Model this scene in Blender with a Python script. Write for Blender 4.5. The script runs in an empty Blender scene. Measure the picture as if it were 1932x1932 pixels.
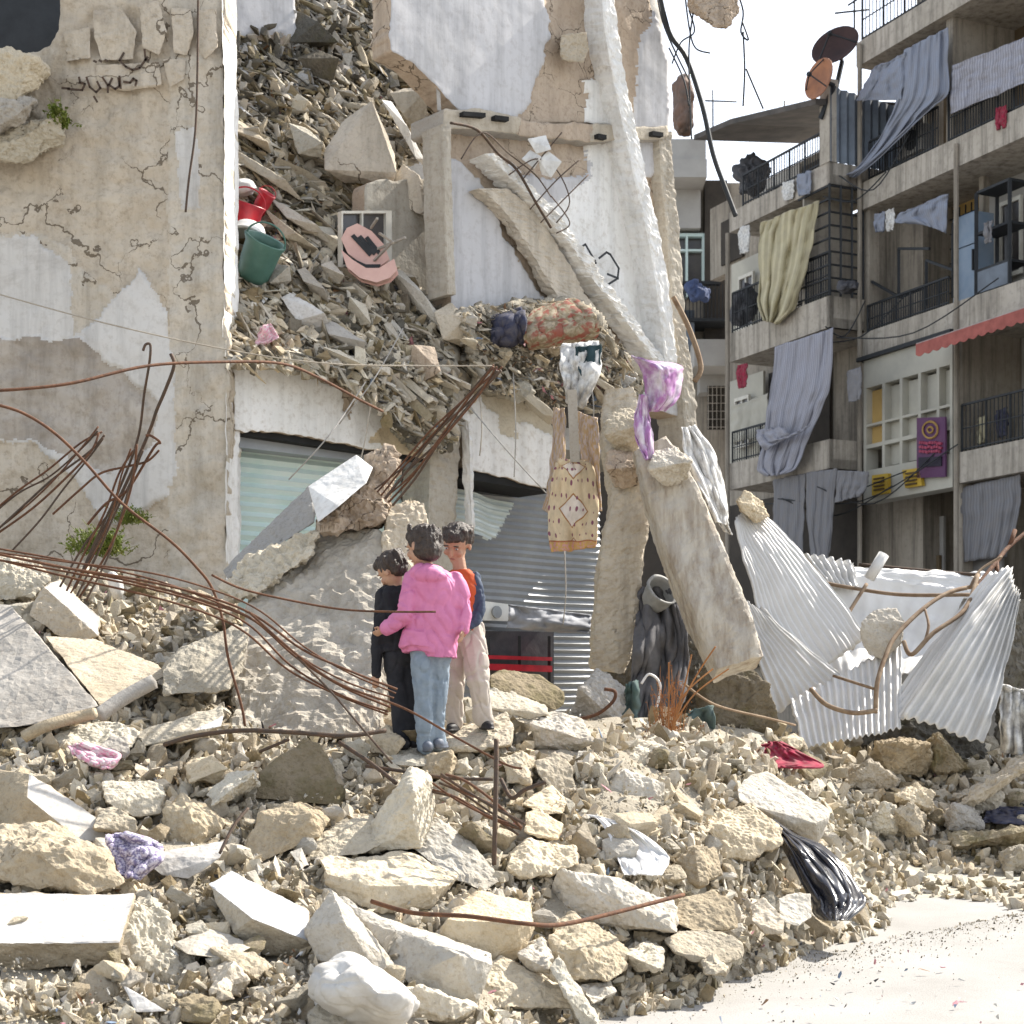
import bpy, bmesh, math, random
import numpy as np
from mathutils import Vector, Matrix, noise, Euler
random.seed(7); np.random.seed(7)
scene = bpy.context.scene
COL = scene.collection
# ------------------------------------------------------------------ camera
F = 3000.0; CX = 966.0; HZ = 1315.0; CH = 1.5        # focal length, centre and horizon in units of 1/1932 of the picture
cam = bpy.data.cameras.new('camera'); co = bpy.data.objects.new('camera', cam); COL.objects.link(co)
co.location = (0, 0, CH); co.rotation_euler = (math.radians(90), 0, 0)
cam.sensor_width = 36; cam.lens = F/1932*36; cam.shift_y = (HZ-966)/1932
cam.clip_start = .1; cam.clip_end = 3000
cam.dof.use_dof = True; cam.dof.focus_distance = 9.3; cam.dof.aperture_fstop = 6.3
scene.camera = co
# ------------------------------------------------------------------ sky and sun
SUN_AZ = 52; SUN_EL = 44                              # azimuth from +Y towards +X
w = bpy.data.worlds.new('World'); scene.world = w; w.use_nodes = True
nt = w.node_tree; nt.nodes.clear()
sk = nt.nodes.new('ShaderNodeTexSky'); sk.sky_type = 'NISHITA'; sk.sun_disc = False
sk.sun_elevation = math.radians(SUN_EL); sk.sun_rotation = math.radians(SUN_AZ)
sk.air_density = 1.0; sk.dust_density = 1.2; sk.ozone_density = 1.0
bg = nt.nodes.new('ShaderNodeBackground'); bg.inputs[1].default_value = .13
wo = nt.nodes.new('ShaderNodeOutputWorld')
hs = nt.nodes.new('ShaderNodeHueSaturation'); hs.inputs['Saturation'].default_value = .42
nt.links.new(sk.outputs[0], hs.inputs['Color']); nt.links.new(hs.outputs[0], bg.inputs[0]); nt.links.new(bg.outputs[0], wo.inputs[0])
sd = Vector((math.sin(math.radians(SUN_AZ))*math.cos(math.radians(SUN_EL)), math.cos(math.radians(SUN_AZ))*math.cos(math.radians(SUN_EL)), math.sin(math.radians(SUN_EL))))
sl = bpy.data.lights.new('sun', 'SUN'); sl.energy = 4.0; sl.angle = math.radians(.5); sl.color = (1, .94, .84)
so = bpy.data.objects.new('sun', sl); COL.objects.link(so); so.rotation_euler = (-sd).to_track_quat('-Z', 'Y').to_euler()
vs = scene.view_settings; vs.view_transform = 'Standard'; vs.look = 'None'; vs.gamma = 1; vs.use_curve_mapping = False
vs.exposure = 1.32
# ------------------------------------------------------------------ helpers
def P(u, v, Y): return Vector(((u-CX)/F*Y, Y, CH+(HZ-v)/F*Y))
def tag(o, label=None, cat=None, group=None, kind=None):
    if label: o['label'] = label
    if cat: o['category'] = cat
    if group: o['group'] = group
    if kind: o['kind'] = kind
    return o
def empty(name, loc, label, cat, group=None):
    o = bpy.data.objects.new(name, None); COL.objects.link(o); o.location = loc; o.empty_display_size = .2
    return tag(o, label, cat, group)
def link(name, me, mats, parent=None, smooth=False, recentre=True):
    for m in (mats if isinstance(mats, (list, tuple)) else [mats]): me.materials.append(m)
    o = bpy.data.objects.new(name, me); COL.objects.link(o)
    if smooth: me.polygons.foreach_set('use_smooth', [True]*len(me.polygons))
    if parent is not None:
        off = Vector(parent.location); q = parent.parent
        while q is not None: off += q.location; q = q.parent
        me.transform(Matrix.Translation(-off)); o.parent = parent
    elif recentre and len(me.vertices):
        n = len(me.vertices); a = np.empty(n*3); me.vertices.foreach_get('co', a); a = a.reshape(-1, 3)
        c = Vector((float((a[:,0].min()+a[:,0].max())/2), float((a[:,1].min()+a[:,1].max())/2), float(a[:,2].min())))
        me.transform(Matrix.Translation(-c)); o.location = c
    me.update()
    return o
def from_bm(name, bm, mats, parent=None, smooth=False, recentre=True):
    me = bpy.data.meshes.new(name); bmesh.ops.recalc_face_normals(bm, faces=bm.faces[:]); bm.to_mesh(me); bm.free()
    return link(name, me, mats, parent, smooth, recentre)
def solid(bm, th):                                    # gives a sheet a real thickness without spikes
    bmesh.ops.recalc_face_normals(bm, faces=bm.faces[:]); bm.normal_update(); uvl = bm.loops.layers.uv.active
    fs = bm.faces[:]; cp = {v: bm.verts.new(v.co-v.normal*th) for v in bm.verts[:]}
    def mk(vs, src, l_uv):
        f = bm.faces.new(vs); f.material_index = src.material_index; f.smooth = src.smooth
        if uvl:
            for l, w_ in zip(f.loops, l_uv): l[uvl].uv = w_
    bd = [e for e in bm.edges if len(e.link_faces) == 1 and e.link_faces[0] in set(e.link_faces)]
    uvs = {f: {l.vert: l[uvl].uv.copy() for l in f.loops} if uvl else None for f in fs}
    rim = [(e.verts[0], e.verts[1], e.link_faces[0]) for e in bd]
    for f in fs:
        vs = [v for v in f.verts][::-1]; mk([cp[v] for v in vs], f, [uvs[f][v] for v in vs] if uvl else None)
    for a, b, f in rim: mk([a, b, cp[b], cp[a]], f, [uvs[f][a], uvs[f][b], uvs[f][b], uvs[f][a]] if uvl else None)
class MB:                                             # collects simple shapes for ONE mesh
    def __init__(s): s.v = []; s.f = []; s.m = []
    def hexa(s, p, mi=0):
        b = len(s.v); s.v += [tuple(x) for x in p]
        for q in ((0,1,2,3),(7,6,5,4),(0,4,5,1),(1,5,6,2),(2,6,7,3),(3,7,4,0)): s.f.append(tuple(b+i for i in q)); s.m.append(mi)
        return s
    def box(s, a, b, mi=0):
        x0,y0,z0 = a; x1,y1,z1 = b
        return s.hexa([(x0,y0,z0),(x1,y0,z0),(x1,y1,z0),(x0,y1,z0),(x0,y0,z1),(x1,y0,z1),(x1,y1,z1),(x0,y1,z1)], mi)
    def bar(s, a, b, w, h=None, mi=0):
        a = Vector(a); b = Vector(b); h = h or w; d = (b-a).normalized()
        x = d.cross(Vector((0,0,1)))
        if x.length < 1e-3: x = Vector((1,0,0))
        x.normalize(); y = d.cross(x).normalized(); x = x*w/2; y = y*h/2
        return s.hexa([a-x-y, a+x-y, a+x+y, a-x+y, b-x-y, b+x-y, b+x+y, b-x+y], mi)
    def tube(s, pts, r, n=6, mi=0, sm=True, r2=None):
        pts = [Vector(p) for p in pts]
        if sm and len(pts) > 2: pts = catmull(pts, 6)
        b = len(s.v); L = len(pts); up = None
        for i, p in enumerate(pts):
            d = (pts[min(i+1, L-1)]-pts[max(i-1, 0)]).normalized()
            if up is None: up = d.orthogonal()
            x = (up-d*up.dot(d))
            if x.length < 1e-5: x = d.orthogonal()
            x.normalize(); up = x; y = d.cross(x); rr = r if r2 is None else r+(r2-r)*i/(L-1)
            for k in range(n):
                a = 2*math.pi*k/n; s.v.append(tuple(p+x*math.cos(a)*rr+y*math.sin(a)*rr))
        for i in range(L-1):
            for k in range(n):
                k2 = (k+1)%n; s.f.append((b+i*n+k, b+i*n+k2, b+(i+1)*n+k2, b+(i+1)*n+k)); s.m.append(mi)
        s.f.append(tuple(b+k for k in range(n))[::-1]); s.m.append(mi)
        s.f.append(tuple(b+(L-1)*n+k for k in range(n))); s.m.append(mi)
        return s
    def poly(s, pts, mi=0):
        b = len(s.v); s.v += [tuple(p) for p in pts]; s.f.append(tuple(range(b, b+len(pts)))); s.m.append(mi); return s
    def build(s, name, mats, parent=None, smooth=False, fix=True):
        me = bpy.data.meshes.new(name); me.from_pydata(s.v, [], s.f); me.polygons.foreach_set('material_index', s.m)
        if fix:
            bm = bmesh.new(); bm.from_mesh(me); bmesh.ops.recalc_face_normals(bm, faces=bm.faces[:]); bm.to_mesh(me); bm.free()
        return link(name, me, mats, parent, smooth)
def catmull(pts, k):
    out = []; n = len(pts)
    for i in range(n-1):
        p0 = pts[max(i-1,0)]; p1 = pts[i]; p2 = pts[i+1]; p3 = pts[min(i+2,n-1)]
        for j in range(k):
            t = j/k; out.append(.5*((2*p1)+(p2-p0)*t+(2*p0-5*p1+4*p2-p3)*t*t+(3*p1-p0-3*p2+p3)*t**3))
    out.append(pts[-1]); return out
def nz(p, s, o=0.0): return noise.noise(Vector(p)*s+Vector((o,o*1.7,o*.3)))
def fz(p, s, oct=4, o=0.0): return noise.fractal(Vector(p)*s+Vector((o,o*1.7,o*.3)), 1.0, 2.0, oct)
def inside(poly, x, y):
    c = False; j = len(poly)-1
    for i in range(len(poly)):
        xi, yi = poly[i]; xj, yj = poly[j]
        if (yi > y) != (yj > y) and x < (xj-xi)*(y-yi)/(yj-yi+1e-12)+xi: c = not c
        j = i
    return c
# ------------------------------------------------------------------ materials
def node_mat(name):
    m = bpy.data.materials.new(name); m.use_nodes = True; t = m.node_tree; t.nodes.clear()
    b = t.nodes.new('ShaderNodeBsdfPrincipled'); o = t.nodes.new('ShaderNodeOutputMaterial'); t.links.new(b.outputs[0], o.inputs[0])
    return m, t, b
def ramp(t, src, stops):
    r = t.nodes.new('ShaderNodeValToRGB'); e = r.color_ramp.elements
    while len(e) < len(stops): e.new(.5)
    for x, (p, c) in zip(e, stops): x.position = p; x.color = (*c, 1) if len(c) == 3 else c
    t.links.new(src, r.inputs[0]); return r.outputs[0]
def noise_n(t, vec, scale, detail=6, rough=.6, dist=0):
    n = t.nodes.new('ShaderNodeTexNoise'); n.inputs['Scale'].default_value = scale; n.inputs['Detail'].default_value = detail
    n.inputs['Roughness'].default_value = rough; n.inputs['Distortion'].default_value = dist
    if vec is not None: t.links.new(vec, n.inputs['Vector'])
    return n.outputs[0]
def mixc(t, f, a, b, mode='MIX'):
    n = t.nodes.new('ShaderNodeMix'); n.data_type = 'RGBA'; n.blend_type = mode
    for i, x in ((0, f), (6, a), (7, b)):
        if isinstance(x, bpy.types.NodeSocket): t.links.new(x, n.inputs[i])
        elif i == 0: n.inputs[0].default_value = x
        else: n.inputs[i].default_value = (*x, 1)
    return n.outputs[2]
def math_n(t, op, a, b=0, c=None):
    n = t.nodes.new('ShaderNodeMath'); n.operation = op
    for i, x in enumerate((a, b) if c is None else (a, b, c)):
        if isinstance(x, bpy.types.NodeSocket): t.links.new(x, n.inputs[i])
        else: n.inputs[i].default_value = x
    return n.outputs[0]
def stone(name, c1, c2, dark=None, scale=2.5, bump=.5, fine=38, rough=.92, vary=.35, moss=0, cracks=0, cs=1.4, pits=0, stain=0, stainc=(.17,.13,.09), streak=0):
    m, t, b = node_mat(name); tc = t.nodes.new('ShaderNodeTexCoord'); v = tc.outputs['Object']
    g = t.nodes.new('ShaderNodeNewGeometry')
    n1 = noise_n(t, v, scale, 8, .62, .3); n2 = noise_n(t, v, fine, 4, .7)
    c = mixc(t, ramp(t, n1, [(.35,(0,0,0)),(.65,(1,1,1))]), c1, c2)
    dk = dark or tuple(x*.45 for x in c2)
    c = mixc(t, ramp(t, n2, [(.28,(.55,.55,.55)),(.5,(0,0,0))]), c, dk)
    if stain:
        ns = noise_n(t, v, scale*.55, 10, .7, .8); c = mixc(t, ramp(t, ns, [(.62-stain*.25,(0,0,0)),(.72,(.75,.75,.75))]), c, stainc)
    if moss:
        nm = noise_n(t, v, scale*1.7, 8, .7); c = mixc(t, ramp(t, nm, [(.75-moss*.35,(0,0,0)),(.82,(.85,.85,.85))]), c, (.13,.12,.035))
    if streak:
        mp = t.nodes.new('ShaderNodeMapping'); mp.inputs['Scale'].default_value = (2.2, 2.2, .16); t.links.new(v, mp.inputs[0])
        nk = noise_n(t, mp.outputs[0], 2.6, 7, .7); c = mixc(t, ramp(t, nk, [(.46,(0,0,0)),(.66,(streak,)*3)]), c, tuple(x*.42 for x in c2))
    oi = t.nodes.new('ShaderNodeObjectInfo')
    rr = math_n(t, 'FRACT', math_n(t, 'ADD', g.outputs['Random Per Island'], oi.outputs['Random']))
    rnd = ramp(t, rr, [(0,(1-vary,)*3),(1,(1.0+vary*.15,)*3)])
    c = mixc(t, 1.0, c, rnd, 'MULTIPLY')
    tint = ramp(t, math_n(t, 'FRACT', math_n(t, 'MULTIPLY', rr, 7.31)), [(0,(1,.93,.82)),(.5,(1,1,1)),(1,(.93,.96,1))])
    if vary: c = mixc(t, 1.0, c, tint, 'MULTIPLY')
    h = math_n(t, 'ADD', math_n(t, 'MULTIPLY', n1, 1.5), math_n(t, 'MULTIPLY', n2, .5))
    if cracks:
        vo = t.nodes.new('ShaderNodeTexVoronoi'); vo.feature = 'DISTANCE_TO_EDGE'; vo.inputs['Scale'].default_value = cs
        wv = t.nodes.new('ShaderNodeVectorMath'); wv.operation = 'ADD'; t.links.new(v, wv.inputs[0])
        nn = t.nodes.new('ShaderNodeTexNoise'); nn.inputs['Scale'].default_value = 3.5; nn.inputs['Detail'].default_value = 6; t.links.new(v, nn.inputs['Vector'])
        sc = t.nodes.new('ShaderNodeVectorMath'); sc.operation = 'SCALE'; sc.inputs['Scale'].default_value = .55; t.links.new(nn.outputs['Color'], sc.inputs[0]); t.links.new(sc.outputs[0], wv.inputs[1])
        t.links.new(wv.outputs[0], vo.inputs['Vector'])
        br = noise_n(t, v, 1.1, 3, .5)
        wd = math_n(t, 'MULTIPLY', ramp(t, br, [(.45,(0,0,0)),(.62,(1,1,1))]), .03*cracks)
        ck = math_n(t, 'LESS_THAN', vo.outputs['Distance'], wd)
        c = mixc(t, math_n(t, 'MULTIPLY', ck, .8), c, (.10,.075,.05)); h = math_n(t, 'SUBTRACT', h, ck)
    t.links.new(c, b.inputs['Base Color']); b.inputs['Roughness'].default_value = rough
    b.inputs['Specular IOR Level'].default_value = .2
    bp = t.nodes.new('ShaderNodeBump'); bp.inputs['Strength'].default_value = bump; bp.inputs['Distance'].default_value = .03
    t.links.new(h, bp.inputs['Height']); t.links.new(bp.outputs[0], b.inputs['Normal'])
    return m
def plain(name, c, rough=.7, metal=0, c2=None, scale=6, bump=.15, spec=.3, sheen=0, trans=0):
    m, t, b = node_mat(name); tc = t.nodes.new('ShaderNodeTexCoord')
    n1 = noise_n(t, tc.outputs['Object'], scale, 7, .65, .2)
    t.links.new(mixc(t, ramp(t, n1, [(.35,(0,0,0)),(.68,(1,1,1))]), c, c2 or tuple(x*.68 for x in c)), b.inputs['Base Color'])
    b.inputs['Roughness'].default_value = rough; b.inputs['Metallic'].default_value = metal; b.inputs['Specular IOR Level'].default_value = spec
    if trans: b.inputs['Transmission Weight'].default_value = trans
    bp = t.nodes.new('ShaderNodeBump'); bp.inputs['Strength'].default_value = bump; bp.inputs['Distance'].default_value = .02
    t.links.new(n1, bp.inputs['Height']); t.links.new(bp.outputs[0], b.inputs['Normal'])
    return m
def uvmat(name, build, rough=.85, bump=.2):          # build(t, u, v) -> colour socket
    m, t, b = node_mat(name); uv = t.nodes.new('ShaderNodeUVMap'); sp = t.nodes.new('ShaderNodeSeparateXYZ'); t.links.new(uv.outputs[0], sp.inputs[0])
    c = build(t, sp.outputs[0], sp.outputs[1], uv.outputs[0])
    dirt = noise_n(t, uv.outputs[0], 9, 6, .65); c = mixc(t, ramp(t, dirt, [(.4,(0,0,0)),(.75,(.45,.45,.45))]), c, (.22,.19,.16))
    t.links.new(c, b.inputs['Base Color']); b.inputs['Roughness'].default_value = rough
    b.inputs['Specular IOR Level'].default_value = .2
    return m
def stripes(n, c1, c2, duty=.5):
    def f(t, u, v, uv):
        s = math_n(t, 'FRACT', math_n(t, 'MULTIPLY', u, n)); k = math_n(t, 'LESS_THAN', s, duty); return mixc(t, k, c1, c2)
    return f
M = {}
M['lime'] = stone('limestone_rubble', (.66,.60,.485), (.56,.495,.385), (.33,.27,.185), 2.4, .75, vary=.3)
M['lime2'] = stone('pale_broken_concrete', (.60,.555,.48), (.47,.42,.34), (.30,.24,.17), 2.2, .7, vary=.22)
M['ochre'] = stone('ochre_stone', (.49,.435,.345), (.38,.33,.25), (.22,.18,.13), 3, .8, vary=.2)
M['mossy'] = stone('mossy_stone', (.36,.30,.21), (.27,.22,.14), (.14,.11,.06), 3, .7, vary=.3, moss=.8)
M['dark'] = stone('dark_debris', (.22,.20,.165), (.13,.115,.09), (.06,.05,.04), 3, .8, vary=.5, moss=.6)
M['grey'] = stone('grey_concrete', (.44,.42,.39), (.36,.335,.30), (.24,.21,.18), 1.8, .45, vary=.12, stain=.3)
M['paint'] = stone('white_paint_on_block', (.55,.56,.58), (.49,.49,.49), (.26,.24,.22), 4, .25, 26, vary=.05, stain=.2, stainc=(.38,.33,.26))
M['soil'] = stone('rubble_soil', (.45,.41,.335), (.34,.30,.235), (.20,.165,.12), 3.5, 1.0, 60, vary=0)
M['sand'] = stone('pale_sand', (.46,.43,.36), (.38,.35,.285), (.28,.23,.16), 1.2, .5, 50, vary=0)
M['road'] = stone('dusty_road', (.36,.35,.335), (.29,.28,.265), (.18,.17,.155), 1.1, .35, 90, vary=0)
M['pierrough'] = stone('rough_old_wall', (.57,.50,.405), (.48,.41,.32), (.27,.22,.165), 1.9, 1.0, 22, vary=0, cracks=.4, cs=1.1, stain=.12, stainc=(.30,.25,.195), streak=0.35)
M['pierconc'] = stone('pier_render', (.59,.53,.445), (.50,.445,.365), (.32,.27,.21), 1.3, .5, 30, vary=0, cracks=.25, cs=.7, stain=.06, stainc=(.33,.285,.235), streak=0.45)
M['pierpaint'] = stone('grey_white_limewash', (.62,.60,.57), (.55,.525,.49), (.42,.39,.35), .9, .18, 18, vary=0, stain=.12, stainc=(.27,.235,.20), streak=0.4)
M['soot'] = stone('sooty_render', (.50,.45,.39), (.36,.315,.265), (.24,.20,.165), 1.1, .3, 20, vary=0, stain=.3, stainc=(.24,.205,.17), streak=.5)
M['white'] = stone('white_lintel_paint', (.80,.79,.77), (.73,.72,.69), (.42,.37,.31), 2.2, .3, 16, vary=0, stain=.05, stainc=(.45,.38,.30), streak=0.3)
M['wallgrey'] = stone('pale_grey_wall_paint', (.53,.525,.535), (.475,.47,.475), (.36,.34,.33), .8, .12, 14, vary=0, stain=.05, stainc=(.36,.31,.27), streak=0.4)
M['wallwhite'] = stone('warm_white_wall_paint', (.76,.75,.72), (.70,.685,.65), (.46,.42,.37), .9, .15, 14, vary=0, streak=0.35)
M['brown'] = stone('exposed_brown_wall', (.47,.385,.30), (.39,.31,.235), (.24,.17,.12), 2, .8, 24, vary=0, cracks=.6, cs=2.4, streak=0.4)
M['colconc'] = stone('weathered_column', (.50,.455,.38), (.42,.37,.30), (.27,.22,.16), 2.6, .7, 20, vary=.05, stain=.15, stainc=(.30,.25,.18), streak=0.4)
M['facade'] = stone('grimy_facade', (.37,.33,.275), (.27,.235,.19), (.20,.17,.15), .6, .2, 9, vary=0, stain=.25, stainc=(.17,.15,.135), streak=0.8)
M['facade2'] = stone('grimy_slab_edge', (.48,.435,.375), (.38,.34,.285), (.20,.18,.16), .9, .2, 9, vary=0, stain=.3, stainc=(.22,.19,.17), streak=0.8)
M['rust'] = plain('rusty_steel', (.16,.075,.04), .85, .2, (.075,.04,.028), 25, .4)
M['darksteel'] = plain('dark_rebar', (.075,.06,.05), .8, .3, (.12,.075,.05), 25, .4)
M['black'] = plain('painted_gap_shade', (.02,.02,.02), .9)  # black that stands in for shade in slots and gaps
M['iron'] = plain('black_iron', (.035,.038,.042), .6, .2)
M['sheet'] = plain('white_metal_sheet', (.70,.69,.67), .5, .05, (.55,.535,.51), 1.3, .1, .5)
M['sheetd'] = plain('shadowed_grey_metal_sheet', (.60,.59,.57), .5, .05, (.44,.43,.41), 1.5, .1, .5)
# ------------------------------------------------------------------ terrain
CP = [(1932,1760,10.1,-.12),(1400,1860,8.26,-.12),(1150,1932,7.29,-.15),(1700,1800,9.28,-.12),(1932,1932,7.29,-.15),(1500,1932,7.29,-.15),
 (1250,1880,7.7,None),(1180,1905,7.5,None),(1250,1750,8.2,None),(1250,1600,8.9,None),(1250,1500,9.4,None),(1250,1430,10,None),(1250,1380,11.2,None),(1250,1362,13,None),(1250,1350,15,None),
 (750,1932,6.2,None),(750,1800,6.9,None),(750,1700,7.5,None),(750,1600,8.1,None),(750,1500,8.7,None),(750,1415,9.35,None),(750,1380,10.3,None),(750,1345,12,None),
 (980,1932,6.7,None),(1000,1800,7.4,None),(1000,1650,8.2,None),(1000,1500,9.1,None),(1000,1400,9.9,None),(1000,1350,12,None),(1000,1335,15,None),
 (400,1932,5.9,None),(400,1800,6.6,None),(400,1650,7.5,None),(400,1500,8.6,None),(400,1400,9.4,None),(400,1290,10.6,None),(400,1170,11.8,None),(400,1120,13.0,None),
 (50,1932,5.6,None),(50,1800,6.3,None),(50,1650,7.2,None),(50,1500,8.2,None),(50,1370,9.2,None),(50,1220,10.3,None),(50,1100,11.5,None),(50,1070,13,None),
 (-250,1932,5.4,None),(-250,1650,7,None),(-250,1400,9,None),(-250,1150,11,None),(230,1150,11.5,None),(230,1240,10.6,None),
 (1500,1790,9.3,None),(1500,1700,9.95,None),(1500,1600,10.5,None),(1500,1500,11.2,None),(1500,1440,12.3,None),(1500,1400,14.2,None),
 (1650,1722,11,None),(1650,1660,11.8,None),(1650,1605,13.6,None),(1650,1500,14.8,None),(1650,1430,15.8,None),(1650,1395,17,None),
 (1932,1712,11.2,None),(1932,1650,12.8,None),(1932,1602,14.3,None),(1932,1550,14.9,None),(1932,1470,15.6,None),(1932,1410,17,None),
 (2300,1712,11.2,None),(2300,1602,14.3,None),(2300,1470,15.6,None),(1600,1385,20,None),(2200,1385,20,None)]
pts = []
for u, v, Y, z in CP:
    p = P(u, v, Y); pts.append((p.x, p.y, p.z if z is None else z))
pts += [(-6,4,.4),(-2,4,.15),(2,4.2,-.2),(6,5,-.2),(10,7,-.2),(12,10,-.2),(1,6,-.2),(4,7.5,-.2),(0,20,1.3),(-6,20,1.8),(5,24,.9),(10,24,.7)]
A = np.array(pts); xy = A[:, :2]; zz = A[:, 2]; n = len(A)
def phi(r2): return .5*r2*np.log(r2+1e-9)
Kp = phi(((xy[:,None]-xy[None])**2).sum(-1))+np.eye(n)*.02
Pm = np.c_[np.ones(n), xy]; S = np.block([[Kp, Pm],[Pm.T, np.zeros((3,3))]])
sol = np.linalg.solve(S, np.r_[zz, 0, 0, 0])
GX0, GX1, GY0, GY1, GS = -7.0, 12.0, 4.0, 24.0, .05
gx = np.arange(GX0, GX1, GS); gy = np.arange(GY0, GY1, GS)
gX, gY = np.meshgrid(gx, gy, indexing='ij')
gZ = sol[n]+sol[n+1]*gX+sol[n+2]*gY
for i in range(n): gZ += sol[i]*phi((gX-xy[i,0])**2+(gY-xy[i,1])**2)
gZ = np.clip(gZ, -.25, 3.0)
def ground(x, y):
    fx = min(max((x-GX0)/GS, 0), len(gx)-1.001); fy = min(max((y-GY0)/GS, 0), len(gy)-1.001)
    i = int(fx); j = int(fy); a = fx-i; b = fy-j
    return float((gZ[i,j]*(1-a)+gZ[i+1,j]*a)*(1-b)+(gZ[i,j+1]*(1-a)+gZ[i+1,j+1]*a)*b)
def hit(u, v):                                        # distance at which the line of sight through (u, v) meets the ground
    Y = 4.6
    while Y < 24:
        p = P(u, v, Y)
        if p.z <= max(ground(p.x, p.y), 0): return Y
        Y += .03
    return None
st = 2
sub = gZ[::st, ::st]; sx = gx[::st]; sy = gy[::st]; nx, ny = len(sx), len(sy)
vv = []
for i in range(nx):
    for j in range(ny):
        x, y, z = sx[i], sy[j], sub[i,j]
        k = min(max((z+.02)*4, 0), 1)
        z -= .09*k
        vv.append((x, y, z+k*(.07*fz((x,y,0), 1.6)+.035*fz((x,y,5), 6))))
ff = [(i*ny+j, (i+1)*ny+j, (i+1)*ny+j+1, i*ny+j+1) for i in range(nx-1) for j in range(ny-1)]
me = bpy.data.meshes.new('terrain'); me.from_pydata(vv, [], ff)
terrain = link('terrain', me, [M['soil'], M['sand']], smooth=True); tag(terrain, kind='structure')
mi = []
for (i, j) in ((i, j) for i in range(nx-1) for j in range(ny-1)):
    x, y = sx[i], sy[j]
    s = (x > 2.0 + .3*nz((x,y,0), 2)) and y < 14.25+.25*nz((x,y,3), 1.5) and y > 9.6
    mi.append(1 if s else 0)
me.polygons.foreach_set('material_index', mi)
mb = MB(); mb.poly([(-400,-60,0),(400,-60,0),(400,900,0),(-400,900,0)])
tag(mb.build('road', M['road'], fix=False), kind='structure')
# ------------------------------------------------------------------ ruined building
class Plane:
    def __init__(s, K, uv): s.K = K; s.uv = uv; d = Vector(((uv-CX)/F, 1, 0)).normalized(); s.d = d; s.n = Vector((d.y, -d.x, 0)) if uv > CX else Vector((-d.y, d.x, 0))
    def Y(s, u): return s.K/abs(s.uv-u)
    def at(s, u, v, off=0): return P(u, v, s.Y(u))-s.n*off          # off > 0: behind the wall face
    def see(s, u, v, off=0):                          # the point of the wall plane, moved back by off, on the line of sight (u, v)
        c = P(u, v, 1); o = Vector((0,0,CH)); r = c-o; p0 = P(CX, HZ, s.Y(CX))-s.n*off
        return o+r*((p0-o).dot(s.n)/r.dot(s.n))
FP = Plane(13.5*3965, 4400)
class Flat:
    def __init__(s, y0, tilt=0): s.y0 = y0; s.n = Vector((0,-1,0)); s.tilt = tilt
    def Y(s, u): return s.y0+s.tilt*(u-210)/210
    def at(s, u, v, off=0): return P(u, v, s.Y(u))-s.n*off
Flat.see = lambda s, u, v, off=0: P(u, v, s.Y(u)+off)
PIER = Flat(13.25)
def wall(name, plane, outline, regions, mats, step=4, th=.25, jag=3, parent=None, off=0, rel=.018, rough=.006, offf=None):
    us = [p[0] for p in outline]; vs_ = [p[1] for p in outline]
    u0, u1, v0, v1 = min(us)-jag, max(us)+jag, min(vs_)-jag, max(vs_)+jag
    nu = int((u1-u0)/step)+2; nv = int((v1-v0)/step)+2
    cell = {}
    for i in range(nu):
        for j in range(nv):
            u = u0+(i+.5)*step; v = v0+(j+.5)*step
            q = (u*.02, v*.02, 1.3)
            uu = u+jag*2.2*nz(q, 1.1)+jag*1.6*nz(q, 5, 9); vv_ = v+jag*2.2*nz(q, 1.1, 4)+jag*1.6*nz(q, 5, 17)
            if not inside(outline, uu, vv_): continue
            m = 0
            for poly, k in regions:
                if inside(poly, u+7*nz(q, 1.5, 3)+4*nz(q, 7, 5), v+7*nz(q, 1.5, 8)+4*nz(q, 7, 2)): m = k
            cell[(i,j)] = m
    bm = bmesh.new(); V = {}
    def vert(i, j):
        if (i,j) in V: return V[(i,j)]
        ms = [cell[c] for c in ((i,j),(i-1,j),(i,j-1),(i-1,j-1)) if c in cell]
        u = u0+i*step+step*.3*nz((i,j,0),.7); v = v0+j*step+step*.3*nz((i,j,3),.7)
        r = sum(REL.get(mats[k].name, 0) for k in ms)/len(ms)
        p = plane.see(u, v, off+(offf(u, v) if offf else 0)); a = rough*(1.6 if r > 0 else .35)
        p = p-plane.n*(r*rel+a*fz(p, 3.5)*2)
        V[(i,j)] = bm.verts.new(p); return V[(i,j)]
    for (i,j), m in cell.items():
        f = bm.faces.new([vert(i,j), vert(i+1,j), vert(i+1,j+1), vert(i,j+1)]); f.material_index = m; f.smooth = True
    bed = [e for e in bm.edges if len(e.link_faces) == 1]; nb = {}
    for e in bed:
        a, b = e.verts; nb.setdefault(a, []).append(b); nb.setdefault(b, []).append(a)
    for _ in range(3):
        new = {v_: (v_.co*.4+sum((x.co for x in l), Vector())/len(l)*.6) for v_, l in nb.items()}
        for v_, c_ in new.items(): v_.co = c_+Vector((.003*nz(c_, 30), 0, .003*nz(c_, 30, 5)))
    # give it a real thickness, away from the street
    back = -plane.n*th; top = list(bm.faces); edges = [e for e in bm.edges if len(e.link_faces) == 1]
    cp = {}
    for e in edges:
        for q in e.verts:
            if q not in cp: cp[q] = bm.verts.new(q.co+back+Vector((0,0,.01*nz(q.co, 9))))
    for e in edges:
        a, b = e.verts; f = bm.faces.new([a, b, cp[b], cp[a]]); f.material_index = len(mats)-1
    me = bpy.data.meshes.new(name); bmesh.ops.recalc_face_normals(bm, faces=bm.faces[:]); bm.to_mesh(me); bm.free()
    return link(name, me, list(mats), parent)
REL = {'rough_old_wall': 1, 'exposed_brown_wall': 1.5, 'sooty_render': .3, 'pier_render': .5, 'limestone_rubble': 1.4}
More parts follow.
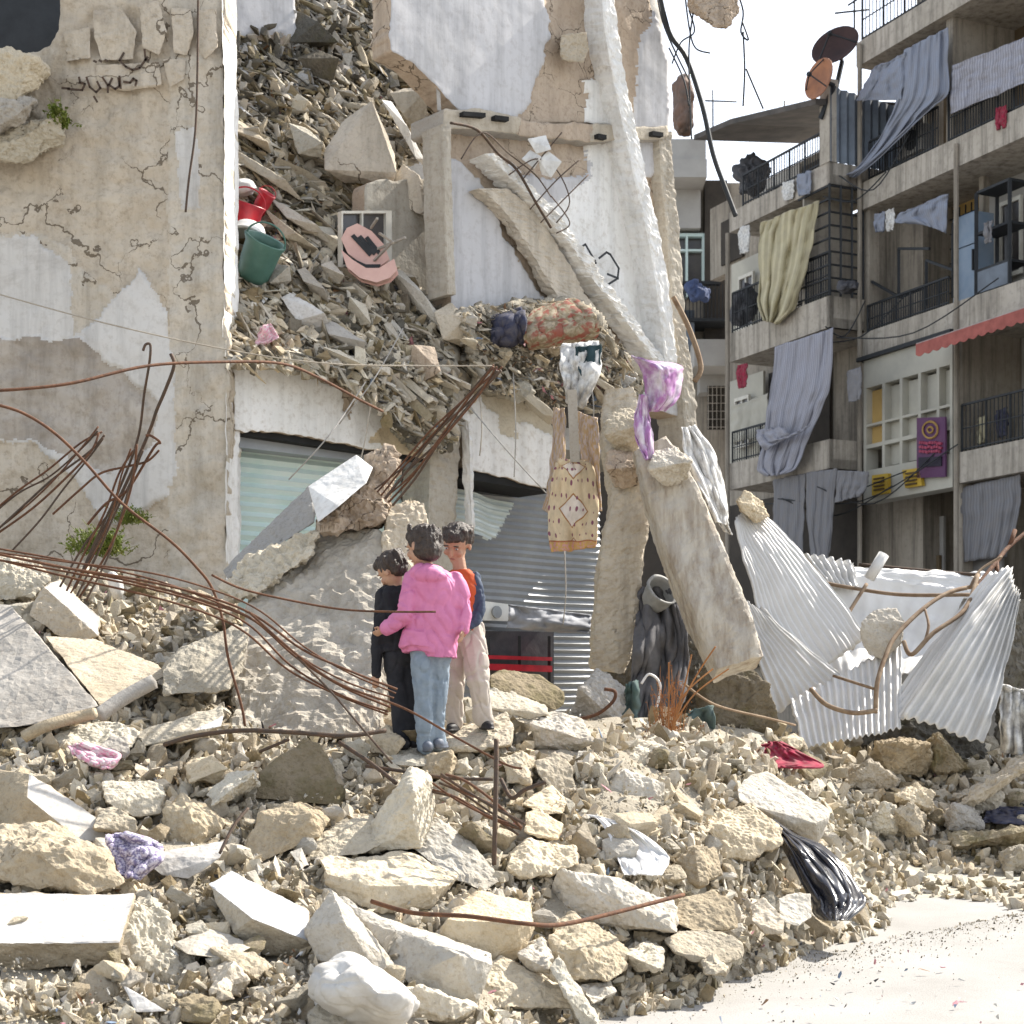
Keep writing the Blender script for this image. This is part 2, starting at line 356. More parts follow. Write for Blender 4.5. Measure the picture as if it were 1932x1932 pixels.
RB = empty('ruined_building', FP.at(435, 1300), 'bombed building with a torn-open front, cracked stone pier and two roller shutters', 'building')
# left pier
pier = wall('pier', PIER, [(-330,112),(-40,104),(40,100),(85,88),(106,66),(112,-60),(421,-60),(421,200),(424,600),(434,640),(428,1000),(420,1300),(-330,1300)],
    [([(-340,-60),(318,-60),(316,420),(324,640),(150,505),(135,470),(70,440),(-340,440)],1),
     ([(318,-60),(440,-60),(440,1300),(318,1300)],2),
     ([(330,250),(372,240),(376,390),(340,392)],3),
     ([(-340,447),(60,445),(92,470),(133,500),(140,640),(230,545),(262,500),(290,540),(312,590),(322,660),(330,700),(330,1080),(-340,900)],3),
     ([(-10,640),(150,640),(300,760),(290,830),(210,900),(60,830),(-340,830),(-340,700)],4),
     ([(-340,830),(60,835),(140,900),(200,1000),(330,930),(330,1300),(-340,1300)],1),
     ([(318,920),(440,860),(440,1300),(318,1300)],2)],
    [M['pierconc'], M['pierrough'], M['pierconc'], M['pierpaint'], M['soot'], M['pierrough']], 3.6, .5, 2.5, RB, rel=.03, rough=.02)
# hole at the upper left of the pier, its shade painted by a dark sheet, with masonry in front
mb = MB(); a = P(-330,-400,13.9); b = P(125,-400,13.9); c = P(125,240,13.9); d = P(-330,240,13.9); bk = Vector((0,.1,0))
mb.poly([a+bk,b+bk,c+bk,d+bk]); mb.build('hole_shade_sheet', M['iron'], RB)
# white reveal on the right edge of the pier
pr = []
for v in range(-60, 1100, 6):
    pr.append((v, 421+(2 if 120 < v < 600 else 6 if v >= 640 else -1)+1.5*nz((v*.05,0,0),1)))
bm = bmesh.new(); rows = []
for v, u in pr:
    if v < 110: rr = []
    row = []
    for k in range(5):
        Y = 13.24+k*.14; q = P(u, v, 13.25); row.append(bm.verts.new((q.x+k*.006+.012*nz((q.x,Y*4,q.z*6),1), Y, q.z)))
    rows.append(row)
for i in range(len(rows)-1):
    for k in range(4):
        f = bm.faces.new([rows[i][k], rows[i+1][k], rows[i+1][k+1], rows[i][k+1]]); f.smooth = True
        f.material_index = 1 if nz((i*.3, k*.8, 0), .9) > .38 else 0
from_bm('reveal', bm, [M['white'], M['lime']], RB)
# big broken stones near the top of the pier
# upper right wall (floor 3), floor slab, floor 2 wall, ground floor
upper = wall('upper_wall', FP, [(735,-60),(735,95),(780,120),(830,170),(870,210),(1000,226),(1262,246),(1262,120),(1235,20),(1225,-60)],
    [([(1018,-60),(1105,-60),(1150,250),(950,250),(1005,190),(1020,130),(1040,60)],1), ([(1165,-60),(1200,-60),(1245,10),(1205,90),(1195,250),(1150,250)],1),
     ([(1105,150),(1150,150),(1180,250),(1105,250)],2)],
    [M['wallgrey'], M['brown'], M['wallwhite'], M['brown']], 4, .28, 2, RB, rel=.03, rough=.008)
mid = wall('middle_wall', FP, [(848,236),(1000,250),(1120,262),(1262,258),(1258,330),(1268,420),(1272,560),(1282,700),(1290,790),(1215,760),(1180,700),(1120,600),(850,596)],
    [([(848,236),(1110,240),(1105,330),(1060,335),(980,330),(955,360),(900,330),(870,300),(850,300)],1),
     ([(905,330),(960,330),(1010,400),(1080,480),(1140,560),(1200,700),(1130,640),(1060,600),(1000,520),(955,440),(930,390)],1),
     ([(1105,250),(1150,250),(1215,460),(1265,690),(1200,690),(1160,520),(1120,380)],3),
     ([(1000,395),(1060,375),(1125,330),(1165,500),(1235,690),(1180,650),(1120,530),(1060,450)],2),  # sunlit triangle of the wall, put into the colour as white
     ([(1215,330),(1250,330),(1275,560),(1290,700),(1262,690),(1235,500)],1)],
    [M['wallgrey'], M['brown'], M['white'], M['wallwhite'], M['brown']], 4, .28, 2, RB, off=.05, rel=.035, rough=.01)
slab = wall('floor_slab', FP, [(838,205),(900,205),(1000,226),(1100,234),(1262,240),(1262,262),(1120,268),(1000,256),(840,240)],
    [([(980,225),(1120,225),(1120,270),(980,262)],1)], [M['colconc'], M['brown'], M['grey']], 4, .5, 1.5, RB, off=-.07, rough=.006)
for a, b_, c_ in ((858,900,217),(918,944,224),(1112,1128,258),(1215,1235,253)):          # black strips: shade of the slab edge slots put into colour
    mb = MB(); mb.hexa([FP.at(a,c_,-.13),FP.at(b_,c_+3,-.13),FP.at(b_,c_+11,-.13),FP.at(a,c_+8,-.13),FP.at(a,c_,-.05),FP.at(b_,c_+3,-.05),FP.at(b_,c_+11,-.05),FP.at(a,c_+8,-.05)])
    mb.build('slot_shade', M['black'], RB)
# inner back walls so that nothing behind shows through
back = wall('rear_wall', FP, [(400,-80),(1235,-80),(1262,250),(1275,700),(1240,1400),(400,1400)], [], [M['grey'], M['grey']], 12, .2, 2, RB, off=4.2)
innerw = wall('inner_wall', FP, [(430,-60),(545,-60),(560,40),(570,120),(430,190)], [([(455,70),(535,60),(560,110),(540,150),(450,150)],1)], [M['wallgrey'], M['brown'], M['grey']], 4, .2, 2, RB, off=2.4)
# columns of the front
def uvcol(name, pts_, wd, dep, mat, parent, off=0, ns=22, rough=.02, **k):
    """rectangular column following a pixel centre line on the facade plane, wd in pixels"""
    bm = bmesh.new(); cl = catmull([Vector((a, b, w_)) for (a, b, w_) in [(p[0], p[1], p[2] if len(p) > 2 else wd) for p in pts_]], ns)
    rings = []
    for c in cl:
        ring = []
        t = 8
        for k_ in range(t*2+6):
            if k_ < t+1: x = -1+2*k_/t; o = 0
            elif k_ < t+3: x = 1; o = (k_-t)*dep/3
            elif k_ == t+3: x = 1; o = dep
            elif k_ < 2*t+3: x = 1-2*(k_-t-3)/t; o = dep
            else: x = -1; o = dep*(2*t+6-k_)/3
            p = FP.at(c.x+x*c.z/2, c.y, off+o); d = fz(p, 4)*rough*1.3+fz(p, 16)*rough*1.2+fz(p, 45)*rough*.6
            cc = FP.at(c.x, c.y, off+dep/2); p = p+(p-cc).normalized()*d*.55
            if abs(abs(x)-1) < 1e-4 and (o == 0): p = p+(cc-p).normalized()*.015
            ring.append(bm.verts.new(p))
        rings.append(ring)
    n_ = len(rings[0])
    for i in range(len(rings)-1):
        for k_ in range(n_): bm.faces.new([rings[i][k_], rings[i][(k_+1)%n_], rings[i+1][(k_+1)%n_], rings[i+1][k_]])
    bm.faces.new(rings[0]); bm.faces.new(rings[-1][::-1])
    return from_bm(name, bm, mat, parent)
uvcol('leaning_column', [(1118,-60),(1125,60),(1150,200),(1180,340),(1215,500),(1240,690)], 26, .3, M['white'], RB, off=-.22, rough=.022)
uvcol('column', [(828,240),(832,400),(838,560)], 18, .3, M['colconc'], RB, off=-.12, rough=.012)
uvcol('column', [(838,740,60),(826,900,56),(822,1100,56),(822,1370,58)], 50, .4, M['colconc'], RB, off=-.1)
uvcol('column', [(862,800),(868,1000)], 8, .1, M['white'], RB, off=-.2)
uvcol('collapsed_beam', [(900,300),(945,340),(1000,395),(1060,470),(1110,540),(1165,610),(1230,700)], 24, .25, M['wallwhite'], RB, off=-.2, rough=.04)
uvcol('collapsed_beam', [(920,360),(975,410),(1025,490),(1085,590),(1110,640)], 60, .14, M['pierconc'], RB, off=-.1, rough=.03)
uvcol('corner_column', [(1250,250),(1255,340),(1266,450),(1275,600),(1292,720),(1302,860)], 26, .4, M['colconc'], RB, off=-.05, rough=.02)
# lintels
lin = wall('lintel', FP, [(440,690),(600,690),(760,720),(850,760),(862,880),(800,864),(760,856),(700,846),(560,822),(443,808)],
    [([(600,690),(640,700),(670,760),(660,790),(640,740),(600,710)],1),([(690,830),(790,760),(862,760),(862,880),(740,852)],2)], [M['white'], M['brown'], M['lime'], M['brown']], 4, .5, 2, RB, off=-.05, rough=.012)
lin2 = wall('lintel', FP, [(870,740),(960,730),(1040,770),(1060,900),(1035,922),(960,904),(875,884)],
    [([(900,740),(990,740),(1060,790),(1060,830),(1000,800),(950,790),(925,770)],1),([(940,785),(972,788),(975,826),(940,822)],1)], [M['white'], M['lime'], M['brown']], 4, .4, 2, RB, off=-.05, rough=.012)
# roller shutters
def shutter(name, plane, uA, uB, vt, vb, off, mat, pitch=.075, amp=.012, parent=None, sag=None, cut=None):
    bm = bmesh.new(); z1 = plane.at(uA, vt[0]).z; z0 = plane.at(uA, vb).z; nrow = int((z1-z0)/(pitch/4)); ncol = 30; g = []
    for i in range(nrow+1):
        z = z1-(z1-z0)*i/nrow; row = []
        for j in range(ncol+1):
            u = uA+(uB-uA)*j/ncol; Y = plane.Y(u); v = HZ-(z-CH)/Y*F+(vt[1]-vt[0])*j/ncol*.0
            o = off+amp*math.cos(2*math.pi*i/4)+(sag(j/ncol, i/nrow) if sag else 0)
            row.append(bm.verts.new(plane.at(u, v, o)))
        g.append(row)
    for i in range(nrow):
        for j in range(ncol):
            if cut and cut(j/ncol, i/nrow): continue
            bm.faces.new([g[i][j], g[i][j+1], g[i+1][j+1], g[i+1][j]])
    return from_bm(name, bm, mat, parent)
M['shut1'] = plain('pale_green_shutter', (.52,.66,.63), .5, .05, (.66,.74,.72), 2, .05)
M['shut2'] = plain('dark_grey_shutter', (.25,.265,.28), .5, .2, (.33,.345,.355), 2, .05)
M['shut3'] = plain('light_shutter', (.55,.60,.58), .5, .2, (.45,.5,.48), 2, .05)
shutter('roller_shutter', FP, 440, 800, (800,800), 1350, .35, M['shut1'], .085, .018, RB)
wall('shutter_jamb', FP, [(430,800),(452,805),(450,1080),(430,1080)], [], [M['white'], M['white']], 4, .4, 1, RB, off=-.02)
mb = MB(); mb.hexa([FP.at(442,812,.12),FP.at(850,872,.12),FP.at(850,886,.12),FP.at(442,838,.12),FP.at(442,812,.3),FP.at(850,872,.3),FP.at(850,886,.3),FP.at(442,838,.3)])
mb.build('shutter_box', M['shut2'], RB)
shutter('roller_shutter', FP, 852, 1200, (888,888), 1420, .55, M['shut2'], .07, .012, RB, sag=lambda a, b: -.28*max(0, (b-.35))*(1+.4*math.sin(a*5))+.12*math.sin(a*9+b*4)*b)
bm = bmesh.new()
for (pp) in ([(857,905),(1000,945),(965,1012),(940,1020),(900,1000),(860,965)],):
    g = {}
    for i in range(0, 37):
        for j in range(0, 34):
            u = 855+i*4; v = 900+j*3.6+i*1.1
            if inside(pp, u, v):
                g[(i,j)] = bm.verts.new(FP.at(u, v, .25-.10*(j/30)+.012*math.cos(j*1.9)+.04*math.sin(i*.3)))
    for (i,j) in list(g):
        if all(k in g for k in ((i+1,j),(i+1,j+1),(i,j+1))): bm.faces.new([g[(i,j)],g[(i+1,j)],g[(i+1,j+1)],g[(i,j+1)]])
from_bm('torn_shutter', bm, M['shut3'], RB)
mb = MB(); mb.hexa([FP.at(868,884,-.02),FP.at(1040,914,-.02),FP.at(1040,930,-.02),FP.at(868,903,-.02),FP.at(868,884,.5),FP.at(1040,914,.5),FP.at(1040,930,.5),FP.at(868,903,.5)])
mb.build('shutter_gap_shade', M['black'], RB)  # black filler: shade under the second lintel put into its colour
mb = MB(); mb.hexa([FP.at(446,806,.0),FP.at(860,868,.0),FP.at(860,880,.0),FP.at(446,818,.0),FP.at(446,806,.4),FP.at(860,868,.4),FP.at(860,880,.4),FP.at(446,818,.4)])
mb.build('shutter_gap_shade', M['black'], RB)  # black strip painting the shade above the first shutter
# window in the middle floor
M['frame'] = plain('cream_window_frame', (.62,.60,.54), .6, 0, (.5,.47,.4))
M['glass'] = plain('dark_window_glass', (.045,.043,.045), .25, 0, (.09,.08,.075), 2, .02, .5)
wn = MB(); O = .5
def pb(mb, u0, v0, u1, v1, o0, o1, mi=0, pl=FP): return mb.hexa([pl.at(u0,v0,o0),pl.at(u1,v0,o0),pl.at(u1,v1,o0),pl.at(u0,v1,o0),pl.at(u0,v0,o1),pl.at(u1,v0,o1),pl.at(u1,v1,o1),pl.at(u0,v1,o1)], mi)
pb(wn,704,374,800,379,O,O+.06); pb(wn,789,379,800,590,O,O+.06); pb(wn,704,379,707,590,O,O+.06)
win = wn.build('window', M['frame'], RB)
mb = MB(); pb(mb,707,379,789,590,O+.04,O+.055); mb.build('pane', M['glass'], win)
mb = MB(); pb(mb,707,478,789,482,O-.003,O+.035); pb(mb,742,379,745,590,O-.006,O+.03); mb.build('glazing_bar', M['frame'], win)
wall('window_wall', FP, [(690,340),(822,340),(826,372),(812,380),(812,580),(690,580)], [], [M['colconc'], M['brown'], M['brown']], 5, .2, 2, RB, off=.62,
     offf=lambda u, v: 0)
# dark ceiling edge seen above the debris at the top
# interior floors
for zz_, o0, o1, uA, uB in ((700,.1,4.2,400,1262),):
    mb = MB(); a = FP.at(uA, zz_, o0); b = FP.at(uB, zz_, o0); z = a.z; a.z = b.z = z; c = a-FP.n*(o1-o0); d = b-FP.n*(o1-o0); h = Vector((0,0,-.22))
    mb.hexa([a,b,d,c,a+h,b+h,d+h,c+h]); mb.build('interior_floor', M['grey'], RB)
# marks sprayed on the wall: three black angular strokes
def strokes(name, plane, segs, wdt, mat, parent, off=-.012, th=.006):
    mb = MB()
    for s in segs:
        pts_ = [plane.at(u, v, off) for u, v in s]
        for a, b in zip(pts_[:-1], pts_[1:]):
            d = (b-a).normalized(); a2 = a-d*wdt*.3; b2 = b+d*wdt*.3; x = d.cross(plane.n).normalized()*wdt/2; y = plane.n*th/2
            mb.hexa([a2-x-y,a2+x-y,a2+x+y,a2-x+y,b2-x-y,b2+x-y,b2+x+y,b2-x+y])
    return mb.build(name, mat, parent)
strokes('wall_groove', FP, [[(826,-20),(829,60),(828,140),(831,205)]], .045, M['grey'], RB, off=.02)
strokes('wall_groove', FP, [[(906,-20),(907,80),(909,150),(910,208)]], .03, M['grey'], RB, off=.02)
strokes('wall_groove', FP, [[(876,330),(877,450),(880,590)]], .03, M['grey'], RB, off=.07)
strokes('painted_mark', FP, [[(1088,470),(1098,463),(1116,494),(1101,507)],[(1124,489),(1138,478),(1145,482),(1161,508),(1159,527),(1137,541)],[(1104,503),(1118,498)],[(1140,519),(1160,527)]], .022, M['iron'], RB, off=-.05)
sg = []
for u, v in ((180,119),(190,118),(201,117)): sg.append([(u,v),(u+4,v+2)])
for s in ([(236,104),(228,118),(240,130),(252,136),(266,132),(276,118),(281,112)],[(275,98),(277,116),(283,118)],[(131,172),(158,174),(163,162),(152,160)],[(166,150),(172,168),(184,178),(192,170),(186,158)],
          [(196,150),(206,165),(206,178)],[(214,152),(208,164),(220,172),(228,166),(226,152)],[(236,158),(248,160),(254,152),(260,156),(258,166)],[(180,186),(186,196)],[(228,148),(230,170)],[(120,170),(134,171)],[(152,150),(154,160)]): sg.append(s)
strokes('faded_writing', PIER, sg, .017, M['darksteel'], RB, off=-.045)
# ------------------------------------------------------------------ apartment buildings across the street
PA = Plane(66891, -400)
nA = PA.n if PA.n.x < 0 else -PA.n
PA.n = nA
PBn = Plane(64180, -400); PBn.n = nA
def zA(v, u=1627): return CH+(HZ-v)/F*PA.Y(u)
def bx(mb, pl, u0, u1, z0, z1, o0, o1, mi=0):        # o > 0 towards the street
    c = []
    for o in (o0, o1):
        for (u, z) in ((u0,z0),(u1,z0),(u1,z1),(u0,z1)):
            p = P(u, HZ, pl.Y(u)); p.z = z; c.append(p+nA*o)
    return mb.hexa(c, mi)
def onp(pl, u, v, o=0): return P(u, v, pl.Y(u))+nA*o
M['yel'] = plain('yellow_ochre_inner_wall', (.50,.34,.13), .9, 0, (.38,.25,.09), 1)
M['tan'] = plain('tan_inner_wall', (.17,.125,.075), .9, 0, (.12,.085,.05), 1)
M['cream'] = plain('cream_panel', (.48,.46,.39), .8, 0, (.36,.345,.30), .9)
M['greyp'] = plain('grey_lattice_screen', (.25,.24,.23), .8, 0, (.18,.17,.165), 1.5)
M['white2'] = plain('off_white_render', (.42,.405,.38), .9, 0, (.31,.295,.275), .8)
M['bluegrey'] = plain('blue_grey_paint', (.17,.20,.24), .7, 0, (.11,.125,.15), 2)
AB = empty('apartment_block', onp(PA, 1627, HZ) - Vector((0,0,1.5)), 'grimy concrete apartment block at right with balconies, yellow inner walls and a glazed bay', 'building')
UE = 2150
mb = MB()
mb_s = [(15.1,14.6,1620),(12.14,11.58,1627),(9.02,8.46,1627),(6.14,5.56,1810)]
for zt, zb, uu in mb_s:
    mb = MB(); bx(mb, PA, uu, UE, zb, zt, -.1, .06); bx(mb, PA, uu, UE, zb, zb+.2, -1.7, -.1); mb.build('balcony_slab', M['facade2'], AB)
mb = MB(); bx(mb, PA, 1620, UE, 16.2, 19, -6, -1.5); bx(mb, PA, 1620, UE, 0, 2.2, -6, -.4); bx(mb, PA, 1627, UE, 0, 19, -6, -1.7, 0)
# end wall pieces to keep the block closed
mb.build('wall', M['facade'], AB)
# storey 4 (between slab1 and slab2): inner wall
def seeo(pl, u, o):                                   # place of the facade plane, moved by o, on the line of sight u
    r = Vector(((u-CX)/F, 1, 0)); q = P(1600, HZ, pl.Y(1600))-Vector((0,0,CH)); return r*((q.dot(nA)+o)/r.dot(nA))
def sbx(mb, pl, u0, u1, z0, z1, o0, o1, mi=0):
    a = seeo(pl, u0, o1); b = seeo(pl, u1, o1); c = []
    for o in (o0-o1, 0):
        for (p, z) in ((a,z0),(b,z0),(b,z1),(a,z1)): c.append(Vector((p.x, p.y, z))+nA*o)
    return mb.hexa(c, mi)
def panel(name, u0, u1, z0, z1, o, mat, parent=None, t=.06, pl=PA):
    mb = MB(); sbx(mb, pl, u0, u1, z0, z1, o-t, o); return mb.build(name, mat, parent or AB)
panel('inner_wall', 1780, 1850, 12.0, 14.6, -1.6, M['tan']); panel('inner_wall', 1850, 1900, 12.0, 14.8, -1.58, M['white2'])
panel('inner_wall', 1737, 1865, 8.6, 11.7, -1.55, M['yel']); panel('inner_wall', 1640, 1737, 8.6, 11.7, -1.5, M['greyp'])
panel('inner_wall', 1866, UE, 8.6, 11.7, -1.3, M['white2']); panel('inner_wall', 1815, UE, 5.6, 8.5, -1.5, M['white2'])
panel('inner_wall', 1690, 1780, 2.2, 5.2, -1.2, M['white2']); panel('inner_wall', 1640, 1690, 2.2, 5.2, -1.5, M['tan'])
d1 = panel('door', 1750, 1772, 2.4, 4.4, -1.12, M['tan'])
# pillars dividing balconies
for u0, u1, z0, z1, o0, o1 in ((1776,1788,12.14,14.6,-1.7,-.12),(1627,1637,9.0,11.6,-.3,-.05),(1789,1797,9.0,11.6,-.9,-.75),(1805,1812,2.2,8.46,-1.7,-.05)):
    mb = MB(); bx(mb, PA, u0, u1, z0, z1, o0, o1); mb.build('pillar', M['facade'], AB)
# lattice on the screen
mb = MB()
for k in range(9): bx(mb, PA, 1641, 1736, 8.9+k*.3, 8.92+k*.3, -1.49, -1.46)
for k in range(9): bx(mb, PA, 1645+k*11, 1646+k*11, 8.7, 11.5, -1.485, -1.455)
mb.build('lattice', M['iron'], AB)
def railing(name, pl, u0, u1, zb, h, o, n, parent, mid=True, rail=.04, bar=.018, mat=None):
    mb = MB(); Pp = lambda u, z: (lambda p: Vector((p.x, p.y, z))+nA*o)(P(u, HZ, pl.Y(u)))
    mb.bar(Pp(u0, zb+h), Pp(u1, zb+h), rail); mb.bar(Pp(u0, zb+.06), Pp(u1, zb+.06), rail*.7)
    if mid: mb.bar(Pp(u0, zb+h*.5), Pp(u1, zb+h*.5), rail*.5)
    for k in range(n+1):
        u = u0+(u1-u0)*k/n; mb.bar(Pp(u, zb+.0), Pp(u, zb+h), bar if k % 6 else rail)
    return mb.build(name, mat or M['iron'], parent)
railing('balcony_railing', PA, 1790, UE, 12.14, .95, 0, 70, AB)
railing('balcony_railing', PA, 1640, 1770, 12.14, .8, 0, 26, AB)
railing('balcony_railing', PA, 1637, 1790, 9.02, .55, 0, 34, AB, mat=M['iron'])
railing('balcony_railing', PA, 1815, UE, 6.14, .9, 0, 44, AB)
railing('balcony_railing', PA, 1627, 1760, 15.1, .9, 0, 20, AB)
# tall frames on the third floor balcony
mb = MB()
q = lambda u, v, o=0: onp(PA, u, v, o)
for a, b in (((1688,468),(1746,468)),((1688,468),(1688,560)),((1740,490),(1740,575)),((1740,490),(1790,508)),((1790,420),(1790,560)),((1637,530),(1690,560)),((1690,560),(1740,540))): mb.bar(q(*a,-.1), q(*b,-.1), .05)
mb.build('balcony_frame', M['iron'], AB)
# glazed bay with coloured boxes and poster
bay = MB(); zb, zt = 5.5, 8.45
bx(bay, PA, 1637, 1805, zb, 6.15, -.3, .1); bx(bay, PA, 1637, 1805, 7.85, zt, -.3, .1)
for u in (1637, 1672, 1705, 1740, 1775, 1800): bx(bay, PA, u, u+5, 6.15, 7.85, -.2, .102)
bx(bay, PA, 1637, 1805, 6.6, 6.68, -.2, .104); bx(bay, PA, 1637, 1805, 7.05, 7.1, -.15, .101)
bo = bay.build('glazed_bay', M['cream'], AB)
mb = MB(); bx(mb, PA, 1642, 1672, 6.7, 7.8, -.1, -.05); mb.build('pane', M['yel'], bo)
mb = MB(); bx(mb, PA, 1676, 1800, 6.2, 7.8, -.12, -.06); mb.build('pane', M['cream'], bo)
mb = MB(); bx(mb, PA, 1630, 1808, 8.42, 8.5, -.3, .2); mb.build('bay_cornice', M['iron'], AB)
M['shop_shade'] = plain('painted_interior_shade', (.065,.055,.045), .9, 0, (.025,.022,.02), .8)  # interior shade put into the colour of panels and back walls
panel('opening_shade', 1640, 1700, 2.2, 4.9, -.9, M['shop_shade']); panel('shop_panel', 1655, 1685, 2.4, 4.0, -.82, M['tan'])  # first panel paints the shade inside the shop
panel('metal_shutter', 1815, 1890, 2.4, 5.4, -.3, M['greyp'])
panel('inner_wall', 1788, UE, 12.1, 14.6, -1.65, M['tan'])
AB2 = empty('apartment_block', onp(PBn, 1480, HZ)-Vector((0,0,1.5)), 'lower grimy apartment block with draped balconies and a tin screened roof terrace', 'building')
cB = onp(PBn, 1565, HZ)
def bxB(mb, u0, u1, z0, z1, o0, o1, mi=0): return bx(mb, PBn, u0, u1, z0, z1, o0, o1, mi)
for zt, zb in ((12.5,12.05),(9.75,9.1),(6.8,6.2)):
    mb = MB(); bxB(mb, 1376, 1565, zb, zt, -.1, 0); bxB(mb, 1376, 1565, zb, zb+.2, -1.6, -.1)
    # returning end of the balcony
    a = P(1565, HZ, PBn.Y(1565)); d = PBn.d
    mb.hexa([a-d*.0+Vector((0,0,zb-CH)), a-nA*1.6+Vector((0,0,zb-CH)), a-nA*1.6+Vector((0,0,zt-CH)), a+Vector((0,0,zt-CH)),
             a+d*.1+Vector((0,0,zb-CH)), a-nA*1.6+d*.1+Vector((0,0,zb-CH)), a-nA*1.6+d*.1+Vector((0,0,zt-CH)), a+d*.1+Vector((0,0,zt-CH))])
    mb.build('balcony_slab', M['facade2'], AB2)
mb = MB(); bxB(mb, 1262, 1620, 0, 12.0, -7, -1.6); mb.build('wall', M['facade'], AB2)
def panelB(name, u0, u1, z0, z1, o, mat, t=.06): return panel(name, u0, u1, z0, z1, o, mat, AB2, t, PBn)
panelB('inner_wall', 1380, 1470, 9.8, 12.05, -1.5, M['cream']); panelB('inner_wall', 1470, 1565, 9.8, 12.05, -1.45, M['facade2'])
panelB('inner_wall', 1376, 1440, 6.9, 9.1, -1.2, M['cream']); panelB('inner_wall', 1575, 1640, 6.85, 8.6, -2.2, M['tan'])
panelB('inner_wall', 1450, 1565, 6.9, 9.1, -1.5, M['shop_shade'])  # dark panel standing in for shade inside the balcony
panelB('opening_shade', 1376, 1620, 2.2, 6.15, -1.4, M['shop_shade'])  # dark panel: ground floor shade put into its colour
railing('balcony_railing', PBn, 1380, 1565, 9.75, .9, -.03, 40, AB2)
railing('balcony_railing', PBn, 1380, 1450, 6.8, .7, -.03, 16, AB2)
railing('balcony_railing', PBn, 1400, 1565, 12.5, .7, -.03, 34, AB2)
# grid of the end window (faces the camera)
mb = MB(); a = P(1565, HZ, PBn.Y(1565)); 
def eb(s, z, o=.0): return Vector((a.x, a.y, z))-nA*s-PBn.d*o
for k in range(4): mb.bar(eb(k*.28, 9.75), eb(k*.28, 12.05), .04)
for k in range(9): mb.bar(eb(0, 9.85+k*.27), eb(.84, 9.85+k*.27), .035)
for k in range(9): mb.bar(Vector((a.x,a.y,9.85+k*.27)), Vector((a.x,a.y,9.85+k*.27))+PBn.d*1.1, .035)
mb.build('window_grille', M['iron'], AB2)
mb = MB(); mb.hexa([eb(0,9.75,-.9),eb(1.2,9.75,-.9),eb(1.2,12.0,-.9),eb(0,12.0,-.9),eb(0,9.75,-.95),eb(1.2,9.75,-.95),eb(1.2,12.0,-.95),eb(0,12.0,-.95)])
mb.build('inner_wall', M['facade2'], AB2)
# roof storey
panelB('roof_room', 1340, 1560, 12.3, 14.15, -2.3, M['facade'], .3)
panelB('inner_wall', 1437, 1508, 12.6, 14.0, -2.1, M['white2']); panelB('doorway_shade', 1515, 1550, 12.5, 13.9, -2.15, M['shop_shade']); panelB('doorway_shade', 1360, 1400, 12.5, 13.6, -2.2, M['shop_shade'])  # dark door panels stand in for shade within the doorways
mb = MB(); Z = Vector((0,0,1))
r0 = onp(PBn, 1345, 245, -.2); 
for (ua, va, ub, vb) in ((1330,258,1400,228),(1400,228,1562,190)):
    p0 = onp(PBn, ua, va, .3); p1 = onp(PBn, ub, vb, .3); bk = -nA*3+Z*.35
    mb.hexa([p0,p1,p1+bk,p0+bk,p0-Z*.12,p1-Z*.12,p1+bk-Z*.12,p0+bk-Z*.12])
mb.build('roof', plain('dark_tin_roof', (.12,.105,.095), .8, .1, (.06,.055,.05), 2), AB2)
mb = MB(); bxB(mb, 1548, 1566, 12.5, 14.2, -.2, .02); mb.build('corner_post', M['facade2'], AB2)
# corrugated dark screen on the roof beside the post
bm = bmesh.new(); rr = []
for i in range(40):
    s = i*.05; o = .03*math.cos(i*1.57); rr.append((bm.verts.new(eb(s, 12.5, o)), bm.verts.new(eb(s, 14.05-.1*s, o))))
for x, y in zip(rr[:-1], rr[1:]): bm.faces.new([x[0], y[0], y[1], x[1]])
solid(bm, .01); from_bm('roof_screen', bm, M['bluegrey'], AB2)
# far building beyond the lane
FC = Flat(43.0)
AB3 = empty('apartment_block', P(1310, HZ, 43)-Vector((0,0,1.5)), 'small bluish far building beyond the lane with an arched window and cluttered balconies', 'building')
mb = MB()
def fb(mb, u0, v0, u1, v1, y0, y1): return mb.hexa([P(u0,v0,y0),P(u1,v0,y0),P(u1,v1,y0),P(u0,v1,y0)]+[(lambda p: Vector((p.x, y1, p.z)))(P(a,b,y0)) for a,b in ((u0,v0),(u1,v0),(u1,v1),(u0,v1))])
fb(mb,1200,345,1460,1300,43,50); mb.build('wall', M['facade'], AB3)
mb = MB(); fb(mb,1245,262,1332,300,41.6,43.5); fb(mb,1245,300,1334,334,41.5,43.5); mb.build('parapet', M['white2'], AB3)
mb = MB(); fb(mb,1262,352,1322,430,42.5,42.99); mb.build('render_panel', M['white2'], AB3)
f = MB(); fb(f,1263,440,1330,446,42.7,42.98); fb(f,1263,446,1268,560,42.7,42.98); fb(f,1325,446,1330,560,42.7,42.98); fb(f,1294,446,1298,560,42.7,42.98); fb(f,1268,470,1325,474,42.72,42.98)
wf = f.build('window', M['shut1'], AB3)
mb = MB(); fb(mb,1268,446,1325,560,42.9,42.985); mb.build('pane', M['glass'], wf)
mb = MB(); fb(mb,1270,530,1360,536,41.8,42); fb(mb,1270,600,1372,606,41.8,43)
for k in range(14): fb(mb,1272+k*7,536,1273.5+k*7,600,41.8,41.85)
mb.build('balcony_railing', M['iron'], AB3)
mb = MB(); fb(mb,1330,340,1372,640,42.6,42.95); fb(mb,1276,640,1330,700,42.6,42.95); mb.build('recess_shade', M['shop_shade'], AB3)  # dark boxes painting the shade of recesses
mb = MB(); fb(mb,1276,585,1310,660,41.9,42.3); mb.build('balcony_panel', M['bluegrey'], AB3)
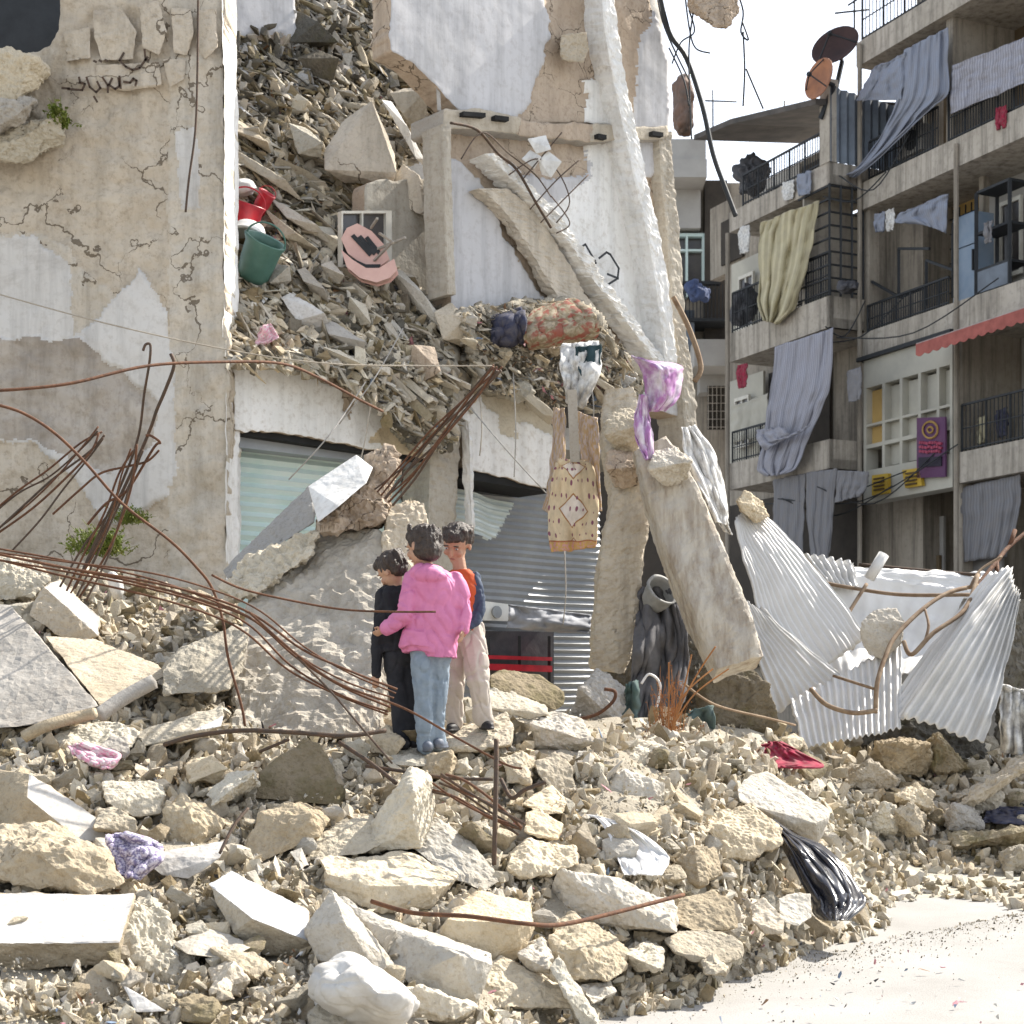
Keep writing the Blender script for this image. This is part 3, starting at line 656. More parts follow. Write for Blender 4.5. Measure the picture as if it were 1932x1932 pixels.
mb = MB(); fb(mb,1310,640,1390,690,41,42.5); fb(mb,1320,690,1372,740,42.2,42.8); mb.build('lower_wall', M['white2'], AB3)
f = MB(); fb(f,1335,728,1368,810,42.1,42.18); wf = f.build('window', M['shop_shade'], AB3)
mb = MB()
for k in range(5): fb(mb,1336+k*8,728,1337+k*8,810,42.02,42.06); 
for k in range(6): fb(mb,1335,730+k*15,1368,731+k*15,42.03,42.07)
mb.build('window_grille', M['facade2'], wf)

wall('shop_back_wall', FP, [(930,640),(1262,640),(1262,1420),(930,1420)], [], [M['shop_shade'], M['shop_shade']], 14, .2, 2, RB, off=1.6)  # wall coloured dark to stand in for shade behind the pillars

# unseen house added at right, sized to shade the rubble before the metal sheets
NB = empty('shade_house', onp(PA, 2400, HZ)-Vector((0,0,1.5)), 'plain unseen house added beyond the right edge to shade the rubble', 'house')
mb = MB(); bx(mb, PA, 2160, 2800, 0, 11.2, -7, -.3); mb.build('wall', M['facade'], NB)
for z in (3.2, 6.2, 9.2):
    mb = MB(); bx(mb, PA, 2160, 2800, z, z+.4, -.29, .3); mb.build('balcony_slab', M['facade2'], NB)
    for u in (2260, 2440, 2640):
        mb = MB(); bx(mb, PA, u, u+60, z+.9, z+2.2, -.29, -.25); mb.build('window', M['glass'], NB)
# ------------------------------------------------------------------ broken blocks, traced facet by facet
def hull_bm(points, res, rough, seed=0, paint=None, soft=.35):
    bm = bmesh.new()
    for p in points: bm.verts.new(p)
    r = bmesh.ops.convex_hull(bm, input=bm.verts[:])
    for v in [v for v in bm.verts if not v.link_faces]: bm.verts.remove(v)
    bmesh.ops.dissolve_limit(bm, angle_limit=math.radians(14), verts=bm.verts[:], edges=bm.edges[:])
    bm.normal_update()
    if paint is not None:
        d = Vector(paint).normalized()
        for f in bm.faces:
            if f.normal.dot(d) > .86: f.material_index = 1
    for _ in range(7):
        bmesh.ops.triangulate(bm, faces=[f for f in bm.faces if len(f.verts) > 3])
        es = [e for e in bm.edges if e.calc_length() > res]
        if not es or len(bm.faces) > 16000: break
        bmesh.ops.subdivide_edges(bm, edges=es, cuts=1)
    bmesh.ops.triangulate(bm, faces=[f for f in bm.faces if len(f.verts) > 3])
    if soft: bmesh.ops.smooth_vert(bm, verts=bm.verts[:], factor=soft, use_axis_x=True, use_axis_y=True, use_axis_z=True)
    bm.normal_update()
    for v in bm.verts:
        pm = all(f.material_index == 1 for f in v.link_faces)
        edge = any(f.material_index == 1 for f in v.link_faces) and not pm
        a = rough*(.12 if pm else .8 if edge else 1)
        c = v.co; d = a*(1.0*fz(c, 4, 3, seed)+.6*fz(c, 15, 3, seed+5)+.3*fz(c, 45, 2, seed+7)); d2 = a*.5*(abs(nz(c, 9, seed+8))-.3)
        v.co = c+v.normal*(d-d2)
    return bm
HERO = []
def chunk(name, label, cat, D, pts_, T=.3, mat='lime', paint=None, rough=.016, res=None, pm='paint', group=None, parent=None, back=.85, low=0):
    HERO.append([(p[0], p[1]) for p in pts_])
    if D is None:
        b = max(pts_, key=lambda p: p[1]); D = hit(b[0], min(b[1], 1925)) or 8
        D -= .05
    fr = [P(p[0], p[1], D+(p[2] if len(p) > 2 else 0)) for p in pts_]
    cu = sum(p[0] for p in pts_)/len(pts_); cv = sum(p[1] for p in pts_)/len(pts_)
    mx = max([(p[2] if len(p) > 2 else 0) for p in pts_])
    bk = [P(cu+(p[0]-cu)*back, cv+low+(p[1]-cv)*back, D+mx+T) for p in pts_]
    size = max((a-b).length for a in fr for b in fr)
    bm = hull_bm(fr+bk, res or max(.014, size/34), rough, hash(label or name) % 97 if False else len(name)+D*3, paint)
    me = bpy.data.meshes.new(name); bmesh.ops.recalc_face_normals(bm, faces=bm.faces[:]); bm.to_mesh(me); bm.free()
    o = link(name, me, [M[mat], M[pm]], parent)
    if parent is None: tag(o, label, cat, group)
    return o
UPR = (.35,-.45,.8)
def r6(x, y, d=0): return (579.6+x/3, 1352.4+y/3, d)
def r5(x, y, d=0): return (x*.3667, 1223.6+y*.3667, d)
def r7(x, y, d=0): return (1223.6+x*.3667, 1223.6+y*.3667, d)
chunk('painted_slab', 'wide white painted slab lying flat at the lower left edge of the pile', 'slab', 6.35, [(-45,1687,.42),(253,1686,.42),(227,1778,0),(-45,1781,0),(-40,1840,.05),(222,1818,.05)], .3, 'ochre', (0,-.55,.83), .012, back=.9)
chunk('rough_boulder', 'long rough brown boulder just above the flat white slab at lower left', 'boulder', 7.0, [(-50,1560,.3),(100,1560,.3),(200,1610,.15),(235,1665,.1),(170,1692,0),(130,1690,0),(-50,1650,0),(60,1600,.0)], .4, 'ochre', None, .03)
chunk('painted_block', 'tilted block with one narrow white painted side pointing right, upper left of pile', 'block', 7.7, [r5(150,640,.1),r5(530,890,.15),r5(548,1000,.08),r5(420,990,0),r5(140,765,0),(-30,1450,.2),(-30,1560,.1),(20,1562,0)], .3, 'ochre', (.25,-.85,.45), .012)
chunk('stone_block', 'squarish tan stone block right of the tilted white sided block', 'block', 8.1, [r5(530,690,.15),r5(760,680,.2),r5(840,700,.2),r5(850,760,.1),r5(830,850,.05),r5(680,870,0),r5(545,790,0)], .25, 'lime')
chunk('pitted_rock', 'pitted pointed rock with a bright right face, left of centre', 'rock', 8.0, [r5(850,820,.1),r5(930,740,.2),r5(1080,800,.25),r5(1170,880,.2),r5(1060,1010,.05),r5(1010,1052,0),r5(890,1058,0),r5(820,1000,.05),r5(980,850,0)], .3, 'lime', rough=.025)
chunk('boulder', 'large smooth tan boulder leaning right below the mossy slab', 'boulder', 7.9, [r5(1230,1090,.05),r5(1260,1000,.1),r5(1340,850,.2),r5(1480,790,.3),r5(1600,800,.35),r5(1700,880,.25),r5(1640,970,.1),r5(1430,1060,0),r5(1290,1110,0),r5(1600,860,.1)], .35, 'ochre', rough=.02)
chunk('mossy_slab', 'pointed slab with green moss on its face above the tan boulder', 'slab', 8.7, [(490,1455,.1),(540,1425,.2),(575,1396,.25),(602,1402,.25),(656,1500,.1),(640,1520,0),(560,1515,0),(480,1505,0)], .25, 'mossy', rough=.015)
chunk('standing_rock', 'tall standing rock with a brown left face and bright right face at centre', 'rock', 8.05, [r6(540,360,.05),r6(590,275,.15),r6(700,340,.25),r6(722,480,.25),r6(705,600,.15),r6(640,740,0),(700,1606,0),r6(355,700,.1),r6(370,600,.1),r6(600,420,-.05),r6(600,600,-.05)], .3, 'lime', rough=.02)
chunk('long_boulder', 'low elongated boulder lying against the left foot of the standing rock', 'boulder', 7.95, [r6(0,700,.1),r6(150,615,.2),r6(370,560,.3),r6(460,700,.1),r6(330,770,0),r6(20,805,0),r6(-30,760,.05)], .3, 'lime')
chunk('big_slab', 'thick tan slab with a bright flat top and olive front, middle of the pile', 'slab', 7.5, [r6(75,810,.25),r6(250,775,.45),r6(560,765,.5),r6(850,900,.35),r6(810,955,.15),r6(700,1065,.1),r6(430,1115,0),r6(330,1085,0),r6(150,1005,.05),r6(120,895,.05),r6(360,960,0),r6(700,960,.05)], .3, 'lime', rough=.02)
chunk('sloping_slab', 'long pale slab sloping down to the right behind the thick tan slab', 'slab', 7.9, [r6(640,610,.4),r6(720,560,.45),r6(900,690,.4),r6(1100,930,.15),r6(1010,990,.05),r6(790,900,.05),r6(600,740,.2)], .3, 'lime2', rough=.018)
chunk('painted_block', 'white painted block with two bright faces, lower left of centre', 'block', 6.75, [r5(1070,1210,.3),r5(1190,1145,.45),r5(1590,1350,.3),r5(1585,1505,.05),r5(1300,1390,-.02),r5(1200,1460,.05),r5(1370,1590,.1),r5(1610,1590,.15)], .25, 'ochre', (.35,-.45,.82), .01)
chunk('pointed_block', 'pointed wedge block with a long pale right face beside the white painted block', 'block', 6.65, [r6(-20,1200,.1),r6(140,985,.2),r6(215,1165,0),r6(185,1390,0),r6(50,1370,.05),r6(565,1480,.15),r6(440,1510,.05),r6(240,1080,.15)], .3, 'lime2', rough=.012)
chunk('long_beam', 'long pale beam with a bright narrow top running down right through the foreground', 'beam', 6.7, [r6(225,1065,.5),r6(330,1085,.55),r6(740,1225,.45),r6(1045,1340,.3),r6(1050,1405,.15),r6(960,1625,.1),r6(700,1645,.05),r6(560,1490,.05),r6(420,1260,.25),r6(330,1160,.35),r6(860,1340,.0)], .25, 'lime2', rough=.012)
chunk('stone_block', 'peach fronted block with a bright flat top right of the thick tan slab', 'block', 7.25, [r6(830,1040,.45),r6(990,985,.5),r6(1260,1050,.5),r6(1285,1190,.15),r6(1180,1405,.1),r6(1050,1395,0),r6(755,1225,0),r6(800,1150,0),r6(1200,1165,.0)], .25, 'lime', rough=.014)
chunk('boulder', 'large pale angular boulder above the thin leaning shard, lower centre right', 'boulder', 7.35, [r6(1400,1170,.25),r6(1500,1130,.4),r6(1690,1200,.4),r6(1815,1330,.3),r6(1800,1445,.1),r6(1700,1500,0),r6(1520,1490,0),r6(1350,1480,.05),r6(1370,1260,.1),r6(1560,1330,.05)], .3, 'lime', rough=.028)
chunk('thin_shard', 'thin pale shard leaning down to the road edge at the bottom centre', 'shard', 6.95, [r6(1375,1425,.1),r6(1420,1335,.15),r6(1500,1480,.08),r6(1655,1745,0),r6(1540,1750,0),r6(1470,1590,0)], .1, 'lime')
chunk('long_beam', 'low rough beam end lying behind the thin leaning shard', 'beam', 7.0, [r6(1000,1400,.15),r6(1100,1350,.25),r6(1310,1480,.2),r6(1520,1570,.1),r6(1500,1650,.05),r6(1250,1650,0),r6(960,1620,.0)], .2, 'lime', rough=.022)
chunk('olive_block', 'olive brown block at the right foot of the pile near the road', 'block', 8.1, [r7(150,1290,.2),r7(330,1250,.3),r7(430,1310,.2),r7(460,1435,.1),r7(250,1460,0),r7(120,1400,.05)], .25, 'ochre')
chunk('smooth_boulder', 'smooth rounded olive boulder resting on the road edge at right of the pile', 'boulder', 7.85, [r7(90,1500,.1),r7(160,1450,.2),r7(280,1435,.25),r7(420,1470,.2),r7(485,1520,.15),r7(480,1585,.1),r7(400,1615,0),r7(220,1605,0),r7(130,1560,0)], .3, 'ochre', rough=.014)
chunk('pale_block', 'pale yellowish cube block left of the black plastic bag', 'block', 8.8, [r7(670,1285,.15),r7(750,1255,.2),r7(835,1260,.2),r7(838,1385,.1),r7(770,1425,0),r7(680,1400,0)], .2, 'lime2', rough=.01)
chunk('light_block', 'small pale block with a white top just left of the yellowish cube block', 'block', 8.5, [r7(520,1330,.1),r7(590,1290,.15),r7(680,1380,.1),r7(680,1460,0),r7(600,1470,0),r7(530,1400,0)], .2, 'lime2')
chunk('yellow_block', 'long yellowish white block lying at right above the black plastic bag', 'block', 10.3, [r7(520,650,.3),r7(610,628,.4),r7(780,740,.35),r7(940,835,.2),r7(925,870,.1),r7(870,1000,.1),r7(755,900,.0),r7(470,785,.0),r7(455,720,.1),r7(860,900,.0)], .25, 'lime2', (-.2,-.75,.5), .012)
chunk('white_block', 'small bright white block standing left of the long yellowish block', 'block', 10.2, [r7(160,690,.05),r7(220,672,.1),r7(300,760,.05),r7(292,835,0),r7(165,822,0)], .15, 'paint', rough=.006)
chunk('layered_rock', 'crumbly layered rock above the white plastic sheet at right of the pile', 'rock', 9.6, [(1330,1560,.1),(1350,1530,.3),(1420,1515,.35),(1470,1560,.25),(1478,1590,.1),(1420,1620,0),(1365,1615,0)], .3, 'lime', rough=.03)
chunk('tan_slab', 'tilted tan slab standing beside the bundle of rods at centre right', 'slab', 9.2, [r6(1290,260,.1),r6(1400,195,.2),r6(1500,280,.15),r6(1512,500,.05),r6(1440,510,0),r6(1300,310,0)], .2, 'ochre')
chunk('round_rock', 'rounded rock with a bright face right of the upright steel rod', 'rock', 8.7, [r6(1215,495,.05),r6(1280,440,.15),r6(1385,388,.25),r6(1475,460,.15),r6(1450,545,0),r6(1340,555,0)], .25, 'lime')
chunk('stone_block', 'small tan block under the rounded rock, right of the rod bundle tip', 'block', 8.4, [r6(1235,540,.1),r6(1320,520,.2),r6(1440,610,.15),r6(1420,690,0),r6(1300,690,0),r6(1230,650,0)], .2, 'lime')
chunk('lumpy_rock', 'lumpy peach coloured rock below the upright steel rod', 'rock', 8.1, [r6(1150,780,.1),r6(1270,700,.25),r6(1510,740,.3),r6(1535,830,.15),r6(1400,900,.05),r6(1200,910,0),r6(1140,860,0)], .3, 'lime', rough=.028)
chunk('flat_slab', 'rounded greenish slab, upper one of the stacked pair behind the children', 'slab', 10.2, [(925,1275,.1),(950,1265,.3),(1020,1275,.3),(1060,1300,.2),(1064,1328,.1),(1050,1340,.05),(1000,1320,.0),(925,1297,0)], .3, 'mossy', rough=.012)
chunk('flat_slab', 'tan slab, lower one of the stacked pair behind the children', 'slab', 10.0, [(915,1298,.2),(960,1300,.25),(1030,1330,.2),(1034,1348,0),(1000,1356,0),(920,1335,0)], .3, 'lime', rough=.012)
chunk('concrete_slab', 'huge flat grey slab sloping down from the left edge of the picture', 'slab', 9.0, [(-60,1135,1.2),(20,1140,1.2),(78,1192,.8),(187,1332,.1),(120,1358,0),(30,1372,-.05),(-60,1375,0)], .2, 'grey', rough=.01)
chunk('concrete_slab', 'wide pale slab lit on top, lying behind the huge grey slab at left', 'slab', 9.4, [(85,1200,.9),(180,1205,1.0),(300,1255,.7),(312,1275,.5),(192,1335,0),(150,1290,.3)], .22, 'lime2', rough=.012)
chunk('split_block', 'white topped split block perched high on the left of the pile', 'block', 10.6, [(84,1108,.1),(112,1094,.25),(150,1125,.25),(186,1165,.2),(185,1200,.05),(130,1213,0),(55,1162,0),(60,1140,.05)], .3, 'lime2', (.2,-.4,.85), .02)
chunk('rock', 'rough grey rock at the left edge above the split block', 'rock', 11.0, [(-30,1060,.1),(30,1052,.2),(75,1060,.2),(92,1095,.1),(60,1125,0),(-30,1135,0)], .4, 'lime', rough=.035)
chunk('ochre_slab', 'large ochre slab leaning against the foot of the big leaning wall', 'slab', 9.6, [(305,1262,.1),(345,1225,.35),(445,1178,.6),(472,1185,.6),(455,1270,.3),(430,1300,.05),(310,1312,0)], .35, 'ochre', rough=.02)
chunk('stone_block', 'oblong tan block with a white end below the ochre slab', 'block', 9.1, [r5(700,425,.2),r5(760,400,.35),r5(985,345,.35),r5(1140,300,.35),r5(1150,345,.2),r5(1135,400,.1),r5(1000,425,0),r5(960,480,0),r5(740,500,0)], .25, 'lime', (.5,-.3,.8), .015)
chunk('flat_rock', 'flat tan rock between the pink cloth scrap and the huge grey slab', 'rock', 9.0, [(100,1388,.15),(180,1362,.25),(225,1362,.25),(262,1385,.15),(250,1410,0),(160,1412,0),(95,1405,0)], .3, 'lime', rough=.02)
chunk('stone_block', 'small grey wedge just right of the pink cloth scrap', 'block', 8.75, [(185,1412,0),(210,1388,.1),(240,1388,.1),(246,1420,0),(235,1432,0)], .15, 'grey')
chunk('pale_fragment', 'thin curved white fragment below the pitted pointed rock', 'fragment', 7.35, [r5(720,1080,.1),r5(790,1050,.2),r5(960,1060,.2),r5(1165,990,.2),r5(1135,1075,.05),r5(970,1185,0),r5(830,1165,0)], .07, 'paint', rough=.006)
chunk('sandy_mass', 'crumbling sandy lump right of the flat white slab', 'rubble lump', 6.5, [r5(690,1300,.3),r5(800,1290,.35),r5(880,1400,.3),r5(980,1640,.1),r5(900,1700,.0),r5(800,1720,0),r5(700,1600,0),r5(640,1480,.1)], .3, 'lime', rough=.045)
chunk('flat_fragment', 'flat pale tile like fragment under the white painted block', 'fragment', 6.5, [r5(900,1520,.15),r5(1080,1440,.3),r5(1300,1530,.2),r5(1180,1600,.0),r5(960,1570,.0)], .05, 'lime2', rough=.008)
chunk('white_triangle', 'white triangular shard at the very bottom left', 'shard', 5.95, [r5(640,1740,.1),r5(700,1790,.1),r5(860,1865,.0),r5(700,1870,0)], .06, 'paint', rough=.005)
chunk('mossy_rock', 'dark mossy rock at the bottom edge left of the white sack', 'rock', 5.9, [r5(900,1800,.05),r5(960,1780,.1),r5(1110,1790,.15),r5(1125,1860,.05),r5(1080,1925,0),r5(930,1925,0)], .2, 'mossy', rough=.02)
chunk('tan_rock', 'tan rock at the bottom edge beneath the white sack', 'rock', 6.0, [r6(0,1680,.05),r6(60,1640,.1),r6(200,1640,.15),r6(235,1700,.05),r6(210,1760,0),r6(0,1770,0)], .2, 'ochre')
chunk('brown_rock', 'angular brown rock under the edge of the flat white slab', 'rock', 6.1, [(148,1852,.1),(190,1825,.15),(235,1860,.1),(215,1890,0),(165,1900,0)], .25, 'ochre', rough=.02)
chunk('rubble_bank', 'dark earthy bank under the flat white slab at the bottom left corner', 'rubble bank', 5.75, [(-60,1880,.3),(60,1890,.35),(190,1905,.2),(240,1950,0),(-60,1960,0)], .4, 'mossy', rough=.04)
for i, (nm, lb, ps, D, mt) in enumerate([
 ('tan_rock','tan rock with a dark hollow beneath, left of the white painted block',[(185,1530),(215,1520),(255,1548),(252,1570),(205,1578),(178,1562)],7.75,'ochre'),
 ('rock','blocky tan rock touching the white plastic sheet at its lower left',[(1015,1575),(1060,1570),(1100,1590),(1092,1640),(1030,1645),(1000,1610)],8.7,'lime'),
 ('pale_slab','broad pale slab above the white plastic sheet in bright sun',[(1120,1475),(1180,1452),(1250,1480),(1262,1525),(1180,1545),(1110,1520)],9.4,'lime2'),
 ('rock','knobbly tan rock just above the standing rock, right of the children',[(795,1430),(850,1418),(870,1445),(850,1470),(800,1465)],9.1,'ochre'),
 ('rock','round tan rock between the steel rod and the stacked pair of slabs',[(945,1430),(985,1418),(1010,1440),(1000,1480),(955,1478)],9.2,'lime'),
 ('rock','pale crumbly rock right of the stacked pair of slabs',[(1000,1365),(1040,1345),(1095,1360),(1120,1400),(1070,1425),(1010,1410)],9.9,'lime2'),
 ('rock','broad sunlit rock left of the small bright white block',[(1150,1410),(1200,1395),(1250,1410),(1255,1445),(1190,1460),(1145,1445)],10.1,'lime'),
 ('rock','greenish pale rock in front of the dry orange weed',[(1195,1420),(1230,1405),(1258,1420),(1262,1450),(1215,1455)],10.0,'mossy'),
 ('slab','leaning pale slab between the layered rock and the olive block',[(1020,1700),(1060,1640),(1140,1650),(1270,1700),(1280,1760),(1190,1745),(1060,1740)],8.0,'lime2'),
 ('rock','brown faced rock left of the olive block',[(1265,1640),(1310,1600),(1345,1600),(1362,1650),(1320,1670)],8.9,'ochre'),
 ('rock','small brown rock between the smooth olive boulder and the road',[(1320,1815),(1345,1800),(1380,1812),(1370,1835),(1330,1838)],7.75,'ochre'),
 ('rock','brown rock on the road edge left of the smooth olive boulder',[(1180,1800),(1215,1775),(1255,1790),(1250,1830),(1200,1838)],7.6,'lime'),
 ('tile_shard','flat pale shard lying on the road by the thin leaning shard',[(1090,1860),(1150,1850),(1160,1870),(1120,1892),(1095,1885)],7.3,'lime2'),
 ('rock','long tan rock above the smooth tan boulder, left of the standing rock',[(390,1500),(430,1465),(480,1455),(490,1480),(440,1510),(400,1520)],8.3,'lime'),
 ('rock','dusty tan rock left of the mossy slab',[(350,1440),(400,1425),(430,1450),(415,1475),(360,1475)],8.6,'lime'),
 ('rock','pale stone with a white face below the flat tile like fragment',[(395,1830),(440,1815),(470,1850),(455,1880),(400,1875)],6.3,'lime2'),
 ('rock','grey stone at the bottom edge right of the white sack',[(720,1880),(790,1862),(860,1880),(900,1900),(860,1925),(740,1930)],6.5,'lime'),
 ('rock','squared tan stone wedged beneath the peach fronted block',[(980,1800),(1020,1770),(1045,1800),(1035,1830),(990,1828)],7.2,'lime2'),
 ('rock','brown stone in the shade beneath the white painted block',[(400,1790),(450,1780),(500,1815),(490,1850),(430,1848)],6.5,'ochre'),
 ('rock','pointed tan rock at right of the big leaning wall foot',[(690,1395),(730,1370),(760,1400),(745,1425),(700,1422)],9.2,'lime')]):
    chunk(nm, lb, 'rock' if 'slab' not in nm else 'slab', D, [(a, b, .12*math.sin(k*2.1+i)+ (.12 if b < sum(q[1] for q in ps)/len(ps) else 0)) for k, (a, b) in enumerate(ps)], .28, mt, rough=.022)
# right rear rubble, in front of the metal sheets
for i, (lb, ps, mt) in enumerate([
 ('large square brown boulder right of the crimson cloth',[(1650,1400),(1700,1395),(1755,1405),(1765,1440),(1740,1465),(1680,1460),(1645,1430)],'ochre'),
 ('upright yellowish slab leaning behind the brown boulder',[(1740,1402),(1768,1382),(1830,1450),(1800,1462),(1765,1455)],'mossy'),
 ('pale flat topped rock right below the crimson cloth',[(1588,1450),(1640,1438),(1700,1470),(1690,1490),(1600,1485)],'lime2'),
 ('square cut block standing in the shaded rubble at right',[(1640,1548),(1668,1515),(1690,1522),(1688,1570),(1642,1570)],'lime'),
 ('tan rock right of the square cut block',[(1690,1530),(1720,1515),(1745,1540),(1735,1570),(1692,1572)],'ochre'),
 ('broad grey rock in the middle of the shaded rubble',[(1690,1500),(1730,1480),(1760,1495),(1755,1525),(1700,1528)],'lime'),
 ('pale rock at the right edge above the dark blue cloth',[(1800,1500),(1850,1480),(1890,1500),(1870,1530),(1815,1535)],'lime2'),
 ('long olive kerb like slab at the right edge below the dark blue cloth',[(1790,1575),(1860,1560),(1960,1562),(1960,1595),(1800,1598)],'mossy'),
 ('brown stone alone on the pale sand at the far right',[(1892,1612),(1925,1600),(1960,1615),(1955,1645),(1895,1640)],'ochre'),
 ('grey rounded rock near the foot of the metal sheets',[(1780,1545),(1800,1520),(1850,1530),(1850,1560),(1790,1565)],'grey'),
 ('long pale rail like slab rising to the right edge',[(1780,1540),(1850,1480),(1940,1425),(1945,1440),(1860,1505),(1790,1555)],'lime2')]):
    b = max(ps, key=lambda p: p[1]); D = hit(*b) or 15
    chunk('rubble_rock', lb, 'rock', D-.1, [(a, c, .2*math.sin(k*2.3+i)) for k, (a, c) in enumerate(ps)], .4, mt, rough=.04)
# ------------------------------------------------------------------ leaning wall in the middle, broken pillars
chunk('leaning_wall', 'big pale slab of fallen wall leaning behind the three children', 'wall slab', 10.0, [(432,1372,.1),(448,1250,.5),(470,1120,1.1),(520,1095,1.2),(600,1000,1.6),(640,975,1.6),(700,985,1.5),(725,1010,1.3),(735,1100,.9),(730,1240,.4),(720,1392,0),(620,1385,-.05),(440,1385,0)], .5, 'colconc', rough=.034, back=.92, res=.022)
chunk('broken_wall_top', 'jagged brown masonry piece on top of the leaning wall slab', 'masonry', 11.2, [(600,1000,.1),(640,965,.2),(680,915,.3),(705,858,.4),(735,852,.4),(742,890,.3),(735,945,.2),(715,990,.1),(650,1000,0)], .5, 'brown', rough=.06, back=.9)
chunk('painted_slab', 'grey and white slab leaning up right, its white face below the shutter', 'slab', 10.9, [(582,918,.3),(672,858,.5),(704,882,.45),(690,912,.2),(640,955,.0),(600,985,.0)], .14, 'wallwhite', None, .004, back=.97)
chunk('tilted_slab', 'long grey slab underside rising from the left to the leaning wall', 'slab', 11.5, [(420,1078,.4),(585,915,.4),(600,945,.3),(592,985,.1),(430,1092,.3)], .18, 'grey', rough=.012, back=.97)
chunk('wall_stump', 'pale rounded stump of wall right of the leaning wall slab', 'masonry', 11.0, [(722,1010,.2),(735,960,.4),(765,940,.45),(800,950,.4),(815,1020,.3),(800,1130,.1),(760,1200,0),(725,1200,0)], .5, 'lime2', rough=.03)
chunk('masonry_lump', 'cluster of yellowish stones stuck on the left shoulder of the leaning wall', 'masonry', 11.0, [(425,1110,.1),(470,1060,.3),(560,1020,.4),(600,1000,.3),(590,1040,.1),(500,1110,0),(440,1130,0)], .3, 'lime', rough=.06)
def pillar(name, label, spine, wds, D, mat, rough, nside=16, sq=7, ends=True):
    """broken pillar along a pixel line with given widths, roughly square in section"""
    bm = bmesh.new(); pts_ = catmull([P(a, b, D+d) for a, b, d in spine], 26); L = len(pts_); rings = []
    for i, p in enumerate(pts_):
        t = i/(L-1)*(len(wds)-1); k = min(int(t), len(wds)-2); wd = (wds[k]*(1-(t-k))+wds[k+1]*(t-k))/F*D/2
        d = (pts_[min(i+1,L-1)]-pts_[max(i-1,0)]).normalized(); x = Vector((1,0,0)); x = (x-d*x.dot(d)).normalized(); y = d.cross(x)
        ring = []
        for s in range(nside*3):
            a = 2*math.pi*s/(nside*3); c_, s_ = math.cos(a), math.sin(a)
            r = wd/((abs(c_)**sq+abs(s_)**sq)**(1/sq)); q = p+(x*c_+y*s_)*r
            q = q+(q-p).normalized()*rough*(.7*fz(q, 2.5)+.8*fz(q, 9)+.55*fz(q, 26))
            ring.append(bm.verts.new(q+d*.03*nz(q, 12)*(1 if i in (0, L-1) else 0)))
        rings.append(ring)
    n_ = nside*3
    for i in range(L-1):
        for k in range(n_): bm.faces.new([rings[i][k], rings[i][(k+1)%n_], rings[i+1][(k+1)%n_], rings[i+1][k]])
    bm.faces.new(rings[0][::-1]); bm.faces.new(rings[-1])
    o = from_bm(name, bm, M[mat]); return o
def strata():
    m, t, b = node_mat('split_concrete_pillar'); tc = t.nodes.new('ShaderNodeTexCoord'); mp = t.nodes.new('ShaderNodeMapping')
    mp.inputs['Rotation'].default_value = (0, math.radians(-18), 0); mp.inputs['Scale'].default_value = (7, 7, .7); t.links.new(tc.outputs['Object'], mp.inputs[0])
    n1 = noise_n(t, mp.outputs[0], 1.6, 8, .65); n2 = noise_n(t, tc.outputs['Object'], 5, 6, .6)
    c = mixc(t, ramp(t, n1, [(.34,(0,0,0)),(.62,(1,1,1))]), (.24,.19,.14), (.50,.45,.37)); c = mixc(t, ramp(t, n2, [(.45,(0,0,0)),(.7,(.6,.6,.6))]), c, (.42,.40,.37))
    t.links.new(c, b.inputs['Base Color']); b.inputs['Roughness'].default_value = .9
    bp = t.nodes.new('ShaderNodeBump'); bp.inputs['Strength'].default_value = .7; bp.inputs['Distance'].default_value = .04; t.links.new(n1, bp.inputs['Height']); t.links.new(bp.outputs[0], b.inputs['Normal'])
    return m
M['strata'] = strata()
tag(pillar('broken_pillar', '', [(1225,840,0),(1262,930,0),(1310,1060,-.1),(1360,1180,-.3),(1392,1262,-.4)], [62,98,108,104,92], 13.6, 'strata', .014), 'thick split pillar leaning left like a log beside the metal sheets', 'pillar')
tag(pillar('hanging_pillar', '', [(1168,735,.3),(1170,800,.3),(1180,880,.15),(1185,960,.0),(1168,1080,0),(1155,1200,0),(1146,1265,0)], [50,72,80,72,86,80,64], 14.2, 'colconc', .024), 'broken upright pillar hanging in front of the dark shop opening', 'pillar')
for lb, ps, D, mt in (
 ('crumbling brown stone, topmost piece of the hanging pillar',[(1150,780),(1190,770),(1215,800),(1205,850),(1165,855),(1145,820)],13.9,'lime'),
 ('brown stone lump on the hanging pillar below the topmost piece',[(1150,850),(1195,845),(1215,880),(1205,915),(1160,920),(1145,885)],13.9,'brown'),
 ('grey triangular slab propped at the foot of the hanging pillar',[(1150,1275),(1180,1300),(1175,1370),(1130,1392),(1080,1350),(1095,1300),(1125,1262)],12.6,'grey'),
 ('round pale stone at the head of the split leaning pillar',[(1235,850),(1270,845),(1305,870),(1300,905),(1255,915),(1225,885)],13.2,'lime2'),
 ('brown earth lump under the foot of the split leaning pillar',[(1330,1260),(1400,1245),(1450,1290),(1470,1370),(1420,1400),(1340,1380),(1310,1320)],14.2,'dark')):
    chunk('broken_stone', lb, 'stone', D, [(a, b, .15*math.sin(k*2.2)) for k, (a, b) in enumerate(ps)], .4, mt, rough=.03)
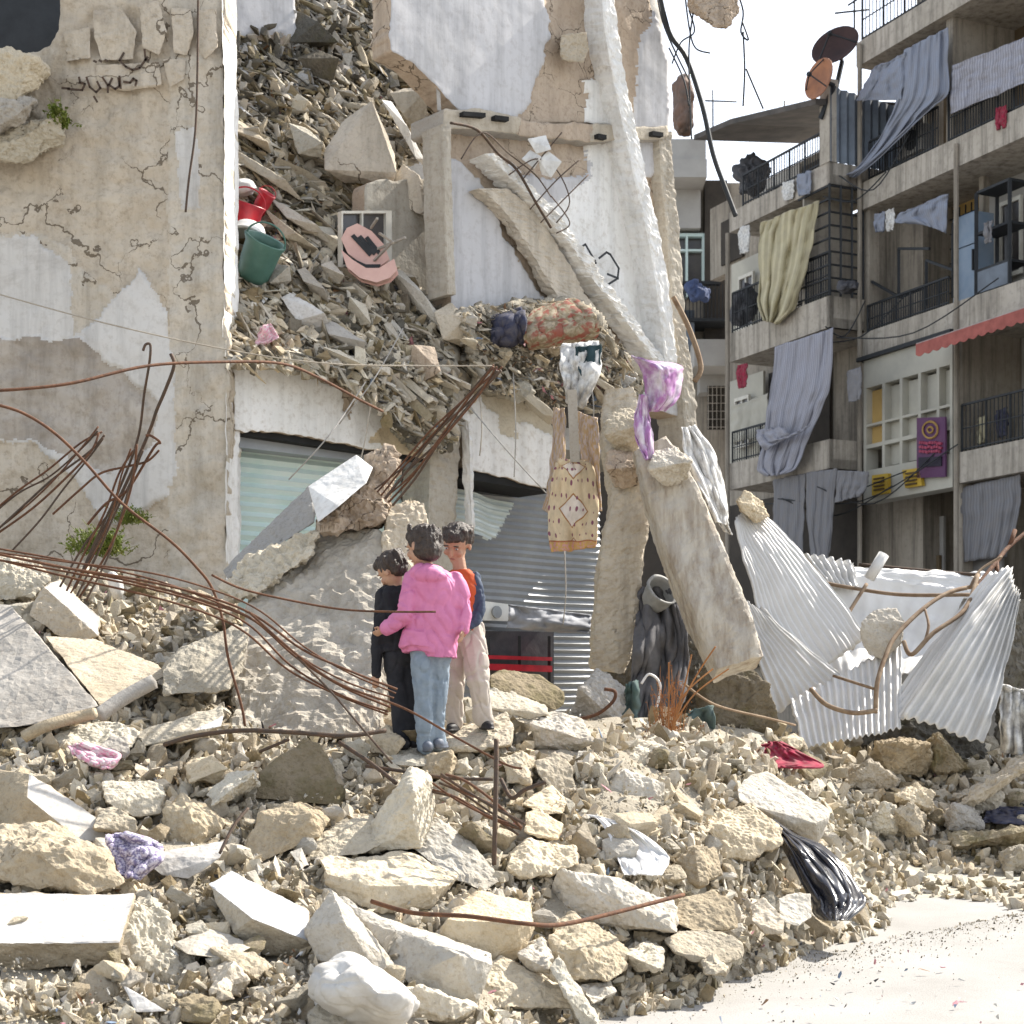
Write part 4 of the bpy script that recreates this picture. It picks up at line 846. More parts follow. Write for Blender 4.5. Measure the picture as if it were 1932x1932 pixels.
# ------------------------------------------------------------------ small rubble: countable stones and loose gravel
def stone_mesh(i, res=.16, ang=.5):
    rnd = random.Random(100+i); pts_ = []
    sx, sy_, sz = rnd.uniform(.7,1.25), rnd.uniform(.6,1), rnd.uniform(.45,.8)
    for k in range(rnd.choice((8,10,12,14))):
        v = Vector((rnd.gauss(0,1), rnd.gauss(0,1), rnd.gauss(0,1))).normalized(); v = Vector((v.x*sx, v.y*sy_, v.z*sz))*rnd.uniform(.8,1)
        if i % 3 == 0: v = Vector((math.copysign(min(abs(v.x)*1.4, sx*.9), v.x), math.copysign(min(abs(v.y)*1.4, sy_*.8), v.y), math.copysign(min(abs(v.z)*1.5, sz*.7), v.z)))
        pts_.append(v*.5)
    return hull_bm(pts_, res, .03 if res < .3 else 0, i, soft=.25)
SM = []
for i in range(16):
    bm = stone_mesh(i, .11); me = bpy.data.meshes.new('rubble_stone'); bmesh.ops.recalc_face_normals(bm, faces=bm.faces[:]); bm.to_mesh(me); bm.free()
    me.materials.append(M[('lime','lime2','lime','ochre','lime','lime2','mossy','lime')[i % 8]]); SM.append(me)
LOW = []
for i in range(10):
    bm = stone_mesh(i+40, 9); bm.verts.ensure_lookup_table(); bmesh.ops.triangulate(bm, faces=bm.faces[:])
    bm.verts.index_update(); LOW.append((np.array([tuple(v.co) for v in bm.verts]), [tuple(v.index for v in f.verts) for f in bm.faces])); bm.free()
def scatter(name, places, mats, label, cat, kind='stuff', parent=None, flat=0):
    """places: (point, size, material index) - one mesh of loose stones"""
    V = []; Fc = []; MI = []; b = 0; rnd = random.Random(len(places))
    for p, s, k in places:
        vs0, fs0 = LOW[rnd.randrange(10)]
        R = np.array(Euler((rnd.uniform(0,6.3), rnd.uniform(0,6.3), rnd.uniform(0,6.3))).to_matrix())
        if flat and rnd.random() < flat: R = np.array(Euler((rnd.gauss(0,.5), rnd.gauss(.55,.35), rnd.gauss(0,.6))).to_matrix()); sc_ = [rnd.uniform(1.5,3.2), rnd.uniform(.7,1.1), rnd.uniform(.2,.45)]
        else: sc_ = [rnd.uniform(.8,1.4), rnd.uniform(.7,1.1), rnd.uniform(.5,.95)]
        vv_ = (vs0*np.array(sc_)*s)@R.T+np.array(p)
        V.append(vv_); Fc += [tuple(b+x for x in f) for f in fs0]; MI += [k]*len(fs0); b += len(vv_)
    me = bpy.data.meshes.new(name); me.from_pydata(np.concatenate(V).tolist(), [], Fc); me.polygons.foreach_set('material_index', MI)
    o = link(name, me, [M[m] for m in mats], parent)
    if kind: o['kind'] = kind
    if parent is None: tag(o, label, cat)
    return o
rnd = random.Random(5)
ZN = [('front', (0,1400,1250,1925), 'small beige stone lying loose in the front slope of the pile', 'loose stones on the front slope', 125, (34,92)),
      ('left', (0,1080,440,1420), 'small beige stone on the high left shoulder of the pile', 'loose stones on the left shoulder', 40, (24,64)),
      ('right', (1250,1400,1560,1800), 'small beige stone on the right hand end of the sunlit pile', 'loose stones on the right end of the pile', 45, (24,70)),
      ('rear', (1480,1395,1990,1600), 'small stone in the shaded rubble before the metal sheets', 'stones in the shaded rubble', 58, (24,66)),
      ('sand', (1560,1600,1980,1715), 'small stone scattered on the pale sand strip at right', 'stones on the sand strip', 28, (12,30))]
for zn, (ua, va, ub, vb), lb, gp, cnt, (sa, sb) in ZN:
    c = 0
    while c < cnt:
        u = rnd.uniform(ua, ub); v = rnd.uniform(va, vb); Y = hit(u, v)
        if Y is None: continue
        p = P(u, v, Y)
        if ground(p.x, p.y) < .01 or any(inside(h, u, v-6) for h in HERO): continue
        s = (sa+(sb-sa)*rnd.random()**1.6)/F*Y
        o = bpy.data.objects.new('rubble_stone', SM[rnd.randrange(16)]); COL.objects.link(o)
        o.location = (p.x, p.y, p.z+s*.12); o.scale = (s*rnd.uniform(.9,1.3), s*rnd.uniform(.8,1.1), s*rnd.uniform(.8,1.1))
        o.rotation_euler = (rnd.uniform(-.6,.6), rnd.uniform(-.6,.6), rnd.uniform(0,6.3)); tag(o, lb, 'stone', gp); c += 1
pl = []
while len(pl) < 21000:
    u = rnd.uniform(-60, 1990); v = rnd.uniform(1050, 1945); Y = hit(u, v) if v > 1320 or u < 620 else None
    if Y is None or Y > 22: continue
    p = P(u, v, Y); g = ground(p.x, p.y)
    if g < -.02 and rnd.random() > .0: continue
    thin = .75 if (p.x > 2.2 and 9.6 < p.y < 14.2) else 1
    if rnd.random() > thin: continue
    s = (7+48*rnd.random()**1.9)/F*Y
    if s > 16/F*Y and any(inside(h, u, v) for h in HERO): continue
    pl.append(((p.x, p.y, max(g-.05, 0)+s*.15), s, rnd.choice((0,0,0,1,1,2,3))))
scatter('gravel', pl, ['lime','lime2','ochre','mossy'], 'loose small beige rubble and gravel covering the whole slope', 'gravel')
pl = []
while len(pl) < 2600:                                 # crumbs and bits of rubbish along the road edge
    t = rnd.random(); u = 1080+t*850; vb = 1905-t*175+15*nz((t*9,0,0),1); v = vb+abs(rnd.gauss(0,1))**1.5*22*(1.3-t*.6)-10+8*nz((t*30,1,0),1); Y = CH*F/(v-HZ)
    p = P(u, v, Y); s = (2+7*rnd.random()**3)/F*Y; pl.append(((p.x, p.y, s*.15), s, rnd.choice((0,1,2,3,3))))
scatter('crumbs', pl, ['lime','lime2','ochre','dark'], 'crumbs of rubble and dark litter strewn along the edge of the road', 'crumbs')

# litter: thin scraps of wood, plastic, tile and cloth in the pile
for nm, c in (('litter_white',(.62,.62,.60)),('litter_blue',(.16,.22,.32)),('litter_wood',(.26,.15,.08)),('litter_dark',(.04,.04,.045)),('litter_pink',(.5,.24,.27))): M[nm] = plain(nm, c, .7)
def litter(label, places):
    mb = MB(); r = random.Random(len(places))
    for p, s_, k in places:
        R = Euler((r.gauss(0,.6), r.gauss(0,.6), r.uniform(0,6.3))).to_matrix(); a, b = s_*r.uniform(.5,1.6), s_*r.uniform(.15,.5); n = r.choice((3,4,5)); q = []
        for i in range(n): t = 6.283*i/n+r.uniform(-.3,.3); q.append(Vector(p)+R@Vector((a*math.cos(t), b*math.sin(t), r.gauss(0,.12)*s_)))
        h = R@Vector((0,0,.004)); mb.poly(q, k); mb.poly([x+h for x in q][::-1], k)
    o = mb.build('litter', [M['litter_white'], M['litter_blue'], M['litter_wood'], M['litter_dark'], M['litter_pink']], fix=False); return tag(o, label, 'litter', kind='stuff')
pl = []
while len(pl) < 900:
    u = rnd.uniform(-60, 1990); v = rnd.uniform(1080, 1945); Y = hit(u, v) if v > 1320 or u < 620 else None
    if Y is None or Y > 20: continue
    p = P(u, v, Y)
    if ground(p.x, p.y) < -.02 and v < 1800: continue
    pl.append(((p.x, p.y, max(ground(p.x, p.y)-.04, 0)+.03), (4+9*rnd.random()**2)/F*Y, rnd.choice((0,0,0,1,2,2,3,3,4)) if rnd.random() < .8 else 0))
litter('small scraps of wood, plastic and tile scattered through the rubble', pl)
# ------------------------------------------------------------------ debris spilling out of the floors
def offc(u, v):                                       # distance behind the facade plane of the debris slope
    if u > 855: return .1
    t = max(0, min(1, (700-v)/700)); return -.25+3.1*t**.9+max(0, (u-720)/140)*.3*t
CASC = [(425,-40),(735,-40),(735,92),(790,130),(855,205),(845,250),(790,300),(700,352),(690,400),(705,450),(745,512),(800,555),(850,572),(868,600),(884,650),(905,705),(900,735),(858,770),(850,850),(790,850),(735,800),(690,745),(640,712),(560,700),(425,694)]
LEDGE = [(862,596),(905,572),(960,575),(1010,568),(1080,566),(1120,590),(1160,640),(1200,690),(1215,720),(1195,760),(1140,775),(1060,765),(1010,770),(950,745),(900,735),(880,660)]
def heap(name, outline, mats, label, cat, offn, mi, step=5):
    bm = bmesh.new(); V = {}; us = [p[0] for p in outline]; vs_ = [p[1] for p in outline]
    g = lambda i, j: (min(us)+i*step, min(vs_)+j*step)
    def vert(i, j):
        if (i,j) not in V:
            u, v = g(i, j); p = FP.see(u, v, offn(u, v)); a = .10
            V[(i,j)] = bm.verts.new(p+FP.n*(a*fz(p, 2.2)+.03*fz(p, 7))-FP.n*.06)
        return V[(i,j)]
    for i in range(int((max(us)-min(us))/step)+1):
        for j in range(int((max(vs_)-min(vs_))/step)+1):
            u, v = g(i+.5, j+.5)
            if inside(outline, u+6*nz((u*.03,v*.03,0),1), v+6*nz((u*.03,v*.03,4),1)):
                f = bm.faces.new([vert(i,j), vert(i+1,j), vert(i+1,j+1), vert(i,j+1)]); f.material_index = mi(u, v); f.smooth = True
    solid(bm, .08)
    o = from_bm(name, bm, [M[m] for m in mats]); tag(o, label, cat, kind='stuff'); return o
heap('rubble_slope', CASC, ['soil','dark'], 'steep slope of earth and rubble spilling from the upper floors', 'rubble slope', offc, lambda u, v: 1 if v+u*.25+30*nz((u*.02,v*.02,0),1) < 440 else 0)  # darker towards the top: shade and moss both put into the colour
heap('rubble_slope', LEDGE, ['soil','dark'], 'rubble heaped on the broken ledge above the second shutter', 'rubble slope', lambda u, v: -.12-.12*math.sin(max(0,min(1,(v-560)/200))*3.1), lambda u, v: 1 if nz((u*.02,v*.02,0),1.4) > .25 else 0)
pl = []; r2 = random.Random(11)
while len(pl) < 11000:
    u = r2.uniform(428, 905); v = r2.uniform(-20, 850)
    if not inside(CASC, u, v): continue
    o = offc(u, v); s = (6+40*r2.random()**2.5)/F*(FP.Y(u)+o); p = FP.see(u, v, o-.07-s*.3)
    dk = v+u*.25+60*nz((u*.02,v*.02,0),1) < 330  # upper stones take darker colours for shade and moss
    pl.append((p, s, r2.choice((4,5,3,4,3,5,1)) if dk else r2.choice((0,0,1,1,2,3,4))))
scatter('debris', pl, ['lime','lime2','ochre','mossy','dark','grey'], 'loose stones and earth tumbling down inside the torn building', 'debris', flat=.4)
pl = []
while len(pl) < 2600:
    u = r2.uniform(860, 1215); v = r2.uniform(565, 775)
    if not inside(LEDGE, u, v): continue
    s = (5+22*r2.random()**3)/F*FP.Y(u); pl.append((FP.see(u, v, -.27-s*.3), s, r2.choice((0,0,1,2,4,4))))
scatter('debris', pl, ['lime','lime2','ochre','mossy','dark'], 'loose stones crowding the broken ledge over the second shutter', 'debris', flat=.4)
def fd(u, v, extra=0): return FP.see(u, v, offc(u, v)-.05+extra).y
def slab2(name, lb, ps, mt, T=.25, ex=0, rough=.008, paint=None, cat='slab', amp=.12):
    cu = sum(p[0] for p in ps)/len(ps); cv = sum(p[1] for p in ps)/len(ps)
    return chunk(name, lb, cat, fd(cu, cv, ex), [(a, b, amp*math.sin(k*2.1)) for k, (a, b) in enumerate(ps)], T, mt, paint, rough=rough)
slab2('hanging_slab', 'large smooth beige slab hanging point up in the torn upper floor', [(702,190),(745,290),(748,325),(740,350),(650,345),(612,320),(610,285),(650,225)], 'pierconc', .3, -.7, .008)
slab2('white_strip', 'bright white strip of broken slab right of the large hanging slab', [(720,188),(738,190),(770,240),(800,300),(798,312),(785,300),(750,235)], 'wallwhite', .12, -.9, .006)
slab2('wall_plate', 'greyish plaster plate right behind the white broken strip', [(735,175),(765,165),(805,170),(806,250),(790,270),(760,215)], 'colconc', .15, -.6, .008)
slab2('fallen_wedge', 'long beige wedge of concrete pointing down over the window', [(735,345),(760,310),(790,330),(830,395),(826,412),(800,408),(750,385),(738,370)], 'pierconc', .25, -.7, .012)
slab2('hanging_boulder', 'brown teardrop boulder left of the large hanging slab', [(545,232),(575,240),(608,270),(605,298),(585,300),(562,290)], 'lime', .25, -.4, .012)
slab2('post', 'short grey post standing over the window below the hanging slab', [(703,372),(724,372),(720,420),(712,438),(694,434)], 'wallwhite', .1, -.3, .005)
slab2('small_slab', 'white block on the debris, right of the pier top', [(436,198),(444,190),(478,220),(472,228)], 'paint', .1, -.1, .008)
slab2('yellow_block', 'greenish block resting on the upper floor edge next to the window post', [(625,360),(660,355),(715,385),(690,400),(640,395)], 'mossy', .2, -.1)
beams = [('pale narrow beam, highest of the beams sliding down beside the pier',[(437,225),(448,222),(505,268),(512,290),(500,288),(440,245)],'lime2'),
 ('tan broad beam, second of the beams sliding down beside the pier',[(437,278),(470,292),(540,340),(580,388),(565,380),(500,335),(437,300)],'lime'),
 ('grey long beam right of the red pot',[(508,372),(520,378),(600,425),(625,462),(608,458),(540,410)],'lime2'),
 ('brown beam beside the green bucket',[(500,395),(515,402),(560,440),(600,470),(590,478),(530,445)],'ochre'),
 ('thin tan beam left of the pink chair',[(580,388),(600,400),(640,440),(632,446),(600,420)],'lime2'),
 ('pale block fallen below the green bucket, bright and oblong',[(528,560),(548,552),(612,590),(620,610),(598,635),(560,605)],'paint'),
 ('dark grey slate leaning right of the green bucket',[(560,508),(575,505),(612,545),(620,570),(600,565),(572,530)],'grey'),
 ('dark slab with a pale top below the bright oblong block',[(612,610),(628,606),(690,645),(686,668),(650,655),(620,630)],'grey'),
 ('pale crumbled beam sliding down to the right below the window',[(735,505),(760,510),(800,555),(850,620),(868,660),(845,640),(800,600),(750,545)],'lime2'),
 ('round white stone beside the green bucket',[(505,515),(520,498),(545,502),(550,530),(530,545),(508,535)],'lime2'),
 ('tan boulder under the pink chair',[(590,425),(625,430),(640,455),(628,480),(600,470)],'lime'),
 ('white tipped stone left of the pink chair',[(605,500),(625,492),(650,520),(640,535),(615,530)],'lime2'),
 ('squared grey stone near the middle of the debris slope',[(660,560),(690,575),(700,610),(680,615),(655,590)],'lime'),
 ('long flat stone low on the debris slope above the lintel',[(610,655),(640,660),(690,690),(680,700),(620,680)],'lime'),
 ('large rounded pale lump over the column between the shutters',[(820,590),(850,570),(880,600),(888,640),(870,655),(835,640)],'lime2'),
 ('brown lump of masonry above the column between the shutters',[(780,650),(820,655),(830,700),(800,720),(770,700)],'brown'),
 ('dark beam lying at the top of the slope in the shade',[(520,60),(560,20),(600,40),(640,80),(600,90),(550,80)],'dark'),
 ('mossy block at the top of the slope below the dark beam',[(555,110),(600,95),(640,110),(630,150),(580,160)],'dark'),
 ('flat dark slab sticking out under the mossy top of the slope',[(700,115),(780,125),(820,150),(800,175),(720,160)],'mossy'),
 ('thin brown layered slab, right end of the mossy slope top',[(750,130),(820,150),(850,190),(840,205),(780,180)],'ochre')]
for lb, ps, mt in beams: slab2('fallen_beam' if 'beam' in lb else 'fallen_stone', lb, ps, mt, .18, -.2, .008, cat='beam' if 'beam' in lb else 'stone')
FB = [('folded mattress edge shaped pale stone at the left of the ledge',[(862,600),(880,580),(900,600),(895,640),(870,650)],'lime2'),
 ('broad flat tan slab jutting from the ledge below the patterned blanket',[(965,650),(1060,645),(1075,660),(1050,672),(970,668)],'lime2'),
 ('pale slab end on the ledge right of the hanging post',[(1120,690),(1165,700),(1200,715),(1180,735),(1135,720)],'paint'),
 ('dusty brown stone in the middle of the ledge',[(900,660),(940,640),(965,665),(950,700),(910,700)],'lime'),
 ('tan stone at the front edge of the ledge above the lintel',[(930,715),(985,710),(1010,740),(980,760),(940,750)],'lime'),
 ('grey brown stone at the right end of the ledge',[(1150,740),(1190,735),(1200,775),(1165,790),(1140,770)],'lime')]
for lb, ps, mt in FB:
    cu = sum(p[0] for p in ps)/len(ps); chunk('ledge_stone', lb, 'stone', FP.Y(cu)-.35, [(a, b, .1*math.sin(k*2.1)) for k, (a, b) in enumerate(ps)], .25, mt, rough=.02)
# grass tufts and moss on the pier shoulder
M['grass'] = plain('green_weed', (.10,.15,.02), .8, 0, (.16,.17,.04), 9)
M['dryweed'] = plain('orange_dry_weed', (.36,.16,.055), .85, 0, (.24,.11,.045), 9)
def tuft(name, label, cat, u, v, D, hpx, wpx, n, mat, seed, wid=.004, lean=0, droop=0, spread=1):
    r = random.Random(seed); mb = MB(); base = P(u, v, D); h = hpx/F*D; w_ = wpx/F*D
    for k in range(n):
        a = r.gauss(0, .5); b = base+Vector((a*w_*.6, r.uniform(-.08,.08), r.uniform(-.02,.02))); L = h*r.uniform(.3, 1)*(1-.4*abs(a))
        tip = b+Vector((r.gauss(0,.3)*w_*spread, r.uniform(-.15,.15), L*(1-droop)-droop*L*r.random())); md = (b+tip)/2+Vector((r.uniform(-.15,.15)*w_, r.uniform(-.04,.04), L*.12))
        mb.tube([b, md, tip], wid*.5, 3, sm=True, r2=wid*.2)
        for q in range(5):
            c = b.lerp(tip, r.uniform(.3, 1)); d = Vector((r.gauss(0,1), r.gauss(0,1), r.gauss(0,.8))).normalized()*wid*3.2; e = d.cross(Vector((r.random(), r.random(), r.random()))).normalized()*wid*1.3
            mb.poly([c, c+d*.5+e, c+d, c+d*.5-e])
    o = mb.build(name, mat, fix=False); return tag(o, label, cat)
tuft('weed', 'green weed growing from the top of the cracked pier', 'plant', 112, 235, 13.0, 70, 22, 130, M['grass'], 1, .009, 0, .3)
tuft('weed', 'yellow green weed clump at the foot of the cracked pier behind rods', 'plant', 190, 1045, 11.9, 60, 70, 200, M['grass'], 2, .008)
tuft('weed', 'low green moss clump among the stones left of the rod bundle', 'plant', 245, 985, 12.6, 35, 50, 110, M['grass'], 4, .007)
tuft('dry_weed', 'dry orange stalks growing by the foot of the split pillar', 'plant', 1262, 1412, 11.4, 180, 55, 60, M['dryweed'], 3, .0055)
def twigs(name, label, D, lines, mat, r):
    mb = MB()
    for l in lines: mb.tube([P(a, b, D+random.uniform(-.1,.1)) for a, b in l], r, 5)
    return tag(mb.build(name, mat), label, 'plant')
twigs('dry_weed', 'tall bare orange twigs rising from the dry orange stalks', 11.3, [[(1262,1410),(1285,1330),(1320,1265),(1350,1220)],[(1262,1410),(1275,1340),(1300,1300),(1345,1262)],[(1260,1400),(1262,1330),(1262,1250)],[(1270,1370),(1310,1310),(1375,1262)],[(1265,1390),(1290,1300),(1305,1235)]], M['dryweed'], .006)
for nm_, lb, ps, D, mt in (('masonry','big broken masonry at the top left corner behind the weed',[(-40,90),(20,92),(60,110),(95,130),(75,160),(30,190),(-40,200)],12.9,'lime'),
   ('masonry','dark shaded slab jutting at the left edge below the corner masonry',[(-40,200),(60,178),(70,190),(40,230),(-40,262)],12.8,'grey'),
   ('masonry','ochre course of stones below the green weed on the pier',[(-40,262),(60,240),(118,210),(118,270),(60,300),(-40,310)],13.0,'lime')):
    chunk(nm_, lb, 'masonry', D, [(a, b, .1*math.sin(k*2.3)) for k, (a, b) in enumerate(ps)], .3, mt, rough=.04)
for ps in ([(176,20),(228,14),(258,60),(252,112),(190,116),(178,70)],[(264,8),(300,0),(316,60),(300,104),(268,90)],[(322,12),(360,16),(366,60),(352,104),(328,100)],[(374,20),(408,16),(410,90),(386,112),(370,80)],[(178,122),(300,118),(306,160),(240,172),(182,165)],[(306,110),(352,112),(348,150),(320,165)],[(120,60),(170,50),(172,110),(124,118)]):
    chunk('facing_stone', None, None, 13.21, [(a, b, .02*math.sin(k*2.3)) for k, (a, b) in enumerate(ps)], .16, 'pierrough', rough=.014, parent=RB, res=.04)
# dark debris in the shade between the pillars
M['rag'] = plain('dark_grey_rag', (.06,.062,.07), .9, 0, (.11,.105,.11), 4, .5)
M['teal'] = plain('faded_teal_cloth', (.06,.10,.095), .95, 0, (.12,.15,.14), 5)

pl = []
while len(pl) < 420:
    u = r2.uniform(428, 905); v = r2.uniform(40, 800)
    if inside(CASC, u, v): o = offc(u, v); pl.append((FP.see(u, v, o-.12), (5+11*r2.random()**2)/F*(FP.Y(u)+o), r2.choice((0,0,0,1,2,2,3,4))))
while len(pl) < 560:
    u = r2.uniform(865, 1210); v = r2.uniform(570, 770)
    if inside(LEDGE, u, v): pl.append((FP.see(u, v, -.35), (5+10*r2.random()**2)/F*FP.Y(u), r2.choice((0,0,1,2,2,3,4))))
litter('scraps of household rubbish and splinters in the debris of the torn floors', pl)

r4 = random.Random(21); n4 = 0
while n4 < 120:
    if n4 < 92: u, v = r4.uniform(432, 900), r4.uniform(30, 800)
    else: u, v = r4.uniform(865, 1205), r4.uniform(585, 770)
    if not inside(CASC if n4 < 92 else LEDGE, u, v) or any(inside(h, u, v) for h in HERO): continue
    o = offc(u, v) if n4 < 92 else -.3; p = FP.see(u, v, o-.12); s = (16+38*r4.random()**1.5)/F*(FP.Y(u)+o)
    b = bpy.data.objects.new('fallen_block', SM[r4.choice((0,1,2,4,5,8,9,10,12,13,14))]); COL.objects.link(b); b.location = p
    b.scale = (s*r4.uniform(1.2,2.4), s*r4.uniform(.7,1), s*r4.uniform(.4,.8)); b.rotation_euler = (r4.gauss(0,.3), r4.gauss(.6,.3), r4.gauss(0,.4))
    if n4 < 92 and v < 350: tag(b, 'broken block lying high on the shaded slope inside the torn building', 'block', 'blocks high on the inner slope')
    elif n4 < 92: tag(b, 'pale broken block lying low on the slope above the first shutter', 'block', 'blocks low on the inner slope')
    else: tag(b, 'broken block lying on the ledge above the second shutter', 'block', 'blocks on the ledge')
    n4 += 1
# ------------------------------------------------------------------ cloths, sheets, sacks
def cloth(name, label, cat, rows, Df, mat, nu=40, nv=50, folds=6, amp=.05, wr=.02, th=.006, parent=None, group=None, fd_=1.0, seed=0, bunch=0, smooth=True):
    """rows: (uL, vL, uR, vR) from top to bottom; Df(s, t) -> distance; folds run down the cloth"""
    R = catmull([Vector((r[0], r[1], 0)) for r in rows], 16); Q = catmull([Vector((r[2], r[3], 0)) for r in rows], 16); L = len(R)
    bm = bmesh.new(); uvl = bm.loops.layers.uv.new('UVMap'); g = []
    for i in range(nv+1):
        t = i/nv; x = t*(L-1); k = min(int(x), L-2); f = x-k; a = R[k].lerp(R[k+1], f); b = Q[k].lerp(Q[k+1], f); row = []
        for j in range(nu+1):
            s = j/nu; c = a.lerp(b, s); D = Df(s, t)
            ph = s*folds*4.2+3.2*noise.noise(Vector((t*1.5+seed, s*1.2, seed)))+seed
            o = .75*amp*math.sin(ph)*(.35+.65*t**fd_)+amp*.2*math.sin(ph*2.3+t*4)+wr*(1.1*noise.fractal(Vector((s*2.2+seed, t*2.6, seed)), 1, 2, 3)+.7*(.5-min(.5, 1.6*abs(noise.noise(Vector((s*3.1+seed, t*2.3, seed*2+.5)))))) +.45*(.5-min(.5, 1.8*abs(noise.noise(Vector((s*6.5, t*5+seed, seed+.5)))))))
            w_ = 3*noise.noise(Vector((s*3, t*5, seed+7)))+ (2.5*noise.noise(Vector((s*9, t*9, seed+3))) if i in (0, nv) or j in (0, nu) else 0)
            row.append((bm.verts.new(P(c.x+w_, c.y+w_*.6, D+o)), s, t))
        g.append(row)
    for i in range(nv):
        for j in range(nu):
            q = (g[i][j], g[i][j+1], g[i+1][j+1], g[i+1][j]); f = bm.faces.new([x[0] for x in q]); f.smooth = smooth
            for l, x in zip(f.loops, q): l[uvl].uv = (x[1], x[2])
    solid(bm, th)
    for f in bm.faces: f.smooth = smooth
    o = from_bm(name, bm, mat, parent)
    if parent is None: tag(o, label, cat, group)
    return o
M['strip1'] = uvmat('grey_striped_cloth', stripes(34, (.36,.365,.42), (.25,.255,.30), .55))
M['strip2'] = uvmat('blue_grey_cloth', stripes(26, (.27,.30,.37), (.22,.245,.31), .6))
M['greycl'] = uvmat('dull_grey_curtain', stripes(20, (.21,.21,.225), (.165,.165,.175), .5))
M['yellowcl'] = uvmat('pale_yellow_curtain', stripes(9, (.50,.45,.30), (.40,.36,.235), .6))
M['purple'] = uvmat('lilac_cloth', lambda t,u,v,uv: mixc(t, ramp(t, noise_n(t, uv, 3, 5, .6), [(.38,(0,0,0)),(.56,(1,1,1))]), (.66,.60,.68), (.36,.16,.38)))
M['whitecl'] = uvmat('dusty_white_cloth', lambda t,u,v,uv: mixc(t, ramp(t, noise_n(t, uv, 7, 6, .7), [(.45,(0,0,0)),(.7,(1,1,1))]), (.70,.69,.66), (.30,.30,.31)))
M['pinkcl'] = uvmat('pink_cloth', lambda t,u,v,uv: mixc(t, ramp(t, noise_n(t, uv, 14, 3, .6), [(.42,(0,0,0)),(.55,(1,1,1))]), (.70,.30,.42), (.72,.58,.60)))
M['lilac'] = uvmat('flowered_lilac_cloth', lambda t,u,v,uv: mixc(t, ramp(t, noise_n(t, uv, 22, 3, .6), [(.45,(0,0,0)),(.55,(1,1,1))]), (.62,.57,.66), (.20,.17,.30)))
M['crimson'] = uvmat('crimson_cloth', lambda t,u,v,uv: mixc(t, ramp(t, noise_n(t, uv, 6, 4, .6), [(.4,(0,0,0)),(.65,(1,1,1))]), (.30,.015,.05), (.17,.01,.03)))
M['navy'] = uvmat('navy_cloth', lambda t,u,v,uv: mixc(t, ramp(t, noise_n(t, uv, 6, 4, .6), [(.4,(0,0,0)),(.65,(1,1,1))]), (.025,.03,.065), (.05,.055,.09)))
M['blanket'] = uvmat('flowered_red_blanket', lambda t,u,v,uv: mixc(t, ramp(t, noise_n(t, uv, 7, 3, .6), [(.5,(0,0,0)),(.58,(1,1,1))]), mixc(t, ramp(t, noise_n(t, uv, 13, 4, .6), [(.42,(0,0,0)),(.56,(1,1,1))]), (.38,.32,.23), (.22,.17,.10)), (.27,.075,.05)))
def carpet_pat(t, u, v, uv):
    du = math_n(t, 'ABSOLUTE', math_n(t, 'SUBTRACT', math_n(t, 'FRACT', math_n(t, 'ADD', math_n(t, 'MULTIPLY', u, 1.0), .0)), .5))
    dv = math_n(t, 'ABSOLUTE', math_n(t, 'SUBTRACT', math_n(t, 'FRACT', math_n(t, 'MULTIPLY', v, 2.6)), .5))
    d = math_n(t, 'ADD', math_n(t, 'MULTIPLY', du, 1.3), dv)
    base = mixc(t, math_n(t, 'LESS_THAN', d, .36), (.68,.55,.37), (.72,.64,.57))
    ring = math_n(t, 'LESS_THAN', math_n(t, 'ABSOLUTE', math_n(t, 'SUBTRACT', d, .36)), .02); base = mixc(t, ring, base, (.35,.16,.05))
    vo = t.nodes.new('ShaderNodeTexVoronoi'); vo.inputs['Scale'].default_value = 9; vo.inputs['Randomness'].default_value = .25; t.links.new(uv, vo.inputs['Vector'])
    dots = math_n(t, 'LESS_THAN', vo.outputs['Distance'], .2); base = mixc(t, dots, base, (.22,.07,.12))
    band = math_n(t, 'GREATER_THAN', v, .86); n = noise_n(t, uv, 18, 2, .5)
    b2 = mixc(t, ramp(t, n, [(.42,(0,0,0)),(.52,(1,1,1))]), (.60,.32,.30), (.62,.38,.12)); base = mixc(t, band, base, b2)
    ln = math_n(t, 'LESS_THAN', math_n(t, 'ABSOLUTE', math_n(t, 'SUBTRACT', v, .86)), .008); return mixc(t, ln, base, (.40,.14,.06))
M['carpet'] = uvmat('patterned_carpet', carpet_pat)
M['carpet2'] = uvmat('patterned_carpet_strip', lambda t,u,v,uv: mixc(t, ramp(t, noise_n(t, uv, 16, 2, .5), [(.45,(0,0,0)),(.55,(1,1,1))]), (.46,.33,.19), (.50,.42,.40)))
D0 = lambda d: (lambda s, t: d)
cloth('hanging_carpet', 'cream and orange patterned carpet hanging over the dark shop opening', 'carpet', [(1050,868,1102,868),(1046,886,1120,890),(1036,940,1127,950),(1033,1000,1128,1004),(1040,1042,1122,1034)], D0(14.5), M['carpet'], 36, 46, 1.5, .06, .03, .02, bunch=1)
cloth('hanging_carpet', 'narrow brown patterned carpet strip hanging left of the steel bar above the cream carpet', 'carpet', [(1044,770,1066,770),(1042,830,1068,830),(1036,900,1060,905),(1022,960,1046,975)], D0(14.75), M['carpet2'], 16, 40, 1, .05, .02, .015, seed=2)
cloth('hanging_carpet', 'narrow lilac and brown carpet strip hanging right of the steel bar above the cream carpet', 'carpet', [(1086,775,1128,790),(1092,830,1130,840),(1100,900,1132,905),(1112,960,1136,965)], D0(14.8), M['carpet2'], 16, 40, 1.2, .05, .02, .015, seed=4)
mb = MB(); mb.hexa([P(1070,735,14.4),P(1088,735,14.4),P(1094,872,14.4),P(1076,872,14.4),P(1070,735,14.5),P(1088,735,14.5),P(1094,872,14.5),P(1076,872,14.5)])
